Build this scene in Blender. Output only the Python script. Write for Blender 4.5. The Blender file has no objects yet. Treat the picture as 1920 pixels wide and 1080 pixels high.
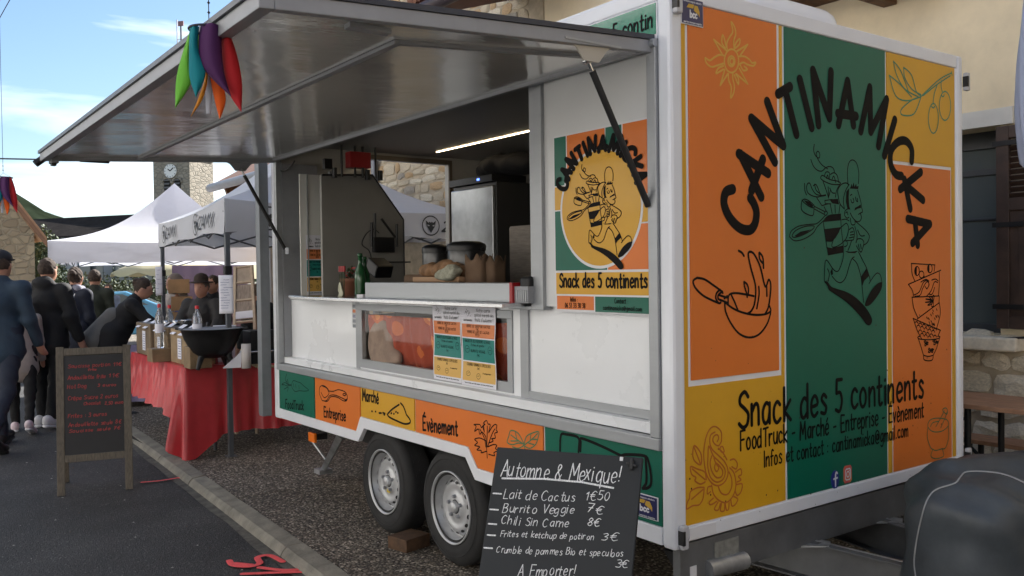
import bpy, bmesh, math, random
import numpy as np
from mathutils import Vector, Matrix
random.seed(7); rng=np.random.default_rng(7)
SC=bpy.context.scene; COL=SC.collection
# ------------------------------------------------------------------ camera, world, sun, exposure
F_PX,YAW,PITCH,ROLL=1654.0,.6303,-.0169,-.0134
CAM=np.array([-2.354,-2.240,1.5])
_fw=np.array([math.sin(YAW)*math.cos(PITCH),math.cos(YAW)*math.cos(PITCH),math.sin(PITCH)])
_r=np.array([math.cos(YAW),-math.sin(YAW),0]); _u=np.cross(_r,_fw)
_R=_r*math.cos(ROLL)+_u*math.sin(ROLL); _U=-_r*math.sin(ROLL)+_u*math.cos(ROLL)
cam=bpy.data.cameras.new('camera'); camo=bpy.data.objects.new('camera',cam); COL.objects.link(camo)
cam.sensor_width=36; cam.lens=F_PX*36/1920; cam.clip_end=2000; cam.clip_start=.05
mw=Matrix(((_R[0],_U[0],-_fw[0],CAM[0]),(_R[1],_U[1],-_fw[1],CAM[1]),(_R[2],_U[2],-_fw[2],CAM[2]),(0,0,0,1)))
camo.matrix_world=mw; SC.camera=camo
SUN_AZ,SUN_EL=68.,33.
w=bpy.data.worlds.new('World'); SC.world=w; w.use_nodes=True
nt=w.node_tree; nt.nodes.clear()
def N(t,nt_=None,**k):
    n=(nt_ or nt).nodes.new(t)
    for a,b in k.items(): setattr(n,a,b)
    return n
out=N('ShaderNodeOutputWorld'); bg=N('ShaderNodeBackground'); sky=N('ShaderNodeTexSky')
sky.sky_type='NISHITA'; sky.sun_disc=False; sky.sun_elevation=math.radians(SUN_EL); sky.sun_rotation=math.radians(SUN_AZ)
sky.dust_density=.6; sky.air_density=1.1; sky.ozone_density=4.0
tc=N('ShaderNodeTexCoord'); mp=N('ShaderNodeMapping'); mp.inputs['Scale'].default_value=(1.1,1.1,7.5); mp.inputs['Rotation'].default_value=(.10,.06,.4)
ns=N('ShaderNodeTexNoise'); ns.inputs['Scale'].default_value=2.1; ns.inputs['Detail'].default_value=7; ns.inputs['Roughness'].default_value=.52; ns.inputs['Distortion'].default_value=.5
cr=N('ShaderNodeValToRGB'); cr.color_ramp.elements[0].position=.47; cr.color_ramp.elements[1].position=.78
cr.color_ramp.elements[0].color=(0,0,0,1); cr.color_ramp.elements[1].color=(.85,.85,.85,1)
mx=N('ShaderNodeMix',data_type='RGBA'); mx.inputs[7].default_value=(11,11.2,11.4,1)
nt.links.new(tc.outputs['Generated'],mp.inputs[0]); nt.links.new(mp.outputs[0],ns.inputs['Vector'])
nt.links.new(ns.outputs[0],cr.inputs[0]); nt.links.new(cr.outputs[0],mx.inputs[0]); wb=N('ShaderNodeMix',data_type='RGBA',blend_type='MULTIPLY'); wb.inputs[0].default_value=1; wb.inputs[7].default_value=(1.0,1.0,1.0,1); nt.links.new(sky.outputs[0],wb.inputs[6]); nt.links.new(wb.outputs[2],mx.inputs[6])
nt.links.new(mx.outputs[2],bg.inputs[0]); bg.inputs[1].default_value=.05; nt.links.new(bg.outputs[0],out.inputs[0])
sl=bpy.data.lights.new('sun','SUN'); sl.energy=4.4; sl.angle=math.radians(.6); sl.color=(1,.955,.895)
so=bpy.data.objects.new('sun',sl); COL.objects.link(so)
az,el=math.radians(SUN_AZ),math.radians(SUN_EL)
SD=Vector((math.sin(az)*math.cos(el),math.cos(az)*math.cos(el),math.sin(el)))
so.rotation_euler=SD.to_track_quat('Z','Y').to_euler(); so.location=(14,6,12)
vs=SC.view_settings; vs.view_transform='Standard'; vs.look='None'; vs.gamma=1; vs.exposure=1.95
try: vs.use_curve_mapping=False
except Exception: pass
# ------------------------------------------------------------------ helpers: points measured on the planes of the place
def ray(px,py): return _fw+_R*(px-960)/F_PX-_U*(py-540)/F_PX
def on(ax,v,px,py):
    d=ray(px,py); t=(v-CAM[ax])/d[ax]; return Vector(CAM+t*d)
def dep(t,px,py): return Vector(CAM+t*ray(px,py))
def depth(p): return float((np.array(p)-CAM)@_fw)
def onp(p0,n,px,py):
    d=ray(px,py); n=np.array(n); t=((np.array(p0)-CAM)@n)/(d@n); return Vector(CAM+t*d)
# ------------------------------------------------------------------ materials
MATS={}
def mat(name,col,rough=.6,metal=0.,var=.0,vs_=8.,bump=0.,bs=60.,col2=None,spec=.5,emit=None,es=0,alpha=1,trans=0,coat=0,stretch=None,sub=0,musg=None):
    if name in MATS: return MATS[name]
    m=bpy.data.materials.new(name); m.use_nodes=True; t=m.node_tree; b=t.nodes['Principled BSDF']
    b.inputs['Base Color'].default_value=(*col,1); b.inputs['Roughness'].default_value=rough; b.inputs['Metallic'].default_value=metal
    b.inputs['Specular IOR Level'].default_value=spec; b.inputs['Coat Weight'].default_value=coat; b.inputs['Coat Roughness'].default_value=.08
    if trans: b.inputs['Transmission Weight'].default_value=trans
    if alpha<1: b.inputs['Alpha'].default_value=alpha
    if emit: b.inputs['Emission Color'].default_value=(*emit,1); b.inputs['Emission Strength'].default_value=es
    tcn=t.nodes.new('ShaderNodeTexCoord'); vec=tcn.outputs['Object']
    if stretch:
        mpn=t.nodes.new('ShaderNodeMapping'); mpn.inputs['Scale'].default_value=stretch; t.links.new(vec,mpn.inputs[0]); vec=mpn.outputs[0]
    if var or col2:
        n1=t.nodes.new('ShaderNodeTexNoise'); n1.inputs['Scale'].default_value=vs_; n1.inputs['Detail'].default_value=7; n1.inputs['Roughness'].default_value=.6
        t.links.new(vec,n1.inputs['Vector'])
        r=t.nodes.new('ShaderNodeValToRGB'); r.color_ramp.elements[0].position=.3; r.color_ramp.elements[1].position=.7
        a=[c*(1-var) for c in col]; c2=[min(1,c*(1+var)) for c in col] if not col2 else col2
        if col2: a=col
        r.color_ramp.elements[0].color=(*a,1); r.color_ramp.elements[1].color=(*c2,1)
        t.links.new(n1.outputs[0],r.inputs[0]); t.links.new(r.outputs[0],b.inputs['Base Color'])
        mr=t.nodes.new('ShaderNodeMapRange'); mr.inputs['To Min'].default_value=max(0,rough-.08); mr.inputs['To Max'].default_value=min(1,rough+.1)
        t.links.new(n1.outputs[0],mr.inputs[0]); t.links.new(mr.outputs[0],b.inputs['Roughness'])
    if bump:
        n2=t.nodes.new('ShaderNodeTexNoise'); n2.inputs['Scale'].default_value=bs; n2.inputs['Detail'].default_value=5
        t.links.new(vec,n2.inputs['Vector'])
        bp=t.nodes.new('ShaderNodeBump'); bp.inputs['Strength'].default_value=1; bp.inputs['Distance'].default_value=bump
        t.links.new(n2.outputs[0],bp.inputs['Height']); t.links.new(bp.outputs[0],b.inputs['Normal'])
    MATS[name]=m; return m
def nodes_of(m): return m.node_tree, m.node_tree.nodes['Principled BSDF']
WHITE=mat('white_gelcoat',(.76,.78,.82),.32,var=.04,vs_=3,coat=.3)
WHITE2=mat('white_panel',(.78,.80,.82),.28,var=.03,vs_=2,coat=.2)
ALU=mat('brushed_aluminium',(.36,.375,.39),.42,.55,var=.06,vs_=20,stretch=(1,.1,1))
ALUD=mat('dull_aluminium',(.30,.31,.33),.5,.4,var=.08,vs_=10)
STEEL=mat('stainless_steel',(.55,.56,.57),.22,.95,var=.05,vs_=30,stretch=(1,1,.1))
GALV=mat('galvanised_steel',(.46,.47,.48),.42,.8,var=.25,vs_=14,bump=.0006,bs=40)
CHROME=mat('bright_steel',(.7,.7,.7),.18,1.)
BLACK=mat('black_plastic',(.012,.012,.013),.4)
BLACKM=mat('matt_black_metal',(.015,.015,.016),.5,.2,var=.2)
RUBBER=mat('tyre_rubber',(.018,.018,.018),.8,var=.35,vs_=12,bump=.0008,bs=120)
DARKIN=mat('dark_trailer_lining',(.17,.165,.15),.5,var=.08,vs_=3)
ORANGE=mat('orange_vinyl',(.70,.175,.022),.34,var=.05,vs_=2.2,coat=.15,spec=.35)
GREEN=mat('green_vinyl',(.003,.125,.078),.34,var=.07,vs_=2,coat=.12,spec=.3)
YELLOW=mat('yellow_vinyl',(.66,.35,.018),.34,var=.05,vs_=2.4,coat=.15,spec=.35)
INK=mat('black_print',(.007,.006,.006),.6,spec=.12)
INKG=mat('green_print',(.02,.20,.12),.35)
INKY=mat('yellow_print',(.66,.36,.05),.35)
INKO=mat('rust_print',(.46,.13,.02),.35)
NAVY=mat('navy_enamel',(.012,.012,.09),.3,coat=.5)
PALE=mat('pale_print',(.7,.7,.72),.5)
def thinglass(name,tint=(1,1,1),refl=.12):
    m=bpy.data.materials.new(name); m.use_nodes=True; t=m.node_tree; t.nodes.clear()
    o=t.nodes.new('ShaderNodeOutputMaterial'); a=t.nodes.new('ShaderNodeBsdfTransparent'); a.inputs[0].default_value=(*tint,1); g_=t.nodes.new('ShaderNodeBsdfGlossy'); g_.inputs['Roughness'].default_value=.03
    f=t.nodes.new('ShaderNodeLayerWeight'); f.inputs[0].default_value=.5; pw=t.nodes.new('ShaderNodeMath'); pw.operation='POWER'; pw.inputs[1].default_value=4.5; mr=t.nodes.new('ShaderNodeMath'); mr.operation='MULTIPLY_ADD'; mr.inputs[1].default_value=.32; mr.inputs[2].default_value=.02; x=t.nodes.new('ShaderNodeMixShader')
    t.links.new(f.outputs['Facing'],pw.inputs[0]); t.links.new(pw.outputs[0],mr.inputs[0]); t.links.new(mr.outputs[0],x.inputs[0]); t.links.new(a.outputs[0],x.inputs[1]); t.links.new(g_.outputs[0],x.inputs[2]); t.links.new(x.outputs[0],o.inputs[0]); return m
PAPER=mat('white_paper',(.74,.74,.80),.7,var=.03,vs_=6)
GLASS=mat('window_glass',(.9,.95,.95),.04,trans=1,spec=.5)
TEAL=mat('teal_print',(.01,.22,.19),.5); OPR=mat('orange_print',(.70,.22,.07),.5); YPR=mat('yellow_paper_print',(.70,.42,.10),.5)
CHALK=mat('white_chalk',(.72,.74,.76),.9,var=.45,vs_=260)
CHALKR=mat('red_chalk',(.36,.05,.05),.9,var=.4,vs_=200)
SLATE=mat('slate_black_board',(.017,.020,.023),.7,var=.25,vs_=5,bump=.0002,bs=200)
SLATE2=mat('black_board_paint',(.012,.012,.014),.5,var=.3,vs_=6)
GREYWOOD=mat('weathered_grey_wood',(.13,.11,.085),.8,var=.3,vs_=14,bump=.001,bs=90,stretch=(8,8,1))
WOOD=mat('brown_table_wood',(.40,.22,.13),.6,var=.35,vs_=9,stretch=(6,1,1),bump=.0008,bs=60)
DWOOD=mat('dark_brown_shutter_paint',(.060,.036,.026),.55,var=.35,vs_=9,bump=.0007,bs=60)
# ------------------------------------------------------------------ mesh builder
class MB:
    def __init__(s): s.v=[]; s.f=[]; s.m=[]; s.smooth=[]
    def add(s,vs,fs,mi=0,sm=False):
        o=len(s.v); s.v+= [tuple(p) for p in vs]; s.f+=[tuple(i+o for i in f) for f in fs]; s.m+=[mi]*len(fs); s.smooth+=[sm]*len(fs); return s
    def box(s,a,b,mi=0):
        x0,x1=sorted((a[0],b[0]));y0,y1=sorted((a[1],b[1]));z0,z1=sorted((a[2],b[2]))
        return s.add([(x0,y0,z0),(x1,y0,z0),(x1,y1,z0),(x0,y1,z0),(x0,y0,z1),(x1,y0,z1),(x1,y1,z1),(x0,y1,z1)],
          [(0,3,2,1),(4,5,6,7),(0,1,5,4),(1,2,6,5),(2,3,7,6),(3,0,4,7)],mi)
    def obox(s,c,ax,ay,az_,mi=0):   # centre + half axis vectors
        c=Vector(c);ax,ay,az_=Vector(ax),Vector(ay),Vector(az_)
        P=[c+ax*i+ay*j+az_*k for k in(-1,1) for i,j in((-1,-1),(1,-1),(1,1),(-1,1))]
        return s.add(P,[(0,3,2,1),(4,5,6,7),(0,1,5,4),(1,2,6,5),(2,3,7,6),(3,0,4,7)],mi)
    def prism(s,poly,d,mi=0):       # poly: 3d points, extruded by d
        n=len(poly);d=Vector(d);P=[Vector(p) for p in poly]+[Vector(p)+d for p in poly]
        nrm=Vector((0,0,0))
        for i in range(n): nrm+=Vector(poly[i]).cross(Vector(poly[(i+1)%n]))
        fl=nrm.dot(d)>0
        fs=[tuple(range(n))[::-1] if fl else tuple(range(n)), tuple(range(n,2*n)) if fl else tuple(range(n,2*n))[::-1]]
        for i in range(n):
            j=(i+1)%n; fs.append((i,j,n+j,n+i) if fl else (j,i,n+i,n+j))
        return s.add(P,fs,mi)
    def tube(s,path,r,n=8,mi=0,cap=True,closed=False,sm=True):
        P=[Vector(p) for p in path];R=r if hasattr(r,'__len__') else [r]*len(P);V=[];Fs=[]
        up=None
        for i,p in enumerate(P):
            a=P[i-1] if (i>0 or closed) else p; b=P[(i+1)%len(P)] if (i<len(P)-1 or closed) else p
            t=(b-a).normalized()
            if up is None or abs(up.dot(t))>.99: up=Vector((0,0,1)) if abs(t.z)<.9 else Vector((1,0,0))
            u_=t.cross(up).normalized(); w_=u_.cross(t).normalized(); up=w_
            for k in range(n):
                an=2*math.pi*k/n; V.append(p+(u_*math.cos(an)+w_*math.sin(an))*R[i])
        L=len(P)
        for i in range(L if closed else L-1):
            for k in range(n):
                a=i*n+k;b=i*n+(k+1)%n;c=((i+1)%L)*n+(k+1)%n;d=((i+1)%L)*n+k; Fs.append((a,b,c,d))
        s.add(V,Fs,mi,sm)
        if cap and not closed:
            s.add(V[:n],[tuple(range(n))[::-1]],mi); s.add(V[-n:],[tuple(range(n))],mi)
        return s
    def lathe(s,prof,c,axis='z',n=32,mi=0,sm=True):  # prof: (radius, along)
        V=[];c=Vector(c)
        ex={'z':(Vector((1,0,0)),Vector((0,1,0)),Vector((0,0,1))),'x':(Vector((0,1,0)),Vector((0,0,1)),Vector((1,0,0)))}[axis]
        for r,h in prof:
            for k in range(n):
                a=2*math.pi*k/n; V.append(c+ex[0]*r*math.cos(a)+ex[1]*r*math.sin(a)+ex[2]*h)
        Fs=[]
        for i in range(len(prof)-1):
            for k in range(n): Fs.append((i*n+k,i*n+(k+1)%n,(i+1)*n+(k+1)%n,(i+1)*n+k))
        return s.add(V,Fs,mi,sm)
    def grid(s,fn,nu,nv,mi=0,sm=True,two=0):
        V=[fn(i/nu,j/nv) for j in range(nv+1) for i in range(nu+1)]
        Fs=[(j*(nu+1)+i,j*(nu+1)+i+1,(j+1)*(nu+1)+i+1,(j+1)*(nu+1)+i) for j in range(nv) for i in range(nu)]
        return s.add(V,Fs,mi,sm)
    def build(s,name,mats,parent=None,bevel=0,solid=0,**pr):
        me=bpy.data.meshes.new(name); me.from_pydata([tuple(p) for p in s.v],[],s.f)
        if not isinstance(mats,(list,tuple)): mats=[mats]
        for m in mats: me.materials.append(m)
        me.polygons.foreach_set('material_index',s.m); me.polygons.foreach_set('use_smooth',s.smooth); me.update()
        o=bpy.data.objects.new(name,me); COL.objects.link(o)
        if parent is not None: setpar(o,parent)
        if bevel:
            b=o.modifiers.new('bevel','BEVEL'); b.width=bevel; b.segments=2; b.limit_method='ANGLE'; b.angle_limit=math.radians(40)
        if solid:
            b=o.modifiers.new('thickness','SOLIDIFY'); b.thickness=solid; b.offset=0
        for k,v in pr.items(): o[k]=v
        return o
BASES={}
def base_of(p):
    l=Vector((0,0,0))
    while p is not None: l+=p.location; p=p.parent
    return l
def setpar(o,p):
    o.parent=p; o.location=-base_of(p)
def thing(name,label,cat,loc,group=None):
    o=bpy.data.objects.new(name,None); o.empty_display_size=.1; COL.objects.link(o); o.location=loc
    return tag(o,label,cat,group)
def tag(o,label,cat,group=None):
    o['label']=label; o['category']=cat
    if group: o['group']=group
    return o
def struct(o): o['kind']='structure'; return o
def copy_tree(o,parent=None):
    c=o.copy(); COL.objects.link(c); c.parent=parent
    for ch in list(o.children): copy_tree(ch,c)
    return c
def cyl(name,a,b,r,m,parent,n=16,**k): return MB().tube([a,b],r,n).build(name,m,parent,**k)
# ------------------------------------------------------------------ strokes (lettering and line art)
def smooth(pts,k=5):
    if len(pts)<3: return pts
    out=[]
    P=[pts[0]]+list(pts)+[pts[-1]]
    closed=(abs(pts[0][0]-pts[-1][0])+abs(pts[0][1]-pts[-1][1]))<1e-6
    if closed: P[0]=pts[-2]; P[-1]=pts[1]
    for i in range(1,len(P)-2):
        a,b,c,d=P[i-1],P[i],P[i+1],P[i+2]
        for j in range(k):
            t=j/k
            out.append(tuple(.5*((2*b[q])+(-a[q]+c[q])*t+(2*a[q]-5*b[q]+4*c[q]-d[q])*t*t+(-a[q]+3*b[q]-3*c[q]+d[q])*t**3) for q in(0,1)))
    out.append(tuple(pts[-1])); return out
def parse(s,k=5):
    res=[]
    for st in s.split('|'):
        st=st.strip()
        if not st: continue
        straight=st[0]=='/'
        if straight: st=st[1:]
        p=[tuple(float(q) for q in a.split(',')) for a in st.split()]
        res.append(p if straight else smooth(p,k))
    return res
def ell(cx,cy,rx,ry,n=20): return [(cx+rx*math.cos(2*math.pi*i/n),cy+ry*math.sin(2*math.pi*i/n)) for i in range(n+1)]
def ribbon(mb,pts,nrm,wd,lift=0.,mi=0,h=.0004,taper=False):
    P=[Vector(p) for p in pts]; Q=[P[0]]
    for p in P[1:]:
        if (p-Q[-1]).length>wd*.12: Q.append(p)
    for i in range(1,len(Q)-1):
        a_=(Q[i]-Q[i-1]).normalized(); b_=(Q[i+1]-Q[i]).normalized()
        if a_.dot(b_)<.62:
            ribbon(mb,Q[:i+1],nrm,wd,lift,mi,h,taper); ribbon(mb,Q[i:],nrm,wd,lift+.00003,mi,h,taper); return
    if len(Q)<2: Q=[P[0],P[0]+Vector((1e-3,0,1e-3))*max(wd*100,1)*.3]
    n=Vector(nrm); L=len(Q); V=[]; 
    for i,p in enumerate(Q):
        t=(Q[min(i+1,L-1)]-Q[max(i-1,0)]).normalized(); s_=n.cross(t).normalized()*wd*.5
        if taper: s_=s_*(.55+.45*math.sin(math.pi*min(1,max(0,(i+.7)/(L+.4)))))
        V+= [p+s_+n*lift,p+n*(lift+h),p-s_+n*lift]
    Fs=[]
    for i in range(L-1):
        a=i*3; Fs+=[(a+3,a,a+1,a+4),(a+4,a+1,a+2,a+5)]
    mb.add(V,Fs,mi,True)
    for e,dirn in((0,-1),(L-1,1)):
        t=(Q[1]-Q[0]) if e==0 else (Q[-1]-Q[-2]); t=t.normalized()*dirn; s_=n.cross(t).normalized(); w2=(V[e*3]-V[e*3+2]).length*.5
        c=Q[e]; ring=[c+n*lift+s_*w2*math.cos(a)+t*w2*math.sin(a) for a in [math.pi*q/6 for q in range(7)]]
        mb.add([c+n*(lift+h)]+ring,[(0,q+2,q+1) for q in range(6)],mi,True)
def strokes(mb,S,fn,nrm,wd,lift=.001,mi=0,taper=False,h=.0004):
    for i,st in enumerate(S): ribbon(mb,[fn(*p) for p in st],nrm,wd,lift+(i%7)*.00004,mi,h,taper)
def fillpoly(mb,pts,fn,nrm,lift=.0008,mi=0):
    P=[fn(*p)+Vector(nrm)*lift for p in pts]
    from mathutils.geometry import tessellate_polygon
    T=tessellate_polygon([P]); n=Vector(nrm); Fs=[]
    for a,b,c in T:
        if (P[b]-P[a]).cross(P[c]-P[a]).dot(n)<0: a,c=c,a
        Fs.append((a,b,c))
    mb.add(P,Fs,mi)
G={}
def g(ch,adv,s): G[ch]=(adv,s)
g(' ',.32,'')
g('A',.62,'/0,0 .28,1 .56,0|/.1,.33 .48,.35');g('B',.56,'/0,0 0,1|0,1 .32,.98 .38,.78 .25,.57 0,.54|0,.54 .36,.5 .45,.25 .3,.03 0,0')
g('C',.58,'.5,.85 .3,1 .08,.8 0,.5 .08,.15 .3,0 .52,.15');g('D',.6,'/0,0 0,1|0,1 .35,.92 .5,.5 .35,.06 0,0')
g('E',.54,'/.45,.98 0,1 0,0 .45,.02|/0,.52 .36,.54');g('F',.52,'/.48,1 0,.98 0,0|/0,.52 .36,.54')
g('G',.62,'.5,.85 .3,1 .05,.75 0,.45 .1,.08 .35,0 .52,.2 .52,.45|/.3,.45 .56,.45');g('H',.62,'/0,0 0,1|/.5,0 .5,1|/0,.5 .5,.5')
g('I',.2,'/0.05,0 .05,1');g('J',.45,'.35,1 .35,.2 .2,0 0,.15');g('K',.56,'/0,0 0,1|/.45,1 .02,.45 .5,0');g('L',.5,'/0,1 0,0 .42,.02')
g('M',.78,'/0,0 .08,1 .35,.3 .62,1 .7,0');g('N',.64,'/0,0 .02,1 .5,0 .54,1');g('O',.66,'.3,1 .05,.75 0,.45 .12,.05 .35,0 .56,.3 .55,.7 .3,1')
g('P',.54,'/0,0 0,1|0,1 .35,.97 .46,.75 .3,.5 0,.46');g('Q',.68,'.3,1 .05,.75 0,.45 .12,.05 .35,0 .56,.3 .55,.7 .3,1|/.35,.25 .6,-.08')
g('R',.56,'/0,0 0,1|0,1 .35,.97 .42,.75 .3,.55 0,.5|/.2,.5 .5,0');g('S',.56,'.48,.85 .3,1 .08,.88 .06,.68 .3,.52 .48,.35 .42,.08 .2,0 0,.12')
g('T',.58,'/0,.96 .55,1|/.28,.98 .26,0');g('U',.62,'0,1 0,.3 .2,0 .42,.1 .52,.4 .54,1');g('V',.58,'/0,1 .25,0 .52,1');g('W',.82,'/0,1 .18,0 .38,.7 .58,0 .76,1')
g('X',.56,'/0,0 .5,1|/.02,1 .48,0');g('Y',.55,'/0,1 .25,.5 .5,1|/.25,.5 .22,0');g('Z',.55,'/.02,1 .5,.98 0,.02 .5,.02')
g('a',.5,'.38,.55 .2,.62 .03,.42 .02,.15 .15,0 .32,.1 .4,.35|/.4,.6 .4,.0');g('b',.5,'/0,1 0,0|0,.4 .2,.6 .38,.45 .38,.15 .2,0 0,.1')
g('c',.44,'.36,.52 .2,.62 .03,.45 .02,.15 .18,0 .38,.1');g('d',.5,'.38,.5 .2,.6 .02,.4 .03,.1 .18,0 .38,.15|/.4,1 .4,0')
g('e',.48,'.03,.3 .38,.36 .34,.56 .18,.62 .03,.45 .02,.15 .18,0 .38,.1');g('f',.34,'.34,.93 .2,1 .12,.8 .11,0|/0,.58 .3,.6')
g('g',.5,'.38,.52 .2,.62 .02,.4 .05,.12 .2,.05 .38,.25|.4,.6 .4,-.15 .2,-.32 .02,-.22');g('h',.5,'/0,1 0,0|0,.35 .2,.6 .36,.5 .38,0')
g('i',.18,'/.05,.6 .05,0|/.05,.82 .055,.84');g('j',.24,'.12,.6 .12,-.15 0,-.3|/.12,.82 .125,.84');g('k',.46,'/0,1 0,0|/.36,.6 .02,.28 .38,0')
g('l',.17,'/.05,1 .05,0');g('m',.74,'/0,.6 0,0|0,.35 .16,.6 .28,.5 .3,0|.3,.35 .46,.6 .6,.5 .62,0');g('n',.5,'/0,.6 0,0|0,.35 .2,.6 .36,.5 .38,0')
g('o',.5,'.2,.62 .02,.42 .04,.12 .2,0 .38,.15 .38,.45 .2,.62');g('p',.5,'/0,.6 0,-.32|0,.4 .2,.62 .38,.45 .36,.12 .2,0 0,.12');g('q',.5,'.38,.5 .2,.62 .02,.4 .04,.1 .2,.02 .38,.2|/.4,.6 .4,-.32')
g('r',.36,'/0,.6 .02,0|.02,.35 .15,.58 .32,.58');g('s',.42,'.34,.52 .18,.62 .05,.48 .2,.33 .34,.2 .25,.02 .02,.06');g('t',.36,'.14,.92 .12,.15 .2,0 .32,.06|/0,.6 .3,.62')
g('u',.5,'.02,.6 .02,.2 .15,0 .32,.1 .38,.3|/.4,.6 .4,0');g('v',.46,'/0,.6 .18,0 .38,.6');g('w',.64,'/0,.6 .14,0 .3,.45 .44,0 .56,.6')
g('x',.44,'/0,0 .36,.6|/.02,.6 .36,0');g('y',.46,'/0,.6 .2,.05|/.4,.6 .08,-.3');g('z',.44,'/.02,.58 .36,.58 0,.02 .38,.02')
g('0',.5,'.2,1 .02,.7 .03,.25 .2,0 .38,.3 .38,.75 .2,1');g('1',.34,'/0,.75 .18,1 .18,0');g('2',.5,'.02,.8 .2,1 .38,.8 .25,.45 0,.02|/0,.02 .42,.02')
g('3',.5,'.02,.9 .25,1 .38,.78 .15,.54|.15,.54 .4,.4 .3,.05 0,.06');g('4',.5,'/.3,0 .3,1 0,.32 .42,.32');g('5',.5,'/.4,1 .08,1 .05,.58|.05,.58 .3,.58 .4,.3 .25,0 0,.06')
g('6',.5,'.35,.95 .1,.7 .02,.3 .2,0 .38,.2 .3,.48 .05,.4');g('7',.48,'/0,1 .4,1 .12,0|/.08,.5 .36,.5');g('8',.5,'.2,.52 .04,.75 .2,1 .36,.78 .2,.52 .02,.25 .2,0 .4,.25 .2,.52');g('9',.5,'.36,.6 .1,.55 .05,.85 .25,1 .38,.75 .35,.3 .15,0')
g('!',.22,'/.08,1 .06,.3|/.06,.03 .065,.05');g('.',.2,'/.05,.02 .055,.04');g(',',.2,'/.08,.05 .02,-.12');g(':',.22,'/.05,.1 .055,.12|/.05,.5 .055,.52');g('-',.44,'/.04,.38 .34,.4')
g("'",.18,'/.05,1 .03,.8');g('@',.8,'.5,.6 .3,.6 .22,.35 .35,.2 .5,.35 .52,.6 .55,.25 .7,.4 .6,.8 .3,.9 .05,.6 .05,.2 .3,-.05 .6,.0')
g('&',.62,'.5,0 .12,.65 .2,.95 .38,.8 .05,.35 .05,.08 .28,0 .5,.35');g('€',.6,'.5,.9 .3,1 .12,.7 .1,.3 .25,0 .5,.1|/0,.6 .36,.62|/0,.42 .34,.44')
for a,b in(('é','e'),('è','e'),('ê','e'),('à','a')):
    ac={'é':'/.16,.75 .28,.92','è':'/.28,.75 .14,.92','ê':'/.1,.75 .2,.9 .32,.75','à':'/.28,.75 .14,.92'}[a]; G[a]=(G[b][0],G[b][1]+'|'+ac)
G['É']=(G['E'][0],G['E'][1]+'|/.16,1.1 .3,1.25')
def text(s,jit=.0,sp=.12,slant=0.):
    """single-stroke writing: returns strokes in cap-height units and the width"""
    x=0;S=[]
    for ch in s:
        adv,st=G.get(ch,G['-']); dx=random.uniform(-1,1)*jit; dy=random.uniform(-1,1)*jit; sc=1+random.uniform(-1,1)*jit
        for q in parse(st,4): S.append([(x+(a*sc)+dx+b*slant,b*sc+dy) for a,b in q])
        x+=adv+sp
    return S,x-sp
def write(mb,s,a,b,hgt,nrm,wd,up=None,mi=0,jit=.02,lift=.001,slant=0.,taper=False,clip=None):
    """writing from baseline point a to baseline point b on a plane with the given normal"""
    S,w_=text(s,jit,slant=slant); a,b=Vector(a),Vector(b); ex=(b-a)/max(w_,.01); n=Vector(nrm)
    eu=Vector(up) if up is not None else n.cross((b-a).normalized()).normalized()
    strokes(mb,S,lambda u,v:a+ex*u+eu*(v*hgt),nrm,wd,lift,mi,taper)
# ------------------------------------------------------------------ blended bodies (distance fields meshed by surface nets)
def caps(a,b,ra,rb,sq=None): return ('c',np.array(a,float),np.array(b,float),ra,rb,sq)
def elli(c,r,rot=None): return ('e',np.array(c,float),np.array(r,float),rot)
def rbox(c,h,r,rot=None): return ('b',np.array(c,float),np.array(h,float),r,rot)
def sdf(pr,X):
    if pr[0]=='c':
        _,a,b,ra,rb,sq=pr; ab=b-a; L=ab@ab+1e-9
        if sq is not None:
            s=np.array(sq); Xs=(X-a)*s; abs_=ab*s; t=np.clip((Xs@abs_)/(abs_@abs_+1e-9),0,1); d=Xs-t[...,None]*abs_
        else:
            d0=X-a; t=np.clip((d0@ab)/L,0,1); d=d0-t[...,None]*ab
        return np.sqrt((d*d).sum(-1))-(ra+(rb-ra)*t)
    if pr[0]=='e':
        _,c,r,rot=pr; d=X-c
        if rot is not None: d=d@np.array(rot)
        k=np.sqrt(((d/r)**2).sum(-1)); k2=np.sqrt(((d/r**2)**2).sum(-1))+1e-9; return k*(k-1)/k2
    _,c,h,r,rot=pr; d=X-c
    if rot is not None: d=d@np.array(rot)
    q=np.abs(d)-h+r; return np.sqrt((np.maximum(q,0)**2).sum(-1))+np.minimum(q.max(-1),0)-r
def field(prs,X,k=.04):
    D=None
    for p in prs:
        d=sdf(p,X)
        if D is None: D=d
        else:
            hh=np.clip(.5+.5*(D-d)/k,0,1); D=D*(1-hh)+d*hh-k*hh*(1-hh)
    return D
def pbounds(prs,m):
    lo=np.full(3,1e9);hi=-lo
    for p in prs:
        if p[0]=='c':
            r=max(p[3],p[4])*(1/min(p[5]) if p[5] is not None else 1); lo=np.minimum(lo,np.minimum(p[1],p[2])-r); hi=np.maximum(hi,np.maximum(p[1],p[2])+r)
        else:
            r=np.linalg.norm(p[2]) if (p[3] if p[0]=='e' else p[4]) is not None else p[2]; lo=np.minimum(lo,p[1]-r);hi=np.maximum(hi,p[1]+r)
    return lo-m,hi+m
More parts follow.
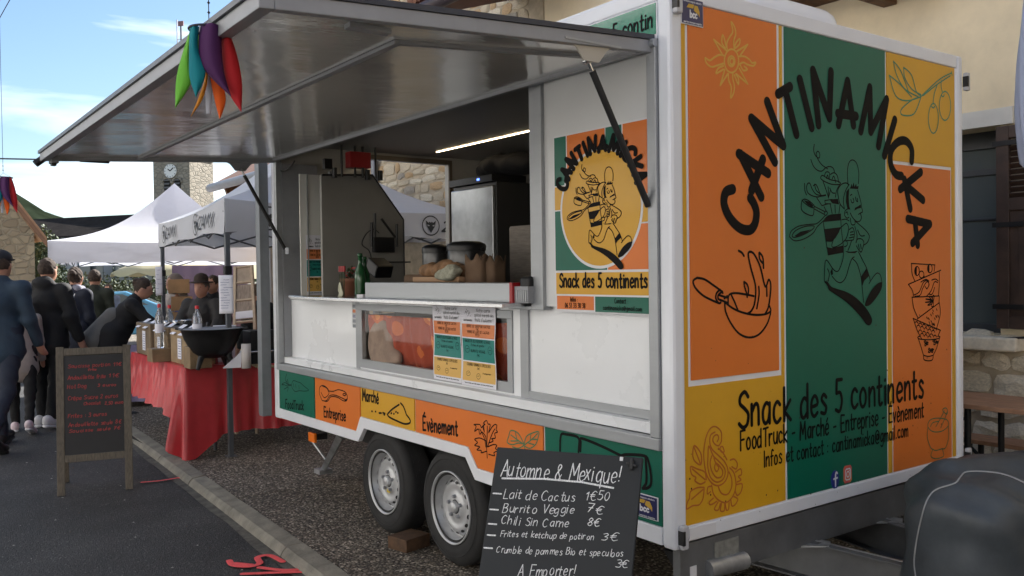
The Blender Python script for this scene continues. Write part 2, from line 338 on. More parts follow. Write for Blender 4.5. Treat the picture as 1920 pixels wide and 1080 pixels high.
def nets(prs,res=.015,k=.04,grow=0.,noise=None,cut=None,sub=None):
    lo,hi=pbounds(prs,grow+res*2.5+.012); n=np.ceil((hi-lo)/res).astype(int)+1
    ax=[lo[i]+res*np.arange(n[i]) for i in range(3)]
    X=np.stack(np.meshgrid(*ax,indexing='ij'),-1); V=field(prs,X,k)-grow
    if noise: V=V+noise(X)
    if cut: V=np.maximum(V,cut(X))
    if sub: V=np.maximum(V,-field(sub,X,.02))
    ins=V<0; nx,ny,nz=V.shape
    S=np.zeros((nx-1,ny-1,nz-1,3));C=np.zeros((nx-1,ny-1,nz-1))
    for dx in(0,1):
        for dy in(0,1):
            for dz in(0,1):
                for a in range(3):
                    o=[dx,dy,dz]
                    if o[a]==1: continue
                    e=o.copy(); e[a]=1
                    A=V[o[0]:o[0]+nx-1,o[1]:o[1]+ny-1,o[2]:o[2]+nz-1];B=V[e[0]:e[0]+nx-1,e[1]:e[1]+ny-1,e[2]:e[2]+nz-1]
                    m=(A<0)!=(B<0); t=np.where(m,A/(A-B+1e-12),0); C+=m
                    for q in range(3): S[...,q]+=m*(o[q]+(t if q==a else 0))
    act=C>0; idx=-np.ones(C.shape,int); idx[act]=np.arange(act.sum())
    I=np.argwhere(act); P=lo+res*(I+S[act]/C[act][:,None]); F=[]
    for a in range(3):
        b,c=(a+1)%3,(a+2)%3
        sl0=[slice(None)]*3;sl1=[slice(None)]*3; sl0[a]=slice(0,-1);sl1[a]=slice(1,None)
        s0=ins[tuple(sl0)];s1=ins[tuple(sl1)]; E_=np.argwhere(s0!=s1)
        ok=(E_[:,b]>0)&(E_[:,c]>0)&(E_[:,b]<V.shape[b]-1)&(E_[:,c]<V.shape[c]-1); E_=E_[ok]
        fl=s0[tuple(E_.T)]
        def cell(db,dc):
            q=E_.copy();q[:,b]-=db;q[:,c]-=dc; return idx[tuple(q.T)]
        Q=np.stack([cell(1,1),cell(0,1),cell(0,0),cell(1,0)],1); Q[~fl]=Q[~fl][:,::-1]; F.append(Q)
    F=np.concatenate(F); F=F[(F>=0).all(1)]
    return P,F
def nets_obj(name,prs,m,parent,res=.015,k=.04,grow=0.,M=None,noise=None,cut=None,sub=None,**pr):
    P,F=nets(prs,res,k,grow,noise,cut,sub)
    if M is not None: P=P@np.array(M.to_3x3()).T+np.array(M.translation)
    mb=MB(); mb.add([tuple(p) for p in P],[tuple(int(i) for i in f) for f in F],0,True)
    return mb.build(name,m,parent,**pr)
def wob(amp,fx,seed=0.,fz=1.):
    def fn(X):
        x,y,z=X[...,0]*fx+seed,X[...,1]*fx+seed*2,X[...,2]*fx*fz-seed
        return amp*(np.sin(x+2.1*np.sin(z*.7+y))*np.cos(z+1.3*np.sin(x*.9)+y*.5)+.5*np.sin(2.3*z+1.7*x+y*1.9))
    return fn
# ------------------------------------------------------------------ ground
def ground_mats():
    m=mat('asphalt',(.034,.035,.038),.82); t,b=nodes_of(m)
    tcn=t.nodes.new('ShaderNodeTexCoord'); v=t.nodes.new('ShaderNodeTexVoronoi'); v.inputs['Scale'].default_value=130
    n1=t.nodes.new('ShaderNodeTexNoise'); n1.inputs['Scale'].default_value=1.1; n1.inputs['Detail'].default_value=8
    n2=t.nodes.new('ShaderNodeTexNoise'); n2.inputs['Scale'].default_value=45; n2.inputs['Detail'].default_value=4
    for q in (v,n1,n2): t.links.new(tcn.outputs['Object'],q.inputs['Vector'])
    r=t.nodes.new('ShaderNodeValToRGB'); r.color_ramp.elements[0].position=.0; r.color_ramp.elements[0].color=(.020,.020,.021,1); r.color_ramp.elements[1].position=1; r.color_ramp.elements[1].color=(.16,.16,.155,1)
    e=r.color_ramp.elements.new(.80); e.color=(.042,.042,.042,1)
    t.links.new(v.outputs['Color'],r.inputs[0])
    mx=t.nodes.new('ShaderNodeMix'); mx.data_type='RGBA'; mx.blend_type='MULTIPLY'; mx.inputs[0].default_value=1
    r2_=t.nodes.new('ShaderNodeValToRGB'); r2_.color_ramp.elements[0].position=.3; r2_.color_ramp.elements[0].color=(.55,.55,.54,1); r2_.color_ramp.elements[1].position=.72; r2_.color_ramp.elements[1].color=(1.6,1.57,1.5,1)
    t.links.new(n1.outputs[0],r2_.inputs[0]); t.links.new(r.outputs[0],mx.inputs[6]); t.links.new(r2_.outputs[0],mx.inputs[7]); t.links.new(mx.outputs[2],b.inputs['Base Color'])
    ad=t.nodes.new('ShaderNodeMath'); ad.operation='MULTIPLY_ADD'; ad.inputs[1].default_value=.6
    t.links.new(v.outputs['Distance'],ad.inputs[0]); t.links.new(n2.outputs[0],ad.inputs[2])
    bp=t.nodes.new('ShaderNodeBump'); bp.inputs['Distance'].default_value=.008; bp.inputs['Strength'].default_value=1; t.links.new(ad.outputs[0],bp.inputs['Height']); t.links.new(bp.outputs[0],b.inputs['Normal'])
    # exposed aggregate
    m=mat('exposed_aggregate',(.1,.09,.08),.75); t,b=nodes_of(m)
    tcn=t.nodes.new('ShaderNodeTexCoord'); v=t.nodes.new('ShaderNodeTexVoronoi'); v.inputs['Scale'].default_value=78; v.inputs['Randomness'].default_value=1
    n1=t.nodes.new('ShaderNodeTexNoise'); n1.inputs['Scale'].default_value=1.6; n1.inputs['Detail'].default_value=6
    for q in (v,n1): t.links.new(tcn.outputs['Object'],q.inputs['Vector'])
    sp=t.nodes.new('ShaderNodeSeparateColor'); t.links.new(v.outputs['Color'],sp.inputs[0])
    r=t.nodes.new('ShaderNodeValToRGB'); r.color_ramp.elements[0].color=(.05,.043,.035,1); r.color_ramp.elements[1].color=(.60,.54,.46,1)
    for p_,c_ in ((.35,(.10,.085,.066,1)),(.62,(.18,.15,.12,1)),(.86,(.30,.27,.225,1))):
        e=r.color_ramp.elements.new(p_); e.color=c_
    t.links.new(sp.outputs[0],r.inputs[0])
    dk=t.nodes.new('ShaderNodeValToRGB'); dk.color_ramp.elements[0].position=.0; dk.color_ramp.elements[0].color=(1,1,1,1); dk.color_ramp.elements[1].position=.75; dk.color_ramp.elements[1].color=(.3,.3,.3,1)
    t.links.new(v.outputs['Distance'],dk.inputs[0])
    mx=t.nodes.new('ShaderNodeMix'); mx.data_type='RGBA'; mx.blend_type='MULTIPLY'; mx.inputs[0].default_value=1
    t.links.new(r.outputs[0],mx.inputs[6]); t.links.new(dk.outputs[0],mx.inputs[7])
    r2_=t.nodes.new('ShaderNodeValToRGB'); r2_.color_ramp.elements[0].position=.3; r2_.color_ramp.elements[0].color=(1.2,1.17,1.1,1); r2_.color_ramp.elements[1].position=.72; r2_.color_ramp.elements[1].color=(1.95,1.9,1.8,1)
    t.links.new(n1.outputs[0],r2_.inputs[0])
    mx2=t.nodes.new('ShaderNodeMix'); mx2.data_type='RGBA'; mx2.blend_type='MULTIPLY'; mx2.inputs[0].default_value=1
    t.links.new(mx.outputs[2],mx2.inputs[6]); t.links.new(r2_.outputs[0],mx2.inputs[7]); t.links.new(mx2.outputs[2],b.inputs['Base Color'])
    bp=t.nodes.new('ShaderNodeBump'); bp.inputs['Distance'].default_value=.006; bp.invert=True; t.links.new(v.outputs['Distance'],bp.inputs['Height']); t.links.new(bp.outputs[0],b.inputs['Normal'])
ground_mats()
ASPH,AGG=MATS['asphalt'],MATS['exposed_aggregate']
KERB=mat('kerb_concrete',(.20,.185,.15),.85,var=.35,vs_=7,bump=.003,bs=55)
EARTH=mat('dry_earth',(.10,.09,.06),.9,var=.3,vs_=.2)
struct(MB().add([(-600,-600,-.08),(600,-600,-.08),(600,600,-.08),(-600,600,-.08)],[(0,1,2,3)]).build('ground',EARTH))
struct(MB().add([(-7.4,-40,-.06),(4,-40,-.06),(4,60,-.06),(-7.4,60,-.06)],[(0,1,2,3)]).build('road',ASPH))
def kx(y): return -.655+.047*y-.0006*y*y
KD=Vector((.0525,1,0)).normalized()
# kerb of single stones
kb=bpy.data.objects.new('kerb',None); COL.objects.link(kb); kb['kind']='structure'
ys=[-6.0]; 
while ys[-1]<26: ys.append(ys[-1]+ (1.03 if ys[-1]>-4 else 1.03))
off=2.45-[y for y in ys if y<2.45][-1]
ys=[y+off for y in ys]
for i in range(len(ys)-1):
    a,b=ys[i]+.006,ys[i+1]-.006; m=MB(); dz=random.uniform(-.003,.003)
    secs=[]
    for q in range(5):
        y=a+(b-a)*q/4; x=kx(y); z=dz+random.uniform(-.0015,.0015)
        secs.append([(x+.0,y,-.11),(x+.002,y,-.050+z),(x+.014,y,-.028+z),(x+.036,y,-.008+z),(x+.127,y,.004+z),(x+.132,y,-.0+z),(x+.132,y,-.11)])
    V=[p for s_ in secs for p in s_]; Fs=[]
    for q in range(4):
        for k in range(6): Fs.append((q*7+k,q*7+k+1,(q+1)*7+k+1,(q+1)*7+k))
    Fs+= [tuple(range(7)),tuple(range(28,35))[::-1]]
    m.add(V,Fs,0,False); m.build('kerb_stone',KERB,kb)
m=MB(); m.grid(lambda u,v:(kx(-6+30*v)-.055+.07*u+ (.014*math.sin(v*170)+.01*math.sin(v*413) if u<.5 else 0),-6+30*v,-.0565+ (.006*u)),3,90)
struct(m.build('gutter_mortar',mat('old_mortar',(.085,.08,.068),.9,var=.5,vs_=14,bump=.004,bs=40)))
# pavement bays
pv=bpy.data.objects.new('pavement',None); COL.objects.link(pv); pv['kind']='structure'
bays=[-8,-4.2,.6,3.68,6.7,9.8,13.2,17,26]
for i in range(len(bays)-1):
    a,b=bays[i]+.006,bays[i+1]-.006
    for xa,xb in ((None,1.55),(1.56,4.2)):
        x0a=kx(a)+.137 if xa is None else xa; x0b=kx(b)+.137 if xa is None else xa
        mid=(a+b)/2; xm=(kx(mid)+.137) if xa is None else xa
        m=MB(); m.prism([(x0a,a,-.08),(xb,a+.0,-.08),(xb,b,-.08),(x0b,b,-.08),(xm,mid,-.08)],(0,0,.08)); m.build('pavement_bay',AGG,pv)
struct(MB().box((kx(0)+.30,-8,-.075),(4.2,26,-.012)).build('joint_filler',mat('dark_joint',(.02,.02,.017),.95)))
# spray paint marks on the road
SPRAY=mat('pink_spray_paint',(.95,.10,.10),.7,var=.2,vs_=90)
def rd(px,py): return on(2,-.06,px,py)
m=MB()
for s_,wd in (('267,907 300,904 338,898|/338,899 342,890',.028),('430,1055 438,1064 468,1066 487,1060 483,1049 505,1045 530,1057|487,1068 530,1073 568,1071|456,1080 510,1078 572,1076|440,1060 470,1063',.036)):
    strokes(m,parse(s_),lambda a,b:rd(a,b),(0,0,1),wd,lift=.012,h=.002)
struct(m.build('road_marking',SPRAY))
# ------------------------------------------------------------------ far ground: hill, buildings, church
FOL=[mat('foliage_dark',(.035,.055,.022),.7,var=.4,vs_=3),mat('foliage_mid',(.06,.085,.03),.7,var=.4,vs_=3)]
def leaves(mb,c,r,n,s,seed,mi=0,squash=1.):
    rg=np.random.default_rng(seed)
    for i in range(n):
        d=rg.normal(size=3); d/=np.linalg.norm(d)+1e-9; q=rg.uniform(.55,1)
        lump=1+.18*math.sin(d[0]*5+seed)+.16*math.sin(d[1]*7+d[2]*5+seed)
        p=Vector((c[0]+d[0]*r*q*lump,c[1]+d[1]*r*q*lump,c[2]+d[2]*r*q*lump*squash))
        a=Vector(rg.normal(size=3)).normalized()*s*rg.uniform(.5,1.2); b=Vector(rg.normal(size=3)).cross(a).normalized()*a.length*.55
        mb.add([p-a,p+b,p+a,p-b],[(0,1,2,3)],mi+(1 if rg.random()<.4 else 0))
# hill with wood
def hill(u,v):
    a=math.radians(-40+100*u); R_=170+170*v; h=70*math.sin(min(1,v*1.15)*math.pi/2)*(.62+.22*math.sin(u*7+1.0)+.12*math.sin(u*17)+.04*math.sin(u*61+v*9))
    return (CAM[0]+R_*math.sin(a),CAM[1]+R_*math.cos(a),-2+h*hs(u))
def hs(u):  # high on the left of the view, falls to the right
    a=-40+100*u
    return max(.1,min(1,(20.0-a)/17.)) if a>-4 else 1.
struct(MB().grid(hill,120,16).build('hill',mat('wooded_hill',(.014,.019,.012),1.,var=.6,vs_=.10,spec=0.)))
PLA=mat('yellow_plaster',(.80,.68,.47),.9,var=.14,vs_=2.2,bump=.0016,bs=24)
STN=[mat('limestone_a',(.74,.66,.50),.9,var=.25,vs_=12,bump=.006,bs=30),mat('limestone_b',(.62,.53,.38),.9,var=.25,vs_=12,bump=.006,bs=30),mat('limestone_c',(.80,.72,.57),.9,var=.22,vs_=12,bump=.006,bs=30),mat('ochre_stone',(.55,.38,.21),.9,var=.25,vs_=12,bump=.006,bs=30),mat('grey_stone',(.38,.34,.28),.9,var=.25,vs_=12,bump=.006,bs=30)]
MORT=mat('lime_mortar',(.50,.42,.30),.95,var=.2,vs_=9,bump=.004,bs=40)
def stone_mat(name,c1,c2,mort,sx,sz):
    m=mat(name,c1,.9); t,b=nodes_of(m)
    tcn=t.nodes.new('ShaderNodeTexCoord'); mp_=t.nodes.new('ShaderNodeMapping'); mp_.inputs['Scale'].default_value=(sx,sx,sz); v=t.nodes.new('ShaderNodeTexVoronoi'); v.feature='DISTANCE_TO_EDGE'; v.inputs['Scale'].default_value=1
    v2=t.nodes.new('ShaderNodeTexVoronoi'); v2.inputs['Scale'].default_value=1
    t.links.new(tcn.outputs['Object'],mp_.inputs[0]); t.links.new(mp_.outputs[0],v.inputs['Vector']); t.links.new(mp_.outputs[0],v2.inputs['Vector'])
    r=t.nodes.new('ShaderNodeValToRGB'); r.color_ramp.elements[0].position=.03; r.color_ramp.elements[1].position=.12; r.color_ramp.elements[0].color=(0,0,0,1)
    t.links.new(v.outputs['Distance'],r.inputs[0])
    sp=t.nodes.new('ShaderNodeSeparateColor'); t.links.new(v2.outputs['Color'],sp.inputs[0])
    mc=t.nodes.new('ShaderNodeMix'); mc.data_type='RGBA'; mc.inputs[6].default_value=(*c1,1); mc.inputs[7].default_value=(*c2,1); t.links.new(sp.outputs[0],mc.inputs[0])
    mm=t.nodes.new('ShaderNodeMix'); mm.data_type='RGBA'; mm.inputs[6].default_value=(*mort,1); t.links.new(r.outputs[0],mm.inputs[0]); t.links.new(mc.outputs[2],mm.inputs[7]); t.links.new(mm.outputs[2],b.inputs['Base Color'])
    bp=t.nodes.new('ShaderNodeBump'); bp.inputs['Distance'].default_value=.03; t.links.new(r.outputs[0],bp.inputs['Height']); t.links.new(bp.outputs[0],b.inputs['Normal'])
    return m
FARSTONE=stone_mat('far_rubble_stone',(.36,.28,.18),(.24,.18,.115),(.30,.24,.16),3.2,6.)
TOWSTONE=stone_mat('tower_ashlar',(.33,.29,.23),(.25,.215,.165),(.2,.18,.14),1.3,2.6)
SLATEROOF=mat('dark_slate_roof',(.030,.025,.022),.9,var=.3,vs_=1.5,bump=.01,bs=8,spec=.05)
TILE=mat('old_roof_tile',(.22,.10,.06),.85,var=.4,vs_=7)
TIMB=mat('eave_timber',(.16,.085,.045),.75,var=.35,vs_=12,stretch=(1,8,1))
GLD=mat('dark_house_glass',(.12,.14,.14),.08,spec=.6)
WALLW=mat('grey_render',(.38,.36,.33),.9,var=.12,vs_=1)
# -- near right: plastered house along the pavement (x=3.3), window, shutter, stone base
XW=3.3
ph=thing('plastered_house','yellow plastered house with a stone base right behind the food trailer','house',(XW,0,0))
m=MB()
y0,y1,z0,z1=.385,1.75,1.075,2.37   # window opening
for a,b in (((XW,-6,1.02),(XW+.5,y0,7)),((XW,y1,1.02),(XW+.5,4.88,7)),((XW,y0,1.02),(XW+.5,y1,z0)),((XW,y0,z1),(XW+.5,y1,7))): m.box(a,b)
m.build('wall',PLA,ph)
MB().box((XW-.03,.297,2.37),(XW-.002,1.9,2.473)).build('lintel',mat('white_lintel_paint',(.68,.66,.60),.7,var=.06),ph)
MB().box((XW-.13,.24,.985),(XW+.3,1.9,1.07)).build('window_sill',STN[2],ph,bevel=.012)
wn=MB().box((XW+.18,.385,1.075),(XW+.24,1.75,1.13)).box((XW+.18,.385,2.26),(XW+.24,1.75,2.37)).box((XW+.18,.385,1.13),(XW+.24,.45,2.26)).box((XW+.18,1.69,1.13),(XW+.24,1.75,2.26)).box((XW+.185,.45,2.09),(XW+.235,1.69,2.13)).box((XW+.185,.45,1.80),(XW+.225,1.69,1.815)).build('window',mat('dark_window_frame',(.07,.075,.08),.5),ph,bevel=.003)
MB().box((XW+.20,.45,1.13),(XW+.206,1.69,2.26)).build('pane',GLD,wn)
# shutter, hinged at the window edge, folded out against the wall
sh=MB(); ya,yb,za,zb=-.30,.385,1.12,2.355; X0=XW-.055
sh.box((X0,ya,za),(X0+.035,ya+.075,zb)).box((X0,yb-.075,za),(X0+.035,yb,zb))
for z_ in (za,za+.72,zb-.075): sh.box((X0+.001,ya+.075,z_),(X0+.034,yb-.075,z_+.075))
sh.box((X0+.012,ya+.075,za+.075),(X0+.024,yb-.075,za+.72)).box((X0+.003,ya+.13,za+.12),(X0+.03,yb-.13,za+.67))
so_=sh.build('shutter',DWOOD,ph,bevel=.003)
sl0=None
for i in range(12):
    z_=za+.81+i*.036
    q=MB().obox((X0+.017,(ya+yb)/2,z_),(.013,0,-.013),(0,(yb-ya)/2-.076,0),(.002,0,.002))
    q.build('louvre_slat',DWOOD,so_)
cyl('shutter_stay',(XW-.06,-.2,1.11),(XW-.10,.36,1.06),.007,BLACKM,ph,8)
for z_ in (za+.12,za+.62,zb-.12): MB().box((X0-.006,yb-.16,z_),(X0-.001,yb+.02,z_+.03)).build('strap_hinge',BLACKM,so_)
# stone units
def unit_stone(seed,round_=.18):
    rg=np.random.default_rng(seed); n=4; V=[];Fs=[]
    for j in range(n):
        for i in range(n):
            u=i/(n-1)-.5; v=j/(n-1)-.5; e=(i in(0,n-1)) or (j in(0,n-1)); co=(i in(0,n-1)) and (j in(0,n-1))
            V.append(((0.62 if e else .95)+rg.uniform(-.28,.28),u*(.88 if co else 1)+rg.uniform(-.06,.06),v*(.80 if co else 1)+rg.uniform(-.11,.11)))
    for j in range(n-1):
        for i in range(n-1): a=j*n+i; Fs.append((a,a+1,a+n+1,a+n))
    bd=[i for i in range(n)]+[j*n+n-1 for j in range(1,n)]+[(n-1)*n+i for i in range(n-2,-1,-1)]+[j*n for j in range(n-2,0,-1)]
    o=len(V)
    for b_ in bd: V.append((-.3,V[b_][1]*1.02,V[b_][2]*1.02))
    L=len(bd)
    for k in range(L): Fs.append((bd[(k+1)%L],bd[k],o+k,o+(k+1)%L))
    return V,Fs
UST=[unit_stone(i) for i in range(14)]; SME={}
def stone_mesh(k,mi):
    if (k,mi) not in SME:
        V,Fs=UST[k]; me=bpy.data.meshes.new('stone'); me.from_pydata(V,[],Fs); me.materials.append(STN[mi])
        me.polygons.foreach_set('use_smooth',[False]*len(Fs)); SME[(k,mi)]=me
    return SME[(k,mi)]
def masonry(parent,X,nx,ya,yb,za,zb,hr,lr,dp,keep=None,gap=.008,mis=(0,1,2,3,4),rest=None,budget=300,name='stone'):
    """stones on a wall plane x=X facing nx(-1); single stones where keep(y,z), the rest joined"""
    z=za; cnt=0; mb=MB()
    while z<zb-.02:
        h=random.uniform(*hr); y=ya-random.uniform(0,lr[0])
        while y<yb:
            l=random.uniform(*lr); k=random.randrange(14); mi=random.choice(mis)
            hh=h*random.uniform(.82,1.06); yc=y+l/2; zc=z+h/2+random.uniform(-.01,.01)
            if y>=ya-.02 and y+l<=yb+.03 and not (rest and rest(yc,zc)):
                sc=(dp*random.uniform(.6,1.2)*nx,(l-gap),(hh-gap))
                if (keep is None or keep(yc,zc)) and cnt<budget:
                    o=bpy.data.objects.new(name,stone_mesh(k,mi)); COL.objects.link(o); o.parent=parent; o.location=Vector((X,yc,zc))-base_of(parent); o.scale=sc
                    o.rotation_euler=(random.uniform(-.09,.09),0,0); cnt+=1
                else:
                    V,Fs=UST[k]; mb.add([(X+v[0]*sc[0],yc+v[1]*sc[1],zc+v[2]*sc[2]) for v in V],Fs,mi,True)
            y+=l
        z+=h
    if mb.v: mb.build('rubble_stones',STN,parent,kind='stuff')
    return cnt
MB().box((XW+.01,-6,-.05),(XW+.5,4.88,1.02)).build('base_wall',MORT,ph)
MB().box((XW+.51,-6,-.05),(XW+7,4.88,6.95)).build('house_body',PLA,ph)
MB().prism([(XW-.5,-6.3,6.9),(XW-.5,-6.3,7.05),(XW+3.5,-6.3,9.2),(XW+7.5,-6.3,7.05),(XW+7.5,-6.3,6.9)],(0,11.2,0)).build('roof',TILE,ph)
masonry(ph,XW+.012,-1,-1.2,2.0,0,1.0,(.12,.17),(.16,.30),.035,keep=lambda y,z:-.4<y<1.0 and z>.2,gap=.018,mis=(0,2,2,1))
# timber eave over the plaster wall
m=MB().box((2.88,.66,3.42),(XW,1.85,3.50)); m.build('eave_soffit',TIMB,ph)
for y_ in (.72,1.1,1.82): MB().box((2.80,y_-.05,3.28),(XW,y_+.05,3.42)).build('rafter',TIMB,ph,bevel=.006)
MB().box((2.80,.62,3.50),(2.88,1.9,3.66)).build('fascia',TIMB,ph)
MB().add([(2.74,.55,3.66),(2.74,2,3.66),(3.6,2,4.0),(3.6,.55,4.0)],[(0,1,2,3)]).build('eave_roof',TILE,ph,solid=.06)
# -- rubble stone house beyond
XS=3.3
rh=thing('rubble_stone_house','rubble stone house with grey downpipe rising behind the awning','house',(XS,7,0))
MB().box((XS,4.9,-.05),(XS+7,9.15,6.4)).build('wall',MORT,rh)
MB().prism([(XS-.5,4.95,6.4),(XS-.5,4.95,6.55),(XS+3.5,4.95,8.8),(XS+7.5,4.95,6.55),(XS+7.5,4.95,6.4)],(0,4.3,0)).build('main_roof',TILE,rh)
masonry(rh,XS,-1,4.92,9.13,1.9,6.0,(.085,.16),(.12,.34),.022,keep=lambda y,z:(4.9<y<9.1 and 3.9<z<5.35) or (6.6<y<8.3 and 2.3<z<3.3),gap=.020,mis=(0,1,1,3,3,4,1,0))
cyl('downpipe',(XS-.07,8.55,.2),(XS-.07,8.55,6.3),.05,mat('zinc_pipe',(.22,.23,.25),.5,.5),rh,12)
# overhanging rusty roof corner at the near end of that wall
m=MB(); m.prism([(XS-1.25,4.05,4.02),(XS+.6,4.05,4.62),(XS+.6,4.05,4.74),(XS-1.3,4.05,4.14)],(0,1.3,0)); m.build('roof',mat('rusty_roof_underside',(.10,.035,.022),.8,var=.3,vs_=5),rh)
cyl('gutter',(XS-1.32,4.0,4.03),(XS-1.32,5.4,4.03),.065,mat('old_gutter',(.05,.035,.04),.5,.3),rh,12)
m=MB(); 
for i in range(16):
    z_=4.15+.33*0; y_=4.1+i*.08
    m.tube([(XS-1.34,y_,4.16),(XS+.55,y_,4.76)],.045,8)
m.build('roof_tiles',TILE,rh,kind='stuff')
# -- house farther along the row, yellow with deep eave
fh=thing('yellow_house','ochre rendered house with deep brown eave beyond the stall tents','house',(XS,14,0))
MB().box((XS,9.2,-.05),(XS+6,12.6,3.6)).build('wall',mat('ochre_render',(.62,.42,.20),.9,var=.12,vs_=2,bump=.001,bs=20),fh)
m=MB(); m.prism([(XS-.85,9.2,2.98),(XS-.85,9.2,3.10),(XS+3,9.2,5.3),(XS+3,9.2,5.15)],(0,3.75,0)); m.build('roof',TILE,fh)
for i in range(5): 
    y_=9.6+i*.72; MB().obox((XS-.40,y_,3.15),(.40,0,.225),(0,.04,0),(-.02,0,.05)).build('rafter',TIMB,fh)
cyl('gutter',(XS-.90,9.2,3.02),(XS-.90,13.0,3.02),.07,ALUD,fh,10)
cyl('downpipe',(XS-.05,12.5,.1),(XS-.05,12.5,3.2),.05,ALUD,fh,10)
MB().box((XS-.012,10.6,1.2),(XS+.02,11.5,2.6)).build('window',GLD,fh)
# -- left: stone gable house seen at the frame edge
D_=22.
gh=thing('stone_gable_house','old stone house with timbered gable eave at the far left edge','house',tuple(dep(D_,40,560)[:2])+(0,))
pr=dep(D_,66,520); pl=dep(D_,-260,520); ev=dep(D_,72,440); ap=dep(D_,-95,250); ex=(pr-pl); ex.z=0; exn=ex.normalized(); back=Vector((math.sin(math.radians(-8)),math.cos(math.radians(-8)),0))*9
zE=dep(D_,66,437).z; zA=dep(D_,-100,222).z; mid=dep(D_,-100,400)
P_=[Vector((pl.x,pl.y,-.5)),Vector((pr.x,pr.y,-.5)),Vector((pr.x,pr.y,zE)),Vector((mid.x,mid.y,zA)),Vector((pl.x,pl.y,zE))]
MB().prism(P_,back).build('wall',FARSTONE,gh)
sdir=(Vector((pr.x,pr.y,zE))-Vector((mid.x,mid.y,zA))).normalized(); un=Vector((-sdir.z*exn.x,-sdir.z*exn.y,exn.dot(sdir)))
apx=Vector((mid.x,mid.y,zA)); e1=Vector((pr.x,pr.y,zE))+sdir*.28; fr=-back.normalized()*.45
for s_ in(1,):
    MB().prism([apx+fr,e1+fr,e1+fr+Vector((0,0,.10)),apx+fr+Vector((0,0,.10))],back*1.06).build('roof',mat('light_roof_board',(.36,.20,.11),.8,var=.3,vs_=6),gh)
    MB().prism([apx+fr*1.05-Vector((0,0,.14)),e1+fr*1.05-Vector((0,0,.14)),e1+fr*1.05,apx+fr*1.05],-fr*.12).build('barge_board',mat('barge_timber',(.20,.10,.055),.8,var=.2,vs_=6),gh)
sl2=(Vector((pl.x,pl.y,zE))-apx).normalized(); e2=Vector((pl.x,pl.y,zE))+sl2*.3
MB().prism([e2+fr,apx+fr,apx+fr+Vector((0,0,.12)),e2+fr+Vector((0,0,.12))],back*1.06).build('roof',TILE,gh)
# -- dark roofed house behind
dh=thing('slate_roofed_house','long low house with dark slate roof behind the white tent','house',tuple(dep(46,130,540)[:2])+(0,))
a=dep(50,55,403);b=dep(46,330,408);c=dep(44,330,443);d=dep(47,50,437)
a.z=b.z=4.9; c.z=d.z=3.75
MB().prism([a,d,c,b],(0,0,-.15)).build('roof',SLATEROOF,dh)
bk=Vector((_fw[0],_fw[1],0))*7
MB().prism([Vector((d.x,d.y,-1)),Vector((c.x,c.y,-1)),Vector((c.x,c.y,3.7)),Vector((d.x,d.y,3.7))],bk*.9).build('wall',WALLW,dh)
for px_ in (104,152,176,228,268):
    q=dep(43.6,px_,500); q.z=.9; e_=(c-d).normalized()*.55
    MB().prism([q-e_,q+e_,q+e_+Vector((0,0,1.5)),q-e_+Vector((0,0,1.5))],bk*.01).build('window',GLD,dh)
# -- church tower
ct=thing('church_tower','stone church tower with clock and paired bell openings far behind the tents','church tower',tuple(dep(100,333,540)[:2])+(0,))
Dt=100; L_=dep(Dt,289,400); R__=dep(Dt,366,400); L_.z=R__.z=0; ex=(R__-L_); wd_=ex.length; exn=ex.normalized(); by=Vector((-exn.y,exn.x,0)); by=by if by.dot(Vector(_fw))>0 else -by
# turned a little: the right face shows as a narrow strip
rot=Matrix.Rotation(math.radians(-14),3,'Z'); exn=(rot@exn); by=(rot@by); L0=L_+Vector((0,0,-2)); W_=wd_*1.0
zt=dep(Dt,333,300).z+.4
def tp(u,v,z,w_=0): return L0+exn*(u*W_)+by*(v*W_)+Vector((0,0,z+2))
MB().prism([tp(0,0,-2),tp(1,0,-2),tp(1,1,-2),tp(0,1,-2)],(0,0,zt+2)).build('tower_wall',TOWSTONE,ct)
MB().prism([tp(-.05,-.05,zt-.1),tp(1.05,-.05,zt-.1),tp(1.05,1.05,zt-.1),tp(-.05,1.05,zt-.1)],(0,0,.5)).build('cornice',TOWSTONE,ct)
def zz(py): return dep(Dt,327,py).z
ap_=tp(.5,.5,zz(120)); 
mb=MB(); base_=[tp(0,0,zt+.4),tp(1,0,zt+.4),tp(1,1,zt+.4),tp(0,1,zt+.4)]; ma=[Vector((ap_.x,ap_.y,0))+(q-tp(.5,.5,zt+.4))*.30+Vector((0,0,zz(200))) for q in base_]
V=base_+ma+[ap_]; mb.add(V,[(0,1,5,4),(1,2,6,5),(2,3,7,6),(3,0,4,7),(4,5,8),(5,6,8),(6,7,8),(7,4,8)]); mb.build('spire',mat('spire_stone',(.34,.29,.23),.9,var=.2,vs_=.6),ct)
tz=ap_
mb=MB().tube([tz-Vector((0,0,.3)),Vector((tz.x,tz.y,zz(42)))],.10,6); mb.build('weather_rod',mat('rod_metal',(.12,.11,.12),.6),ct)
MB().obox(Vector((tz.x,tz.y,zz(38))),exn*.35,by*.05,Vector((0,0,.28))).build('weathercock',mat('cock_metal',(.25,.12,.12),.6),ct)
MB().tube([Vector((tz.x,tz.y,0))-exn*.5+Vector((0,0,zz(90))),Vector((tz.x,tz.y,0))-exn*.5+Vector((0,0,zz(30)))],.07,6).tube([Vector((tz.x,tz.y,zz(88)))-exn*.5,Vector((tz.x,tz.y,zz(88)))],.05,5).tube([Vector((tz.x,tz.y,zz(68)))-exn*.5,Vector((tz.x,tz.y,zz(68)))],.05,5).build('antenna',PALE,ct)
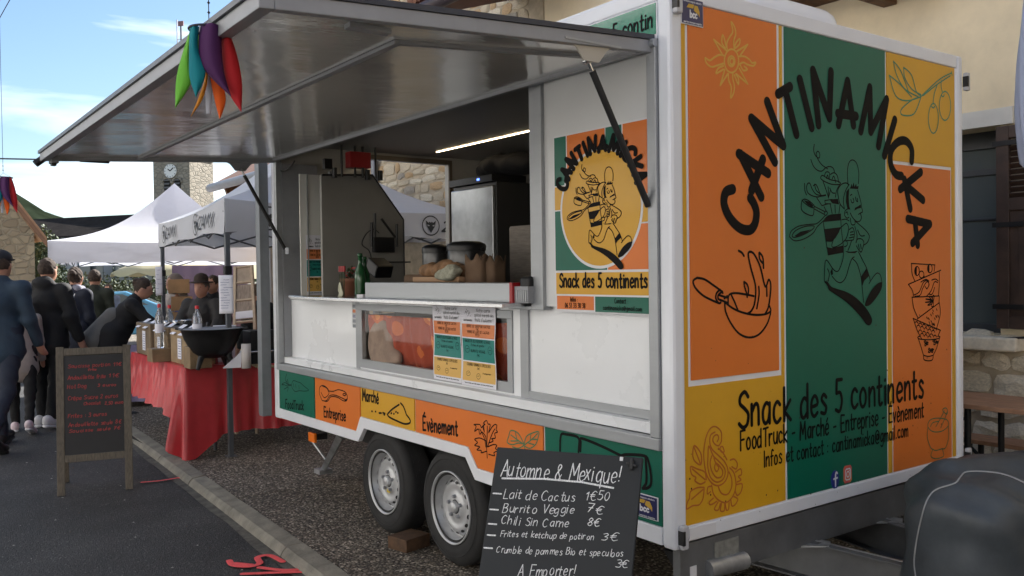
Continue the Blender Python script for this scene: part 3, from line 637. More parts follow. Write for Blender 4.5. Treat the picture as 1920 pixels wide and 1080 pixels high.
# clock
cc=tp(.49,-.012,zz(322)); cR=.78
def circ(c,r,n=28,dy=0.): return [c+exn*(r*math.cos(2*math.pi*k/n))+Vector((0,0,r*math.sin(2*math.pi*k/n)))-by*dy for k in range(n)]
ck=MB().prism(circ(cc,cR),-by*.10).build('clock',mat('clock_face_white',(.75,.74,.70),.5),ct)
mb=MB()
for k in range(12):
    a_=math.pi*k/6; p=cc-by*.11+exn*math.sin(a_)*.62+Vector((0,0,math.cos(a_)*.62)); q=cc-by*.11+exn*math.sin(a_)*.72+Vector((0,0,math.cos(a_)*.72)); mb.tube([p,q],.035,4)
mb.build('numeral_ring',INK,ck)
mb=MB()
for a_,l_ in ((math.radians(310),.36),(math.radians(50),.55)): mb.tube([cc-by*.13,cc-by*.13+exn*math.sin(a_)*l_+Vector((0,0,math.cos(a_)*l_))],.05,4)
mb.build('clock_hand',INK,ck)
for u0 in (.30,.58):
    zb_,zs,w2=zz(368),zz(344),.13
    pts=[tp(u0,-.006,zb_),tp(u0+w2*1.35,-.006,zb_)]+[tp(u0+w2*.675+w2*.675*math.cos(t_),-.006,zs+W_*w2*.675*math.sin(t_)) for t_ in [math.pi*q/8 for q in range(9)]]
    bo=MB().prism(pts,-by*.03).build('bell_opening',mat('dark_opening',(.015,.014,.013),.9),ct)
    for k in range(7):
        z_=zb_+.15+k*.42
        if z_<zs+.5: MB().prism([tp(u0+.01,-.02,z_),tp(u0+w2*1.35-.01,-.02,z_),tp(u0+w2*1.35-.01,-.05,z_-.16),tp(u0+.01,-.05,z_-.16)],(0,0,.06)).build('louvre_board',mat('louvre_grey',(.14,.13,.12),.8),bo)
    outer=[tp(u0+w2*.675+w2*.95*math.cos(t_),-.03,zs+W_*w2*.95*math.sin(t_)) for t_ in [math.pi*q/8 for q in range(9)]]
    MB().tube(outer,.10,5).build('arch_moulding',TOWSTONE,ct)
# -- houses across the street (left of the view and behind the camera): sunlit fronts bounce light onto the trailer
RND=mat('cream_render',(.60,.59,.57),.9,var=.10,vs_=1.2)
def house(name,label,x0,x1,ya,yb,h,hr,rows,fx,nwin):
    o=thing(name,label,'house',((x0+x1)/2,(ya+yb)/2,0))
    MB().box((x0,ya,-.06),(x1,yb,h)).build('wall',RND,o)
    xm=(x0+x1)/2
    MB().prism([(x0-.4,ya-.3,h-.1),(x1+.4,ya-.3,h-.1),(x1+.4,ya-.3,h+.1),(xm,ya-.3,h+hr),(x0-.4,ya-.3,h+.1)],(0,yb-ya+.6,0)).build('roof',TILE,o)
    for i in range(nwin):
        for z_ in rows:
            y_=ya+.9+i*(yb-ya-1.2)/nwin
            MB().box((fx-.02,y_,z_),(fx+.015,y_+1.1,z_+1.6)).build('window',GLD,o)
            for s_ in (-.6,1.15): MB().box((fx+.02,y_+s_,z_-.02),(fx+.06,y_+s_+.55,z_+1.62)).build('shutter',DWOOD,o)
    return o
house('tall_house','tall cream rendered house across the street from the awning',-15,-7.4,4.3,19.3,8.2,2.2,(.9,3.9),-7.4,6)
house('low_house','lower cream house with red tiled roof across the street behind the camera',-15,-8.0,-20,3.9,6.4,2.0,(.8,3.8),-8.0,8)
bh=thing('added_back_house','unseen two storey house added behind the camera to steer light on the trailer front','house',(2,-14,0))  # unseen house, added to steer the light reaching the trailer front
MB().box((-4.5,-21,-.06),(13,-11.5,6.6)).build('wall',mat('brown_render',(.48,.40,.30),.9,var=.15,vs_=1),bh); MB().prism([(-5,-11,6.5),(-5,-11,6.7),(-5,-16.2,9.5),(-5,-21.5,6.7),(-5,-21.5,6.5)],(18.5,0,0)).build('roof',TILE,bh)
for i in range(5):
    for z_ in (.9,4.2): MB().box((-3.4+i*3.2,-11.52,z_),(-2.3+i*3.2,-11.47,z_+1.6)).build('window',GLD,bh)
# hedge and small trees behind the tents
hd=MB(); rg=np.random.default_rng(5)
for i in range(26):
    p=dep(27+rg.uniform(-1,1),150+i*9,545); leaves(hd,(p.x,p.y,.45+rg.uniform(-.15,.2)),1.05,700,.065,i)
tag(hd.build('hedge',FOL),'dark green clipped hedge seen under the white tent','hedge')
tr=thing('dark_conifer','dark bushy tree beside the corner of the stone gable house','tree',tuple(dep(30,78,540)[:2])+(0,))
c_=dep(30,80,470); mb=MB()
for k in range(7): leaves(mb,(c_.x+random.uniform(-.5,.5),c_.y+random.uniform(-.5,.5),1.0+k*.26),1.0-.06*k,900,.07,40+k)
mb.build('crown',FOL,tr); cyl('trunk',(c_.x,c_.y,-.1),(c_.x,c_.y,2.2),.14,TIMB,tr,8)

# grit, small leaves and gum spots on road and pavement
mb=MB(); rr=random.Random(21)
for i in range(520):
    if i%3: x_,y_,z_=rr.uniform(-3.2,-.7),rr.uniform(.8,7.5),-.0592
    else: x_,y_,z_=rr.uniform(-.2,.8),rr.uniform(1.6,6),.001
    r_=rr.choice([.002,.003,.004,.006,.010]); a0=rr.uniform(0,6)
    mb.add([(x_+r_*math.cos(a0+t_)*rr.uniform(.6,1),y_+r_*math.sin(a0+t_)*rr.uniform(.6,1),z_+r_*.12) for t_ in (0,1.2,2.5,3.7,5)]+[(x_,y_,z_+r_*.55)],[(0,1,5),(1,2,5),(2,3,5),(3,4,5),(4,0,5)],rr.choice([0,0,0,1]))
g_=mb.build('grit',[mat('pale_grit',(.30,.29,.27),.9),mat('brown_leaf_bits',(.12,.06,.025),.8)]); g_['kind']='stuff'; g_['label']='pale grit and leaf crumbs scattered over the road and pavement'
# ------------------------------------------------------------------ food trailer
W_T,L_T,ZB,ZT=2.09,3.92,.485,2.553
T=thing('food_trailer','white food trailer with orange, green and yellow panels and its awning flap raised','food trailer',(1.045,1.96,0))
def FX(px,py): return on(1,0,px,py)          # front face plane
def SX(px,py): return on(0,0,px,py)          # serving side plane
NF=(0,-1,0); NS=(-1,0,0)
# shell
for a_,b_ in (((0,0,ZB-.01),(.066,.066,ZT)),((W_T-.05,0,ZB),(W_T,.05,ZT)),((0,L_T-.085,ZB-.005),(.05,L_T,ZT)),((W_T-.05,L_T-.05,ZB),(W_T,L_T,ZT))): MB().box(a_,b_).build('corner_post',WHITE,T,bevel=.014)
m=MB(); m.box((.066,.004,2.489),(W_T-.05,.05,ZT-.002)); m.build('front_top_rail',WHITE,T,bevel=.006)
fb=MB().box((.066,.004,ZB+.012),(W_T-.05,.05,.552)).build('front_bottom_rail',WHITE,T,bevel=.005)
MB().box((.078,.0005,.503),(.225,.004,.546)).build('reflector',PALE,T,bevel=.001); MB().box((1.88,.0005,.503),(2.03,.004,.546)).build('reflector',PALE,T,bevel=.001)
MB().box((.0661,.014,.552),(W_T-.0501,.045,2.489)).build('front_wall',WHITE,T)
MB().box((.003,.066,2.492),(.045,L_T-.085,ZT-.002)).build('side_top_rail',WHITE,T,bevel=.006)
MB().box((.01,.05,ZT-.04),(W_T-.01,L_T-.01,ZT+.004)).build('roof',WHITE,T)
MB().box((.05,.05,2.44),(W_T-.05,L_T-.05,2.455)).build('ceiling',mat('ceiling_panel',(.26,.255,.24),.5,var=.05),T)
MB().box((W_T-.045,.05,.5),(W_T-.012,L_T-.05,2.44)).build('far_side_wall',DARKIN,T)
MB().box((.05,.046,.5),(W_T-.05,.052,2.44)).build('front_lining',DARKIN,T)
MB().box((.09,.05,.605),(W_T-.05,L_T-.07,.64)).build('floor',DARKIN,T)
# rear end wall with the open doorway (x .735..1.47)
m=MB().box((.05,L_T-.06,.5),(.735,L_T-.01,2.44)).box((1.47,L_T-.06,.5),(W_T-.05,L_T-.01,2.44)).box((.735,L_T-.06,2.385),(1.47,L_T-.01,2.44)).box((.735,L_T-.06,.5),(1.47,L_T-.01,1.2))
m.build('rear_wall',mat('rear_wall_lining',(.40,.39,.36),.35,var=.05,coat=.3),T)
MB().box((.70,L_T-.075,1.2),(.735,L_T-.058,2.42)).box((1.47,L_T-.075,1.2),(1.50,L_T-.058,2.42)).box((.735,L_T-.075,2.385),(1.47,L_T-.058,2.42)).build('doorway_frame',mat('bronze_frame',(.17,.14,.11),.5,.3),T)
# roof dome
P_=[]; 
nets_obj('roof_vent',[rbox((1.05,.55,2.62),(.37,.34,.115),.10)],WHITE,T,res=.03,k=.02)
# front art panels ------------------------------------------------
YF=.010
def pan(x0,z0,x1,z1,m_,lift=0.,name='graphic_panel'):
    return MB().box((x0,YF-lift,z0),(x1,.0141,z1)).build(name,m_,T)
pan(.068,.556,.0895,2.487,YELLOW); pan(.0895,.556,.659,1.070,YELLOW); pan(.643,1.070,.659,2.487,YELLOW)
pan(.106,1.092,.624,2.487,ORANGE); pan(.675,.556,1.407,2.487,GREEN)
pan(1.421,.556,1.449,1.995,YELLOW); pan(1.421,1.995,2.024,2.487,YELLOW); pan(1.996,.556,2.024,1.995,YELLOW)
pan(1.463,.556,1.982,1.979,ORANGE)
def art(S,fn,nrm,wd,m_,name='line_drawing',fills=(),parent=T,lift=.001,taper=False):
    mb=MB(); strokes(mb,S,fn,nrm,wd,lift,0,taper)
    for i,f in enumerate(fills): fillpoly(mb,f,fn,nrm,lift+.0003+.00005*i)
    return mb.build(name,m_,parent)
def Z(ox,oy,sc): return lambda a,b:(ox+a/sc,oy+b/sc)
def mapF(ox,oy,sc):
    return lambda a,b: FX(ox+a/sc,oy+b/sc)+Vector((0,YF,0))
# big arched name
name_strokes=[]   # in front-plane metres (x,z)
def addn(s,ox=1240,oy=0,sc=2.348,k=5):
    for st in parse(s,k): name_strokes.append([(lambda p:(p.x,p.z))(FX(ox+a/sc,oy+b/sc)) for a,b in st])
addn('322,832 292,846 284,895 308,955 352,1002 396,1012 420,985 427,935 415,895 398,868')
addn('/357,678 448,866|/350,676 478,762|/455,700 405,838')
addn('/508,712 405,520|/405,520 545,640|/545,640 474,446')
addn('/522,412 575,380|/555,400 603,590')
addn('/618,348 670,560');addn('/700,548 676,308|/676,308 748,518|/748,518 755,314')
addn('/788,548 828,356|/828,356 854,550|/785,498 866,510');addn('/886,576 926,384|/926,384 930,578|/930,578 1000,436|/1000,436 964,642')
addn('/1036,526 990,684');addn('1110,708 1110,655 1085,620 1050,624 1020,662 1018,722 1040,766 1066,774')
addn('/1150,757 1060,832|/1078,790 1104,918|/1092,822 1160,880')
addn('/1475,100 1612,132|/1612,132 1504,250|/1518,108 1536,262',1260,380,3.31)
def yoff(p): return Vector((p[0],YF,p[1]))
mb=MB(); strokes(mb,name_strokes,lambda a,b:yoff((a,b)),NF,.041,.0012,taper=False); mb.build('brand_lettering',INK,T)
# running cook emblem
CH=[];CHF=[]
def toF(st,ox,oy,sc): return [(lambda p:(p.x,p.z))(FX(ox+a/sc,oy+b/sc)) for a,b in st]
c1="283,95 278,150 295,195 325,215 332,180 315,155 300,180 318,230 350,275 400,310|253,228 275,285 310,322 350,330 385,300 420,290 450,305 462,340|345,375 340,395 370,420 430,445 490,450 515,440 490,420 420,405 360,370 345,375|372,375 385,340 415,345 418,400|390,395 400,365 410,400|425,360 455,345 485,370 497,430|440,400 455,375 472,430|360,420 385,490 410,570|510,445 480,500 470,560|420,480 440,520 465,525|/405,470 410,560 425,500|215,470 225,440 245,440 265,490 300,535 350,545 385,540|215,470 225,520 270,550 320,560|285,445 300,500 340,535|275,460 300,450 330,520|198,440 200,500 215,540|/305,565 350,635 400,620|/305,560 385,545|180,590 200,578 240,595 282,635 275,655 235,640 195,610 180,590|175,585 168,660 200,700 270,722 280,650|/280,640 380,690|/285,665 370,712|372,700 385,682 400,700 385,722 370,708|/370,645 390,690|65,910 80,860 150,815 250,800 300,795 340,765 380,720|65,910 110,945 190,930 270,880 310,820 380,755|88,900 120,855 200,820 280,815 260,850 180,895 110,915 88,900|/362,775 372,850 385,940 405,1068|/515,710 520,830 540,1000 540,1050|/405,1070 540,1045|/380,590 440,580|/375,590 380,618 430,620|/425,630 440,705|/465,630 468,700|/510,625 500,700|580,450 575,330 590,255 620,232 655,260 675,340 672,440|495,560 490,500 520,450 560,435 590,450|590,450 560,500 540,580 548,665|495,560 510,620 548,665|665,500 690,590 700,650 708,690 690,700 698,740 685,770 655,775 620,740 600,700|575,665 555,680 550,720 570,745 588,738|560,700 572,690 578,715|605,580 615,610 632,600 625,570|645,560 652,590 665,600 660,570|600,545 615,535|672,712 692,700|600,745 610,800 640,800 640,760|640,770 700,820 750,870 768,910 750,960 715,985|665,850 690,900 725,900|650,960 665,930 700,930 720,960 710,1010 695,1045 670,1020 655,990|670,975 680,1020|690,975 697,1015|525,760 560,755 590,770|575,800 555,795 500,850 450,940 440,1000 500,985 560,930 585,850 575,800|585,850 620,830 635,870 630,930 610,940 560,945|600,870 625,865|600,895 630,890|590,920 628,912|545,945 570,950 572,985 548,998|640,820 660,900 652,960|580,1030 600,980 612,940"
for st in parse(c1,4): CH.append(toF(st,1470,250,4.696))
c2="540,250 535,310 500,405 470,415 440,385 400,325 382,325 375,380 372,500 390,520|400,395 415,440 405,505|440,460 480,505 520,515 560,470 590,370 615,305 635,290|620,305 660,350 690,450 705,560 718,690|672,245 710,320 745,390 770,470 775,500|765,525 800,470 835,432 865,450 878,510 878,530"
for st in parse(c2,4): CH.append(toF(st,1470,420,4.696))
for s in ("400,722 430,712 515,705 518,765 365,780 372,750","372,842 515,825 500,870 470,920 435,955 385,952","388,1000 440,1010 540,985 540,1048 408,1068","415,580 490,575 500,625 440,615","565,510 590,480 585,560 590,640 600,670 575,668 560,600","635,680 640,655 668,640 690,625 694,655 665,662","550,1035 600,1042 668,1035 640,1055 580,1052","190,588 240,600 275,635 265,652 220,625","110,900 160,865 255,845 200,882 120,912","595,485 612,440 615,470 630,430 636,470 650,440 655,468 672,460 668,490"):
    CHF.append(toF([tuple(map(float,q.split(','))) for q in s.split()],1470,250,4.696))
for s in ("742,388 766,455 722,500 703,548 695,460","440,385 447,440 432,455 424,420"):
    CHF.append(toF([tuple(map(float,q.split(','))) for q in s.split()],1470,420,4.696))
for s in ("865,512 880,520 870,580 820,660 770,715 730,722 735,680 780,590 830,530 865,512","372,505 400,510 430,550 480,570 570,600 650,650 730,730 780,810 790,860 770,892 740,885 700,830 620,740 540,670 450,610 410,580 400,550 372,505"):
    CHF.append(toF(parse(s,3)[0],1470,420,4.696))
art(CH,lambda a,b:yoff((a,b)),NF,.0048,INK,'cook_emblem',CHF)
# sun
sun_='890,490 885,430 910,370 945,310 930,215 965,270 975,340 955,400 960,490|900,735 905,800 930,870 925,975 955,920 960,850 945,780 945,730|855,550 810,545 760,570 715,600 670,575 685,630 735,665 790,650 855,630|1010,560 1060,560 1110,590 1140,625 1175,620 1150,655 1090,640 1050,620 1010,640|/840,540 755,390 880,500|/985,510 1095,440 1020,550|/865,690 820,850 895,735|/980,735 1095,835 1010,680|870,480 835,420 845,345 865,400 880,470|960,480 1010,440 1015,385 980,420 960,480|850,690 780,730 800,680 850,655|1020,650 1050,700 1090,690 1060,660|960,745 1000,840 1000,780 975,740'
S_=parse(sun_)+[ell(932,605,72,118),ell(932,608,34,52),ell(935,610,20,32)]
art(S_,mapF(1200,0,5.333),NF,.0075,INKY)
# olive branch
S_=parse('1285,320 1230,350 1150,425|1280,332 1220,372 1160,420|1285,315 1288,330|1030,268 1045,330 1080,390 1140,425|1030,268 1062,310 1095,400|1075,295 1080,340 1110,390 1150,415|1075,295 1110,330 1130,400 1150,420|1012,330 1040,420 1090,442 1150,425|1012,330 1060,370 1110,425|1150,425 1110,440 1065,480 1070,505 1120,500 1150,430|1222,375 1210,410 1204,455|1240,352 1240,380 1245,402|1198,468 1206,474 1212,466|1240,418 1248,424 1254,416')+[ell(1206,520,22,66),ell(1257,465,25,64)]
art(S_,mapF(1240,0,2.348),NF,.007,INKG)
# wok
S_=parse('165,5 125,40 150,110 220,180 300,225 385,262|165,5 240,20 330,80 412,140|398,125 362,160 355,215 385,262 405,255|420,142 425,160|412,150 380,180 378,215 400,232|/385,180 465,205|/400,228 470,258|/470,190 440,215|445,255 455,350 510,470 590,570 690,610 790,580 870,480 905,380 910,340|445,250 520,310 620,355 740,380 850,375 908,345 905,310 890,275|480,275 480,205 500,170 560,160 640,170 740,190|/510,175 545,250 580,340|640,45 645,90 665,160 672,200|640,45 670,70 685,120 680,180|790,95 792,180 770,315|870,90 872,190')
art(S_,mapF(1280,520,5.4),NF,.009,INK)
S_=parse('590,690 612,640 625,520 612,478 590,520 560,400 525,325 500,305 485,320 500,400 530,520 525,620 505,670 480,690|425,298 445,310 458,330|555,310 575,340 580,405|552,312 556,350 575,375')
art(S_,mapF(1260,380,3.31),NF,.010,INK)
# stacked bowls
S_=parse('/158,68 375,82|160,68 165,160 190,230|375,80 368,140|/130,262 430,130|130,262 165,310 180,370|415,145 415,260 408,360|180,360 230,330 270,240 310,228 318,270 300,300 285,280|300,368 340,320 370,240 400,245|190,372 240,360 262,300 300,238 322,262 300,305|318,350 350,350 372,290|245,240 290,215 320,230|345,222 380,212 405,230|/163,380 412,368|165,380 180,480 220,572|/213,580 415,430|415,370 413,430|415,430 425,530 390,668|/173,575 427,685|175,575 210,680 252,762|425,685 400,742|216,752 235,765 320,772 400,762 422,745 405,738|216,752 225,742 240,742|220,752 245,830 270,915|420,748 390,850 358,915|270,915 275,955 320,966 352,955 360,915|270,915 315,925 360,915')
S_+=[ell(210,138,22,42,14),ell(328,115,22,40,14),ell(252,170,22,32,12)]
rr=random.Random(3)
for i in range(6):
    a_=math.pi*(.55+i*.19); S_.append(smooth([(360,415),(360+45*math.cos(a_)-8,415+38*math.sin(a_)),(360+75*math.cos(a_),415+58*math.sin(a_)*.9),(360+45*math.cos(a_)+8,415+45*math.sin(a_)),(360,415)],3))
for r_ in range(5):
    for c_ in range(6):
        x_=205+c_*34+(r_%2)*17; y_=622+r_*32+c_*12
        if x_<395-r_*4 and y_<762 and x_>195+r_*12: S_.append([(x_+14*math.cos(t_),y_+17*math.sin(t_)) for t_ in [math.pi*q/5+math.pi for q in range(6)]])
for i in range(26):
    x_=rr.uniform(265,405); y_=rr.uniform(470,640)
    if y_>575-(x_-220)*.72+12 and y_<600+(x_-180)*.4-10: S_.append([(x_,y_),(x_+6,y_+14)])
for cx_,cy_ in ((285,805),(375,795),(335,870)):
    for k in range(5):
        a_=rr.uniform(0,6.28); S_.append(smooth([(cx_,cy_),(cx_+22*math.cos(a_),cy_+18*math.sin(a_)),(cx_+30*math.cos(a_+.6),cy_+24*math.sin(a_+.6)),(cx_+14*math.cos(a_+.9),cy_+12*math.sin(a_+.9))],3))
def halfell(cx,cy,rx,ry,s=1): return [(cx+s*0,cy-ry)]+[(cx-s*rx*math.cos(t_),cy+ry*math.sin(t_)) for t_ in [math.pi*(q/8-.5) for q in range(9)]]
art(S_,mapF(1680,480,4.909),NF,.0055,INK,fills=[halfell(208,138,20,40),halfell(324,115,20,38),[(245,205),(278,178),(280,195),(262,208)]])
# paisley
S_=parse('375,235 350,275 318,265 295,230 305,190 335,175 350,205 335,238|375,235 372,150 320,100 270,120 232,200 212,330 218,450 240,550 285,620 340,645 395,620 430,560 432,490 400,420 345,365 290,310 268,250 275,180 315,150|345,300 390,345 425,405|258,280 250,380 250,480 275,570 330,612 385,590 408,535 400,480 350,420 300,370 258,280|285,370 270,440 290,520 330,570 375,560 385,510 350,455 320,430 305,390|320,440 310,480 330,515 350,480 330,450|285,640 300,720 350,780 420,800 480,740 508,640 490,530 450,480|345,655 375,715 430,725 468,660 468,580 445,520|185,450 185,350 125,275 110,360 130,420 185,450|/122,290 180,440|235,590 220,520 150,490 90,470 100,540 140,570 130,600 180,630 225,610|/105,490 225,590|215,660 150,665 90,700 80,760 60,800 55,860 110,830 170,820 205,760 215,670|/100,770 205,680|365,290 385,285 400,330 380,335 362,315 365,290|455,410 490,400 520,440 510,490 470,470|505,520 550,490 560,540 530,560 555,590 520,610|515,635 565,630 555,700 520,735 500,690|490,745 525,770 500,820 470,830 460,770|445,800 440,860 420,870 410,810|375,810 365,875 400,875 405,810|345,795 310,860 345,870 365,810|300,760 260,800 280,820 330,790|275,700 245,720 250,660 285,650')
art(S_,mapF(1280,780,4.91),NF,.0062,INKO)
# mortar and pestle
S_=parse('1305,325 1315,293 1350,282 1400,290 1408,320 1375,348 1330,350 1305,325|1318,325 1330,305 1360,298|1305,325 1302,380 1318,430 1330,440|1408,320 1410,380 1395,430 1378,440|1330,440 1345,446 1380,436|1330,440 1320,475 1345,488 1375,480 1385,470 1378,440|1345,325 1370,280 1388,245|1370,330 1390,285 1402,250|1380,238 1395,230 1405,245 1400,262 1385,250 1380,238')
art(S_,mapF(1260,680,2.7),NF,.0055,mat('dark_green_print',(.03,.12,.05),.35))
# front wording
def wf(s,xa,xb,zb_,h,wd,zc=None):
    mb=MB(); write(mb,s,(xa,YF,zb_),(xb,YF,zc if zc is not None else zb_),h,NF,wd,(0,0,1),jit=.03,lift=.0015); mb.build('contact_lettering',INK,T)
wf('Snack des 5 continents',.372,1.722,.885,.135,.0165,.880)
wf('FoodTruck - Marché - Entreprise - Évènement',.380,1.722,.797,.075,.009,.785)
wf('Infos et contact : cantinamicka@gmail.com',.520,1.585,.712,.062,.0075,.708)
# two round social media marks
fbm=MB().prism([FX(1569.5,0)*0+Vector((1.000+.030*math.cos(t_),YF-.0012,.590+.040*math.sin(t_))) for t_ in [2*math.pi*q/28 for q in range(28)]],(0,.0014,0)).build('social_badge',mat('deep_blue_print',(.02,.03,.22),.35),T)
mb=MB(); strokes(mb,[smooth([(1.014,.616),(1.006,.620),(1.001,.606),(1.001,.562)]),[(.988,.594),(1.014,.596)]],lambda a,b:Vector((a,YF-.0014,b)),NF,.009,.001); mb.build('letter_f',PALE,fbm)
m_ig=mat('pink_orange_print',(.55,.03,.10),.35,col2=(.75,.25,.03),vs_=14)
igm=MB().prism([Vector((1.093+x_*.030,YF-.0012,.600+z_*.038)) for x_,z_ in ((-1,-.7),(-.7,-1),(.7,-1),(1,-.7),(1,.7),(.7,1),(-.7,1),(-1,.7))],(0,.0014,0)).build('social_badge',m_ig,T)
mb=MB(); f_=lambda a,b:Vector((1.093+a*.030,YF-.0014,.600+b*.038))
strokes(mb,[ell(0,0,.33,.33,16),[(-.62,-.45),(-.62,.45),(-.45,.62),(.45,.62),(.62,.45),(.62,-.45),(.45,-.62),(-.45,-.62),(-.62,-.45)],[(.36,.38),(.38,.4)]],f_,NF,.0055,.001); mb.build('camera_mark',PALE,igm)
# maker's enamel plate
def plate(c,ex,hw,hh,nrm,par):
    c=Vector(c);ex=Vector(ex);n=Vector(nrm)
    pl=MB().obox(c+n*.002,ex*hw,n*.002,Vector((0,0,hh))).build('maker_plate',PALE,par,bevel=.002)
    MB().obox(c+n*.0045,ex*hw*.93,n*.001,Vector((0,0,hh*.92))).build('plate_face',NAVY,pl)
    f_=lambda a,b:c+n*.0056+ex*(hw*a)+Vector((0,0,hh*b))
    mb=MB(); S,wt=text('bcc',0); strokes(mb,[[(-.22+a*.62/wt,-.42+b*.5) for a,b in st] for st in S],f_,nrm,.006,.0004)
    for yy,a0,a1 in ((.74,-.8,.8),(-.78,-.8,.8)):
        S,wt=text('carrosserie magasins ambulants' if yy>0 else 'www bcc remorques magasins',0)
        strokes(mb,[[(a0+a*(a1-a0)/wt,yy-.08+b*.14) for a,b in st] for st in S],f_,nrm,.0012,.0004)
    mb.build('plate_lettering',PALE,pl)
    mb=MB(); fillpoly(mb,[(-.55,.25),(-.35,.55),(.15,.55),(.05,.25)],f_,nrm,.0004); fillpoly(mb,[(.18,.5),(.45,.5),(.62,.1),(.62,-.3),(.5,-.1),(.3,.0),(.1,.12)],f_,nrm,.0004); mb.build('plate_emblem',mat('gold_print',(.55,.33,.03),.4),pl)
pc=(FX(1281,3)+FX(1326,46))/2
plate((.125,YF-.001,2.455),(1,0,0),.060,.050,NF,T)
# marker lamps on the corners
def lampF(x,z,n): 
    l=MB().obox(Vector((x,-.012,z)),(.017,0,0),(0,.012,0),(0,0,.045)).build('marker_lamp',mat('clear_lamp_plastic',(.5,.5,.52),.15,spec=.8),T,bevel=.007)
    MB().obox(Vector((x-.012,-.014,z)),(.006,0,0),(0,.013,0),(0,0,.026)).build('lamp_body',BLACK,l)
lampF(.030,2.475,0); lampF(.034,.525,0); lampF(W_T+.012,2.425,0); lampF(W_T+.012,.545,0)
# fly specks and stone chips on the front
mb=MB(); rr=random.Random(11)
for i in range(95):
    x_=rr.uniform(.07,2.02); z_=.50+abs(rr.gauss(0,.5))*.9
    if z_>2.4: continue
    r_=rr.choice([.0012,.0016,.002,.0035]); mb.add([(x_+r_*math.cos(t_),(.0035 if z_<.55 else YF-.0008),z_+r_*1.2*math.sin(t_)) for t_ in (0,1.05,2.1,3.14,4.2,5.2)],[(5,4,3,2,1,0)[::-1]])
mb.build('road_specks',mat('dirt_speck',(.05,.03,.02),.8),T)
# ---------------------------------------------------------------- side: skirt
def sk(pts,m_,name,x=.006,d=.02): return MB().prism([(x,p[0],p[1]) for p in pts],(d,0,0)).build(name,m_,T)
bot=[(3.835,.489),(2.577,.500),(2.497,.590),(1.397,.596),(1.315,.500),(.0665,.483)]
top=[(.0665,.549),(1.296,.559),(1.377,.650),(2.543,.655),(2.603,.560),(3.835,.556)]
MB().prism([(.0,p[0],p[1]) for p in bot+top],(.03,0,0)).build('skirt_rail',WHITE,T,bevel=.003)
MB().box((.014,.0665,.60),(.03,3.835,.834)).build('skirt_board',WHITE,T)
MB().box((.014,1.30,.56),(.03,.0665,.61)).build('skirt_board',WHITE,T); MB().box((.0141,3.835,.56),(.03,2.60,.61)).build('skirt_board',WHITE,T)
zt_=.832
sk([(3.832,.557),(3.226,.559),(3.226,zt_),(3.832,zt_)],GREEN,'skirt_panel')
sk([(3.208,.559),(2.606,.561),(2.556,.63),(2.556,zt_),(3.208,zt_)],ORANGE,'skirt_panel')
sk([(2.540,.657),(1.904,.655),(1.904,zt_),(2.540,zt_)],YELLOW,'skirt_panel')
sk([(1.888,.655),(1.375,.652),(1.294,.561),(.782,.557),(.782,zt_),(1.888,zt_)],ORANGE,'skirt_panel')
sk([(.766,.557),(.068,.551),(.068,zt_),(.766,zt_)],GREEN,'skirt_panel')
XP=.006
def mapS(ox,oy,sc,X=XP): return lambda a,b:on(0,X,ox+a/sc,oy+b/sc)
art(parse('330,395 345,362 380,372 410,382 440,410 485,448 450,458 400,455 360,460 335,430 330,395|/365,395 370,430|/395,405 398,440|/345,385 350,420|330,402 300,395 280,385 300,400|330,402 290,410 270,405|300,400 270,380 240,395 265,400|285,395 290,350 300,390 |285,300 270,350 290,380|265,400 240,400|295,420 260,440|300,425 290,460'),mapS(480,640,4.908),NS,.0045,INK)
art(parse('610,545 585,480 590,420 625,408 665,440 672,480 650,510 625,515 600,470|610,410 650,430 668,462|668,455 710,460 760,445 820,465 840,500 842,525 820,545|610,545 650,545 680,500 730,495 790,520 830,540|815,478 800,488 815,500 830,490 815,478|625,548 660,550 690,510 750,515 800,545 832,548 842,530'),mapS(480,640,4.908),NS,.006,INK)
art(parse('820,775 850,745 895,715|905,705 925,730 945,785|950,790 970,820 965,840 930,845 880,825 830,800 815,780|840,775 845,772|858,778 862,776|872,765 876,763|885,772 888,770|/710,760 714,760|/735,762 738,762|/760,772 775,772|/785,770 800,775 |/792,782 798,784'),mapS(500,560,3.6),NS,.011,INK)
cil='1490,1075 1485,1000 1480,930|1480,930 1455,900 1440,915 1430,880 1405,895 1415,860 1400,850 1440,850 1450,870 1465,860 1470,900|1470,900 1460,860 1475,850 1465,840 1485,822 1495,845 1510,850 1505,880 1500,900|1500,905 1520,870 1540,850 1555,855 1550,885 1560,900 1540,910 1545,940 1520,945 1530,960 1500,975|1480,960 1440,940 1405,950 1425,970 1405,990 1440,1000 1420,1020 1450,1025 1450,1040 1485,1030|1495,1000 1530,985 1555,990 1545,1010 1560,1025 1535,1040 1540,1060 1500,1050|1480,1000 1470,940 1440,880|1487,1000 1490,900 1490,860|1492,1000 1520,920 1540,880'
art(parse(cil,4),mapS(500,560,3.6),NS,.0055,INK)
mint='1740,985 1700,910 1650,890 1635,930 1625,970 1660,985 1700,975 1740,985 1700,1010 1660,1000|1740,985 1755,930 1800,905 1838,900 1830,950 1815,985 1780,1010 1750,1000 1740,985|1740,985 1690,950 1650,920|1690,950 1680,905|1700,960 1650,960|1745,985 1790,950 1830,910|1780,955 1785,915|1790,950 1825,950|1740,990 1745,1020|1770,975 1805,985'
art(parse(mint,4),mapS(500,560,3.6),NS,.0065,mat('green_ink_on_orange',(.06,.16,.07),.4))
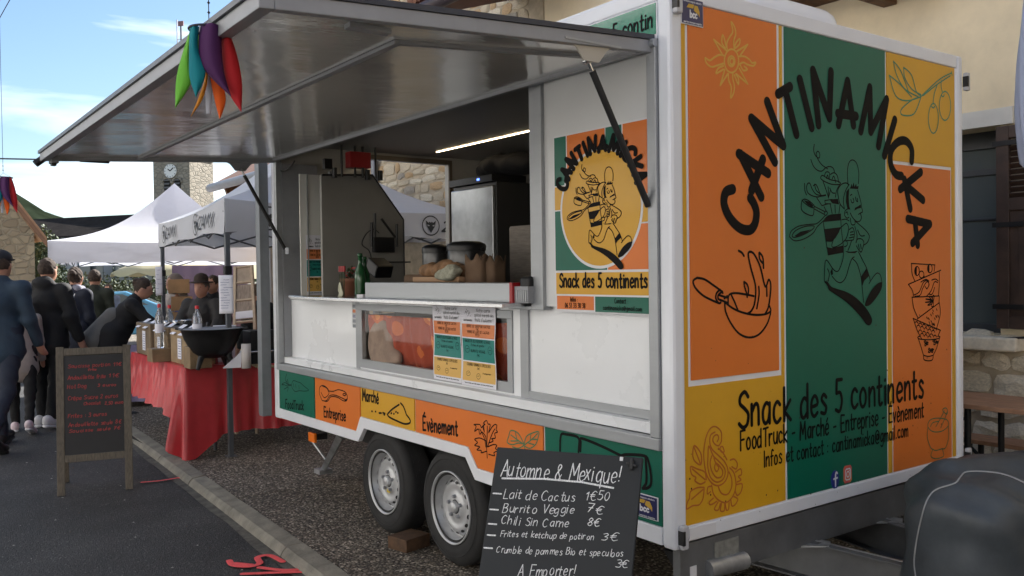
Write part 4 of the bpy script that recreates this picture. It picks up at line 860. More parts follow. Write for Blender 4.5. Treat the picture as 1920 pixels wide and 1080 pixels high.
art(parse('1345,180 1350,98 1380,95 1430,105 1445,125|1445,120 1440,185|1350,98 1345,130|1448,125 1455,115 1500,130 1580,165 1660,205|1452,130 1450,180|1660,205 1690,198 1780,205 1800,235 1812,300 1812,350 1795,370 1770,372|1785,215 1790,300 1788,345 1775,365',4),mapS(560,780,2.743),NS,.012,INK)
def wsd(s,pa,pb,h,wd):
    mb=MB(); a=on(0,XP,*pa);b=on(0,XP,*pb); write(mb,s,a,b,h,NS,wd,(0,0,1),jit=.03,lift=.0014); mb.build('skirt_lettering',INK,T)
wsd('FoodTruck',(536,765),(570,769),.060,.0095)
wsd('Entreprise',(608,781),(649,790),.066,.011)
wsd('Marché',(680,750),(711,757),.066,.011)
wsd('Évènement',(794,807),(859,817),.074,.012)
pp=on(0,XP,1205,963); plate((XP-.001,.16,.612),(0,-1,0),.075,.045,NS,T)
# aluminium frame round the opening
MB().box((-.012,.066,.835),(.03,3.835,.880)).build('sill_rail',ALU,T,bevel=.003)
MB().box((-.010,.066,.8805),(.03,.112,2.355)).build('frame_post',ALU,T,bevel=.003)
MB().box((-.010,3.79,.8805),(.03,3.835,2.355)).build('frame_post',ALU,T,bevel=.003)
MB().box((.004,.0662,2.356),(.03,3.835,2.491)).build('banner_board',WHITE,T)
MB().box((.001,.072,2.372),(.0041,3.80,2.486)).build('banner',mat('banner_green_film',(.012,.22,.13),.12,var=.1,coat=.8,bump=.0015,bs=9),T)
mb=MB(); XB=.0008
write(mb,'Snack des 5 contin',(XB,.60,2.395),(XB,.082,2.400),.060,NS,.0085,(0,0,1),jit=.03,lift=.001); mb.build('banner_lettering',INK,T)
MB().box((.03,.085,.882),(.086,3.81,.925)).build('sill',WHITE2,T,bevel=.003)
# reveals
MB().box((.03,3.78,.925),(.30,3.83,2.30)).build('jamb',ALUD,T)
MB().box((.03,.0665,.925),(.10,.085,2.355)).build('jamb',ALUD,T)
RX=.086
MB().box((RX,2.75,.925),(RX+.03,3.78,1.345)).build('lower_panel',WHITE2,T)
MB().box((RX-.004,2.70,.925),(RX+.028,2.75,1.345)).build('cabinet_stile',ALU,T,bevel=.002)
# display window under the counter
gx=RX-.008
fr_=MB().box((gx,1.10,.935),(gx+.03,2.70,.985)).box((gx,1.10,1.285),(gx+.03,2.70,1.325)).box((gx,2.66,.985),(gx+.03,2.70,1.285)).box((gx,1.10,.985),(gx+.03,1.14,1.285)).build('display_window',ALU,T,bevel=.002)
MB().add([(gx+.012,1.14,.985),(gx+.012,1.14,1.285),(gx+.012,2.66,1.285),(gx+.012,2.66,.985)],[(0,1,2,3)]).build('pane',thinglass('display_glass'),fr_)
MB().box((RX,2.70,.925),(RX+.02,1.03,.935)).box((RX,2.70,1.325),(RX+.02,1.03,1.345)).box((RX,1.10,.935),(RX+.02,1.03,1.325)).build('lower_panel',WHITE2,T)
# display interior: orange cloth with leaf prints
CL=mat('orange_patterned_cloth',(.4,.07,.012),.8,bump=.002,bs=60); t,b=nodes_of(CL)
tcn=t.nodes.new('ShaderNodeTexCoord'); vv=t.nodes.new('ShaderNodeTexVoronoi'); vv.inputs['Scale'].default_value=6.5; t.links.new(tcn.outputs['Object'],vv.inputs['Vector'])
r_=t.nodes.new('ShaderNodeValToRGB'); r_.color_ramp.interpolation='CONSTANT'; r_.color_ramp.elements[0].color=(.70,.24,.04,1); r_.color_ramp.elements[1].position=.38; r_.color_ramp.elements[1].color=(.34,.045,.012,1)
e=r_.color_ramp.elements.new(.22); e.color=(.55,.12,.02,1)
t.links.new(vv.outputs['Distance'],r_.inputs[0]); t.links.new(r_.outputs[0],b.inputs['Base Color'])
tag(MB().grid(lambda u,v:(gx+.035+.07*(1-v)**1.5+.012*math.sin(u*38)+.008*math.sin(u*91+v*5),1.15+1.5*u,.96+.30*v),90,12).build('display_cloth',CL,solid=.004),'orange and rust patterned cloth draped inside the low display window','cloth')
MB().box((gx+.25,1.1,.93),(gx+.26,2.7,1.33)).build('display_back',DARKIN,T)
nets_obj('white_bundle',[elli((gx+.06,2.52,1.08),(.045,.15,.165)),elli((gx+.06,2.44,1.01),(.045,.16,.08))],mat('grey_white_cloth',(.30,.22,.17),.9,var=.2,vs_=14),None,res=.012,label='pale grey bundle behind the left end of the display window glass',category='bundle')
# payment stickers
for k,(c_,z_) in enumerate(((INK,1.322),(OPR,1.290),(NAVY,1.262),(PALE,1.234),(PALE,1.206))):
    pass
st=MB().box((RX-.0015,2.735,1.175),(RX-.0003,2.80,1.338)).build('payment_sticker',mat('sticker_grey',(.5,.52,.54),.4),T)
mb=MB()
for k,mi in enumerate((0,1,2,0,0)):
    z_=1.318-k*.031; mb.add([(RX-.003,2.79,z_),(RX-.003,2.748,z_),(RX-.003,2.748,z_-.020),(RX-.003,2.79,z_-.020)],[(0,1,2,3)],mi)
mb.build('card_mark',[mat('card_grey',(.2,.22,.25),.4),OPR,NAVY],st)
# right part: frame, fixed lower panel and upper panel with poster
MB().box((RX-.012,.97,.925),(RX+.02,1.03,1.352)).build('cabinet_stile',ALU,T,bevel=.002)
MB().box((RX-.012,.085,.925),(RX+.02,.97,.960)).build('cabinet_rail',ALU,T,bevel=.002)
MB().box((RX,.085,.960),(RX+.02,.97,1.352)).build('lower_panel',WHITE2,T)
XU=.05
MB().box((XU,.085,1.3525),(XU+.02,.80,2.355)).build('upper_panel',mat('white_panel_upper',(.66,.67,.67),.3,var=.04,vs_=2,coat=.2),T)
MB().box((XU-.02,.80,1.335),(XU+.03,.885,2.33)).box((XU-.02,.885,1.335),(XU+.03,1.06,1.352)).build('window_frame',ALU,T,bevel=.003)
# counter shelf
MB().box((-.105,.92,1.346),(.30,3.325,1.366)).build('counter',STEEL,T,bevel=.003)
MB().box((.0,3.325,1.346),(.30,3.62,1.366)).build('counter',STEEL,T,bevel=.003)
# awning flap -------------------------------------------------
FL=MB(); fy0,fy1=.083,3.83; HX=0.0
def fp(u,y,w_=0.): # u: 0 hinge .. 1.49 outer; w offset above
    return Vector((-u,y,2.318-.083*u/1.49+w_))
def slab(mb,u0,u1,ya,yb,w0,w1,mi=0):
    P=[fp(u0,ya,w0),fp(u0,yb,w0),fp(u1,yb,w0),fp(u1,ya,w0)]; mb.prism(P,(0,0,w1-w0),mi); return mb
UND=mat('glossy_metallic_grey_skin',(.90,.89,.87),.16,.66,var=.05,vs_=2,bump=.009,bs=1.6,stretch=(1.,1.9,1))
flap=slab(MB(),.03,1.45,fy0+.03,fy1-.03,.010,.030).build('awning_flap',UND,T)
fr=MB(); slab(fr,1.445,1.49,fy0,fy1,-.012,.034); slab(fr,.0,1.4449,fy0,fy0+.032,-.012,.034); slab(fr,.0,1.4449,fy1-.032,fy1,-.012,.034); slab(fr,.0,.03,fy0+.0321,fy1-.0321,-.006,.034)
fr.build('flap_frame',ALUD,flap,bevel=.003)
slab(MB(),-.0,1.50,fy0-.006,fy1+.006,.0345,.052).build('flap_skin',mat('dark_flap_skin',(.035,.04,.055),.35,var=.2),flap)
slab(MB(),.905,.935,.345,fy1-.033,-.004,.0095).build('flap_rail',ALUD,flap,bevel=.002)
P=[fp(.905,.345,-.002),fp(.905,.372,-.002),fp(.12,.30,-.002),fp(.12,.275,-.002)]; MB().prism(P[::-1],(0,0,.0115)).build('flap_rail',ALUD,flap)
def latch(u,y,lx=.07):
    l=MB().box((-u-.012,y-lx,fp(u,y).z-.03),(-u+.03,y+lx,fp(u,y).z-.011)).build('flap_catch',ALUD,flap,bevel=.002)
    MB().box((-u-.006,y-.03,fp(u,y).z-.044),(-u+.02,y+.03,fp(u,y).z-.0305)).build('catch_plate',BLACK,l)
def l2(px,py): 
    q=onp((0,.083,2.318),np.cross([0,1,0],[-1.49,0,-.083]),px,py); return q
latch(1.43,3.78,.05)
q=l2(175,303); MB().box((q.x-.10,3.80,q.z-.02),(q.x+.07,3.835,q.z+.012)).build('flap_catch',BLACKM,flap,bevel=.003)
q=l2(690,48); MB().box((q.x-.07,q.y-.02,q.z-.018),(q.x+.07,q.y+.02,q.z-.002)).build('flap_catch',ALUD,flap,bevel=.002)
# hinge extrusion
MB().box((-.022,.066,2.322),(.003,3.84,2.352)).build('hinge_rail',ALU,T,bevel=.004)
MB().tube([(-.012,.06,2.335),(-.012,.10,2.335)],.014,10).build('hinge_end',ALU,T)
# gas struts with plates
def strut(pa,pb,yp,s):
    a=Vector(pa);b=Vector(pb)
    br=MB().prism([(a.x-.10,yp,a.z+.050),(a.x+.09,yp,a.z+.050),(a.x+.07,yp,a.z+.035),(a.x+.035,yp,a.z-.008),(a.x-.035,yp,a.z-.008),(a.x-.07,yp,a.z+.035)],(0,.006*s,0)).build('strut_bracket',mat('cream_bracket',(.45,.42,.36),.5,.2) if s<0 else ALUD,flap)
    MB().box((a.x-.13,yp-.02,a.z+.051),(a.x+.13,yp+.02,a.z+.058)).build('bracket_foot',ALU,br)
    d=(b-a); m_=a+d*.07
    MB().tube([a,m_],.007,10).build('strut_rod',CHROME,T); 
    MB().tube([m_,b-d*.02],.0125,12).build('gas_strut',BLACKM,T)
    MB().tube([a-Vector((0,.015,0)),a+Vector((0,.015,0))],.012,10).build('ball_joint',CHROME,T)
a_=on(1,.115,1102,113); b_=on(0,-.005,1218,392); strut(a_,b_,.10,-1)
a_=on(1,3.80,452,318); b_=on(0,.035,536,470); strut(a_,b_,3.815,1)
MB().box((.022,3.66,1.655),(.05,3.72,1.70)).build('strut_mount',ALUD,T)
# awning cable sag
MB().tube([on(0,.03,a,b) for a,b in smooth([(516,298),(518,312),(530,321),(545,312),(552,302)])],.006,6).build('cable',BLACK,T)
# rear swing panel standing open at the far end
MB().box((-.078,3.945,.49),(-.008,4.02,2.42)).box((-.07,4.0,.50),(.0,4.05,2.42)).build('side_stay_post',mat('blue_grey_metal',(.20,.215,.23),.45,.4,var=.1),T,bevel=.004)
# LED strip
MB().box((1.19,2.38,2.434),(1.198,3.58,2.4395)).build('led_strip',mat('led_light',(1,.9,.75),.5,emit=(1,.78,.48),es=4.5),T)
# running gear -------------------------------------------------
DZ=mat('dull_zinc_plate',(.17,.175,.18),.55,.55,var=.25,vs_=5)
for x_ in (.26,W_T-.34): MB().box((x_,.07,.40),(x_+.08,L_T-.15,.485)).build('chassis_rail',BLACKM,T,bevel=.004)
MB().box((.05,.022,.335),(W_T-.06,.06,.484)).build('chassis_cross_member',mat('dull_zinc_plate',(.17,.175,.18),.55,.55,var=.25,vs_=5),T,bevel=.003)
for y_ in (.9,1.95,2.95,3.7): MB().box((.345,y_,.40),(W_T-.345,y_+.05,.48)).build('chassis_cross_member',GALV,T)
for y_ in (1.60,2.325): MB().box((.2,y_-.04,.27),(W_T-.2,y_+.04,.34)).build('axle',GALV,T,bevel=.01)
MB().box((.215,1.20,.486),(.255,2.70,.80)).box((.04,1.20,.66),(.214,2.70,.68)).build('wheel_housing',BLACK,T)
TY=.300
def wheel(x0,yc,s=1):
    wheel_=MB(); 
    r=TY; t_=.155; prof=[(.165,.0),(.19,-.004),(.215,-.012),(.266,-.010),(.286,.004),(.2995,.02),(.300,.04),(.300,t_-.04),(.2995,t_-.02),(.285,t_),(.2,t_+.01),(.165,t_-.01)]
    ty=MB().lathe(prof,(x0,yc,r),'x',64,0); ty_=ty.build('tyre',RUBBER,T)
    # grooves and raised sidewall lettering ring
    for k in range(3): MB().lathe([(.3005,.045+k*.028),(.294,.047+k*.028),(.294,.053+k*.028),(.3005,.055+k*.028)],(x0,yc,r),'x',48).build('tread_groove',BLACK,ty_)
    MB().lathe([(.246,-.0125),(.249,-.0150),(.252,-.0125)],(x0,yc,r),'x',64).build('sidewall_ring',RUBBER,ty_)
    RM=mat('silver_wheel_paint',(.50,.51,.52),.34,.35,var=.08,vs_=20)
    pr_=[(.186,.0),(.188,-.012),(.181,-.014),(.178,.0),(.168,.016),(.163,.05),(.158,.058),(.150,.052),(.146,.04),(.128,.026),(.110,.022),(.098,.030),(.070,.030),(.062,.022),(.036,.022)]
    rim=MB().lathe(pr_,(x0,yc,r),'x',72).build('rim',RM,T)
    # hand holes in the outer dish, nuts and cap
    mb=MB()
    for k in range(16):
        a_=2*math.pi*(k+.5)/16; cy_=math.cos(a_); cz_=math.sin(a_); c=Vector((x0+.020,yc+.130*cy_,r+.130*cz_)); tv=Vector((0,-cz_,cy_)); rv=Vector((.62,.78*cy_,.78*cz_)).normalized()
        nn=Vector((-.85,.5*cy_,.5*cz_)).normalized()
        mb.add([c+nn*.003+tv*.0135*math.cos(q)+rv*.0085*math.sin(q) for q in [2*math.pi*w_/10 for w_ in range(10)]],[tuple(range(10))])
    mb.build('vent_hole',BLACK,rim)
    for k in range(5):
        a_=2*math.pi*k/5+.3; c=Vector((x0+.026,yc+.054*math.cos(a_),r+.054*math.sin(a_)))
        MB().tube([c,c-Vector((.020,0,0))],[.0115,.009],6,sm=False).build('wheel_nut',ALUD,rim)
    MB().lathe([(.031,.022),(.030,.006),(.024,.000),(.0,-.002)],(x0,yc,r),'x',24).build('hub_cap',RM,rim)
    return rim
for y_ in (1.60,2.325):
    wheel(.045,y_)
    MB().tube([(W_T-.20,y_,TY),(W_T-.04,y_,TY)],TY,32).build('tyre',RUBBER,T)
MB().box((.062,2.30,.235),(.064,2.335,.25)).build('paint_mark',mat('yellow_paint_mark',(.7,.5,.02),.6),T)
# rear steady leg, side marker
lg=MB(); a=on(0,.30,600,835); 
a0=on(0,.22,640,815); f0=on(0,.32,607,880)
lg.tube([a0,f0],[.034,.026],4,sm=False).build('steady_leg',GALV,T)
MB().tube([on(0,.22,582,822),on(0,.30,617,870)],.011,8).build('leg_brace',GALV,T)
MB().obox(f0+Vector((0,.01,-.012)),(.05,0,0),(0,.05,0),(0,0,.016)).build('foot_plate',GALV,T)
MB().box((.19,3.20,.435),(.2,3.35,.475)).build('lamp_bracket',BLACK,T)
q=on(0,.10,586,820); MB().obox(q,(.012,0,0),(0,.05,0),(0,0,.033)).build('side_reflector',mat('amber_lens',(.85,.19,.015),.2,emit=(1,.25,.02),es=.0),T,bevel=.006)
MB().box((.10,q.y-.02,q.z-.02),(.2,q.y+.02,q.z+.02)).build('lamp_bracket',BLACK,T)
# front legs and draw frame
MB().prism([(.12,.10,.42),(.12,.18,.42),(.20,-.10,.0),(.20,-.20,.0)],(.05,0,0)).build('steady_leg',BLACKM,T)
MB().tube([on(1,.02,1325,1068),on(1,.02,1395,1050)],.035,12).build('coupling_bar',GALV,T,bevel=0)
for x0_,x1_ in ((.875,.985),(1.44,1.105)):
    b=Vector((x1_,-1.3,.262)); a=Vector((x0_,.10,.262)); a=a+(a-b)*.55; d=(b-a).normalized(); sd=d.cross(Vector((0,0,1)))
    mb=MB(); n_=.004
    mb.obox((a+b)/2,(b-a)/2,sd*n_,Vector((0,0,.078))); mb.obox((a+b)/2+Vector((0,0,.0785))+sd*.02,(b-a)/2,sd*.025,Vector((0,0,.004))); mb.obox((a+b)/2-Vector((0,0,.0785))+sd*.02,(b-a)/2,sd*.025,Vector((0,0,.004)))
    mb.build('drawbar',DZ,T,bevel=.002)
    MB().obox((a+b)/2+Vector((0,0,.0845))+sd*.004,(b-a)/2,sd*.006,Vector((0,0,.0012))).build('flange_highlight',GALV,T)  # paler strip, the lit top edge of the flange put into colour
for x_ in (.82,1.38): MB().prism([(x_-.07,.05,.334),(x_+.10,.05,.334),(x_+.10,-.02,.338),(x_+.03,-.06,.342)],(0,0,.006)).build('drawbar_bracket',GALV,T)
MB().box((1.62,-.04,.345),(1.80,.06,.40)).build('lamp_bracket',GALV,T,bevel=.012)
MB().box((.10,.0215,.352),(.135,.0195,.395)).build('id_label',PALE,T); MB().box((.235,.0215,.365),(.375,.0190,.46)).build('id_label',mat('worn_label',(.20,.20,.18),.6,var=.3,vs_=40),T)
MB().tube([(1.045,-1.2,.33),(1.045,-1.9,.34)],.035,10).build('coupling',BLACKM,T)
MB().tube([(1.045,-1.45,.62),(1.045,-1.45,.10)],.03,10).build('jockey_mast',GALV,T)
MB().lathe([(.02,-.03),(.09,-.03),(.10,-.01),(.10,.01),(.09,.03),(.02,.03)],(1.045,-1.45,.10),'x',20).build('jockey_wheel',BLACK,T)
# ------------------------------------------------------------------ poster and menus on the trailer
XQ=XU-.003
def QP(px,py): return on(0,XQ,px,py)
def mapQ(a,b): return on(0,XQ,1030+a/2.84,220+b/2.84)
po=MB().box((XQ,mapQ(542,0).y,1.345),(XU-.0003,mapQ(30,0).y,2.13)).build('poster',PALE,T)
# cut the sheet to the slightly sloping trim of the photo's print
y0_,y1_=mapQ(535,900).y,mapQ(33,900).y
po.data.clear_geometry(); zb0=mapQ(300,1036).z; zt0=mapQ(300,50).z
mbp=MB().box((XQ,y0_-.004,zb0-.006),(XU-.0003,y1_+.004,zt0+.004)); me=po.data; me.from_pydata(mbp.v,[],mbp.f)
def zq(v): return mapQ(300,v).z
def yq(u): return mapQ(u,600).y
def blk(u0,v0,u1,v1,m_,x=.0016,name='poster_panel'): return MB().box((XQ-x,yq(u0),zq(v0)),(XQ,yq(u1),zq(v1))).build(name,m_,po)
zt0v=55
blk(33,zt0v,93,330,GREEN); blk(100,zt0v,300,400,ORANGE); blk(306,zt0v,390,330,GREEN); blk(397,zt0v,536,430,ORANGE)
blk(33,337,93,468,YELLOW); blk(33,475,306,812,GREEN); blk(312,580,536,812,ORANGE); blk(440,437,536,572,YELLOW)
blk(35,825,537,945,YELLOW); blk(38,955,233,1030,ORANGE); blk(241,955,538,1038,GREEN)
cy_,cz_=(yq(72)+yq(492))/2,(zq(168)+zq(790))/2; ry_,rz_=abs(yq(72)-yq(492))/2,abs(zq(168)-zq(790))/2
def disc(r1,r2,x,m_,nm): 
    return MB().prism([Vector((XQ-x,cy_+r1*math.cos(t_),cz_+r2*math.sin(t_))) for t_ in [2*math.pi*q/64 for q in range(64)]],(.0006,0,0)).build(nm,m_,po)
disc(ry_+.012,rz_+.012,.0024,PALE,'poster_ring'); disc(ry_,rz_,.0032,YELLOW,'poster_disc')
# emblem: same drawing as on the front, fitted into the disc
allp=[p for s_ in CH for p in s_]; fx0,fx1=min(p[0] for p in allp),max(p[0] for p in allp); fz0,fz1=min(p[1] for p in CHF[-1]),max(p[1] for p in allp)
qy0,qy1=mapQ(98,500).y,mapQ(442,500).y; qz0,qz1=mapQ(300,812).z,mapQ(300,232).z
def emb(a,b): return Vector((XQ,qy0+(qy1-qy0)*(a-fx0)/(fx1-fx0),qz0+(qz1-qz0)*(b-fz0)/(fz1-fz0)))
art(CH,emb,NS,.0042,INK,'cook_emblem',CHF,po,lift=.0040)
tp_=[p for s_ in name_strokes for p in s_]; tx0,tx1=min(p[0] for p in tp_),max(p[0] for p in tp_); tz0,tz1=min(p[1] for p in tp_),max(p[1] for p in tp_)
uy0,uy1=mapQ(45,300).y,mapQ(520,300).y; uz0,uz1=mapQ(300,372).z,mapQ(300,92).z
# letters ride on the ring: bend the front's arc into the disc's
def nm(a,b):
    return Vector((XQ,uy0+(uy1-uy0)*(a-tx0)/(tx1-tx0),uz0+(uz1-uz0)*(b-tz0)/(tz1-tz0)))
mb=MB(); strokes(mb,name_strokes,nm,NS,.021,.0046); mb.build('brand_lettering',INK,po)
def wq(s,u0,u1,v,h,wd):
    mb=MB(); write(mb,s,Vector((XQ-.002,yq(u0),zq(v))),Vector((XQ-.002,yq(u1),zq(v))),h,NS,wd,(0,0,1),jit=.03,lift=.001); mb.build('poster_lettering',INK,po)
wq('Snack des 5 continents',54,522,905,.058,.0095); wq('Infos :',110,150,985,.018,.0028); wq('06 51 33 30 38',82,190,1020,.020,.003)
wq('Contact :',345,420,988,.019,.0028); wq('cantinamicka@gmail.com',285,492,1025,.018,.0028)
def menu(c,ey,nrm,parent,label,w_=.197,h_=.40,curl=.004,ph=0.):
    """paper menu: white head, three coloured fields"""
    c=Vector(c);ey=Vector(ey).normalized();n=Vector(nrm)
    def P(u,v): return c+ey*((u-.5)*w_)+Vector((0,0,(v-.5)*h_))+n*(.002+curl*(1+math.sin(v*9+ph+u*2)))
    root=MB().grid(lambda u,v:P(u,v),8,24).build('menu_sheet',PAPER,None)
    if parent is not None: setpar(root,parent)
    def fld(u0,v0,u1,v1,m_):
        mb=MB().grid(lambda u,v:P(u0+(u1-u0)*u,v0+(v1-v0)*v)+n*.0007,6,8); mb.build('menu_field',m_,root)
    fld(.03,.60,.98,.765,OPR); fld(.03,.31,.98,.585,TEAL); fld(.03,.06,.98,.295,YPR)
    mb=MB()
    def T_(s,u0,u1,v,h,wd=.0016):
        S,wt=text(s,.03); strokes(mb,S,lambda a,b:P(u0+(u1-u0)*a/wt,v+b*h/h_)+n*.0012,nrm,wd,.0005)
    for s,u0,u1,v,h in (('Notre carte',.45,.85,.915,.017),('spécial marché des',.40,.95,.86,.016),("fruits d'automne !",.42,.94,.80,.017),('CANTINAMICKA',.08,.34,.80,.008),
        ('VERRE DE SIROP DE CACTUS',.18,.86,.725,.012),('1€',.46,.54,.69,.011),('VERRE DE LAIT DE CACTUS',.2,.84,.655,.012),('1€50',.44,.56,.62,.012),
        ('BAGUETTE DE POISSONS & SAUCE',.12,.88,.54,.013),('Frites et gratin',.3,.7,.495,.011),('BURRITO VEGGIE',.28,.72,.42,.013),('7€',.46,.54,.37,.012),
        ('CRUMBLE ORANGE & SPECULOOS',.15,.85,.25,.013),('3€',.46,.53,.21,.010),('A emporter',.62,.85,.165,.007),('Tous nos plats sont faits maison avec des produits locaux',.1,.92,.03,.005)):
        T_(s,u0,u1,v,h)
    # little drawing of the cook in an arc of letters and two sketches
    f_=lambda a,b:P(.10+.20*(a-fx0)/(fx1-fx0),.83+.12*(b-fz0)/(fz1-fz0))+n*.0012
    strokes(mb,[s_[::4]+[s_[-1]] for s_ in CH[::3]],f_,nrm,.0013,.0005)
    for cx_,cy2,r1,r2 in ((.17,.45,.07,.045),(.86,.46,.06,.05),(.2,.15,.06,.03),(.5,.13,.055,.035)):
        strokes(mb,[[(cx_+r1*math.cos(q),cy2+r2*math.sin(q)) for q in [k*.7 for k in range(10)]],[(cx_-r1*.5,cy2),(cx_+r1*.6,cy2+.01)]],lambda a,b:P(a,b)+n*.0012,nrm,.0018,.0005)
    mb.build('menu_print',INK,root)
    tag(root,label,'menu'); return root
mz=(on(0,gx,842,578).z+on(0,gx,842,722).z)/2
ma_,mb_=on(0,gx,815,650).y,on(0,gx,868,650).y; mc_=on(0,gx,932,650).y
menu((gx-.003,(ma_+mb_)/2,1.147),(0,-1,0),NS,None,'left of the two paper menus taped side by side over the display window',abs(ma_-mb_)*.99,.405,.003,0)
menu((gx-.003,(mc_+mb_)/2,1.142),(0,-1,0),NS,None,'right of the two paper menus taped side by side over the display window',abs(mc_-mb_)*.99,.405,.003,1.3)
# end wall: pale jamb panel with a third menu
MB().box((.087,3.60,1.345),(.31,3.612,2.21)).build('end_panel',mat('pale_end_panel',(.70,.70,.66),.25,coat=.3),T)
menu((.205,3.597,1.575),(1,0,0),(0,-1,0),None,'narrow paper menu on the pale panel at the far end of the counter',.165,.42,.001,0)
MB().box((.135,3.585,1.345),(.142,3.6,2.21)).box((.31,3.585,1.345),(.335,3.62,2.24)).build('panel_frame',ALU,T)
# ------------------------------------------------------------------ inside the trailer
GREYP=mat('grey_hood_panel',(.26,.25,.23),.5,var=.05)
ch_=thing('side_cabinet','grey side cabinet panel with a sloping corner inside the serving hatch','cabinet',(.45,3.45,1.36))
pts=[(.17,1.356),(.80,1.356),(.80,1.90),(.555,2.21),(.17,2.19)]
MB().prism([(a,3.42,b) for a,b in pts],(0,.03,0)).build('panel',GREYP,ch_)
e_=MB(); 
for i in range(1,4): a,b=pts[i],pts[i+1]; e_.tube([(a[0],3.41,a[1]),(b[0],3.41,b[1])],.006,4)
e_.build('edge_trim',BLACKM,ch_)
# utensils above it
ut=thing('utensil_rack','red tin and dark kitchen tools hanging above the sloping cabinet','utensils',(.45,3.4,2.22))
RED=mat('red_enamel',(.34,.012,.015),.4)
MB().box((.36,3.36,2.25),(.52,3.44,2.36)).build('red_tin',RED,ut,bevel=.004)
MB().box((.18,3.38,2.23),(.235,3.42,2.30)).build('black_box',BLACK,ut)
for x_ in (.30,.40,.46,.56): MB().tube([(x_,3.37,2.18),(x_,3.37,2.40)],.008,6).build('tool_handle',BLACK,ut)
for x_ in (.25,.50,.60): MB().tube([(x_,3.38,2.17),(x_,3.38,2.24)],.018,6).build('tool_head',BLACK,ut)
# tall steel fridge right of the doorway
frg=thing('steel_fridge','tall stainless steel fridge beside the open rear doorway','fridge',(1.25,3.2,.56))
fX=1.32; fy1_=on(0,fX,845,400).y; fy0_=on(0,fX,925,400).y
MB().box((fX+.03,fy0_,.60),(W_T-.06,fy1_,2.17)).build('fridge_body',mat('fridge_side',(.07,.07,.07),.35,.5),frg,bevel=.006)
MB().box((fX,fy0_+.006,.62),(fX+.028,fy1_-.006,2.14)).build('fridge_door',mat('mottled_steel',(.45,.47,.48),.3,.85,var=.18,vs_=9,bump=.001,bs=12),frg,bevel=.008)
MB().box((fX-.01,fy0_,2.172),(fX+.3,fy1_,2.22)).build('control_head',BLACK,frg)
MB().box((fX-.013,fy0_+.16,2.188),(fX-.009,fy0_+.19,2.204)).build('display_light',mat('blue_led',(.05,.1,.8),.4,emit=(.1,.2,1),es=1.2),frg)
nets_obj('black_bag',[elli((1.55,3.1,2.31),(.22,.3,.08)),elli((1.48,2.9,2.29),(.12,.15,.07)),elli((1.6,3.35,2.30),(.15,.2,.07))],mat('black_fabric',(.014,.014,.016),.9,bump=.004,bs=20),None,res=.025,noise=wob(.012,18),label='black cloth bag lying on top of the steel fridge',category='bag')
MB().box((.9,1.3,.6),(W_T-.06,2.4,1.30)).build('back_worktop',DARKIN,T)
# warm pale board leaning at the right side
b1=[on(0,.6,955,425),on(0,.6,1000,425),on(0,.6,1000,545),on(0,.6,955,545)]
bo_=MB().prism([(.6,b1[0].y,1.40),(.6,b1[0].y,b1[0].z-.01),(.6,b1[0].y-.01,b1[0].z),(.6,b1[1].y-.3,b1[0].z),(.6,b1[1].y-.3,1.40)],(.012,0,0)).build('chopping_board',mat('grained_board',(.17,.145,.12),.6,var=.3,vs_=14,stretch=(1,1,9)),None)
tag(bo_,'grained grey board leaning behind the right edge of the serving hatch','board')
# service till screen and arm
tl=thing('till_screen','black till screen on a jointed arm fixed to the cabinet panel','screen',(.68,3.3,1.6))
a=lambda px,py,Y=3.35: on(1,Y,px,py)
q=a(719,459); MB().obox(q,(.085,0,0),(0,.015,0),(0,0,.055)).build('screen',BLACK,tl,bevel=.006)
for p1,p2 in (((703,400),(703,445)),((697,417),(697,463)),((715,410),(741,445)),((744,420),(744,463))): MB().tube([a(*p1),a(*p2)],.009,6).build('bracket_arm',BLACK,tl)
MB().tube([a(*p) for p in smooth([(711,437),(700,430),(686,440),(679,458),(692,470),(697,488)])],.004,5).build('cable',BLACK,tl)
MB().box((a(727,0).x-.05,3.3,a(0,495).z-.004),(a(749,0).x+.03,3.38,a(0,495).z+.006)).build('bracket_shelf',BLACK,tl)
ct_=MB().obox(a(712,505,2.9)+Vector((0,0,.01)),(.07,.02,.0),(-.01,.05,.03),(0,-.02,.04)).build('card_terminal',BLACK,None,bevel=.01); tag(ct_,'black card terminal standing behind the plant pot','card terminal')
# steel upstand box along the counter
cb=thing('hot_display','long stainless display case with a red end lying on the counter','display case',(.06,1.7,1.367))
MB().box((-.015,.985,1.3665),(.10,2.42,1.456)).build('case_front',mat('case_steel',(.36,.38,.40),.32,.6,var=.06,vs_=6,stretch=(1,.3,4)),cb,bevel=.003)
MB().box((-.017,.962,1.3665),(.10,.9845,1.457)).build('red_end',RED,cb)
MB().box((-.005,.86,1.366),(.08,.9615,1.44)).build('ribbed_end',ALUD,cb)
for k in range(5): MB().box((-.009,.87+k*.016,1.372),(-.005,.878+k*.016,1.425)).build('vent_rib',ALU,cb)
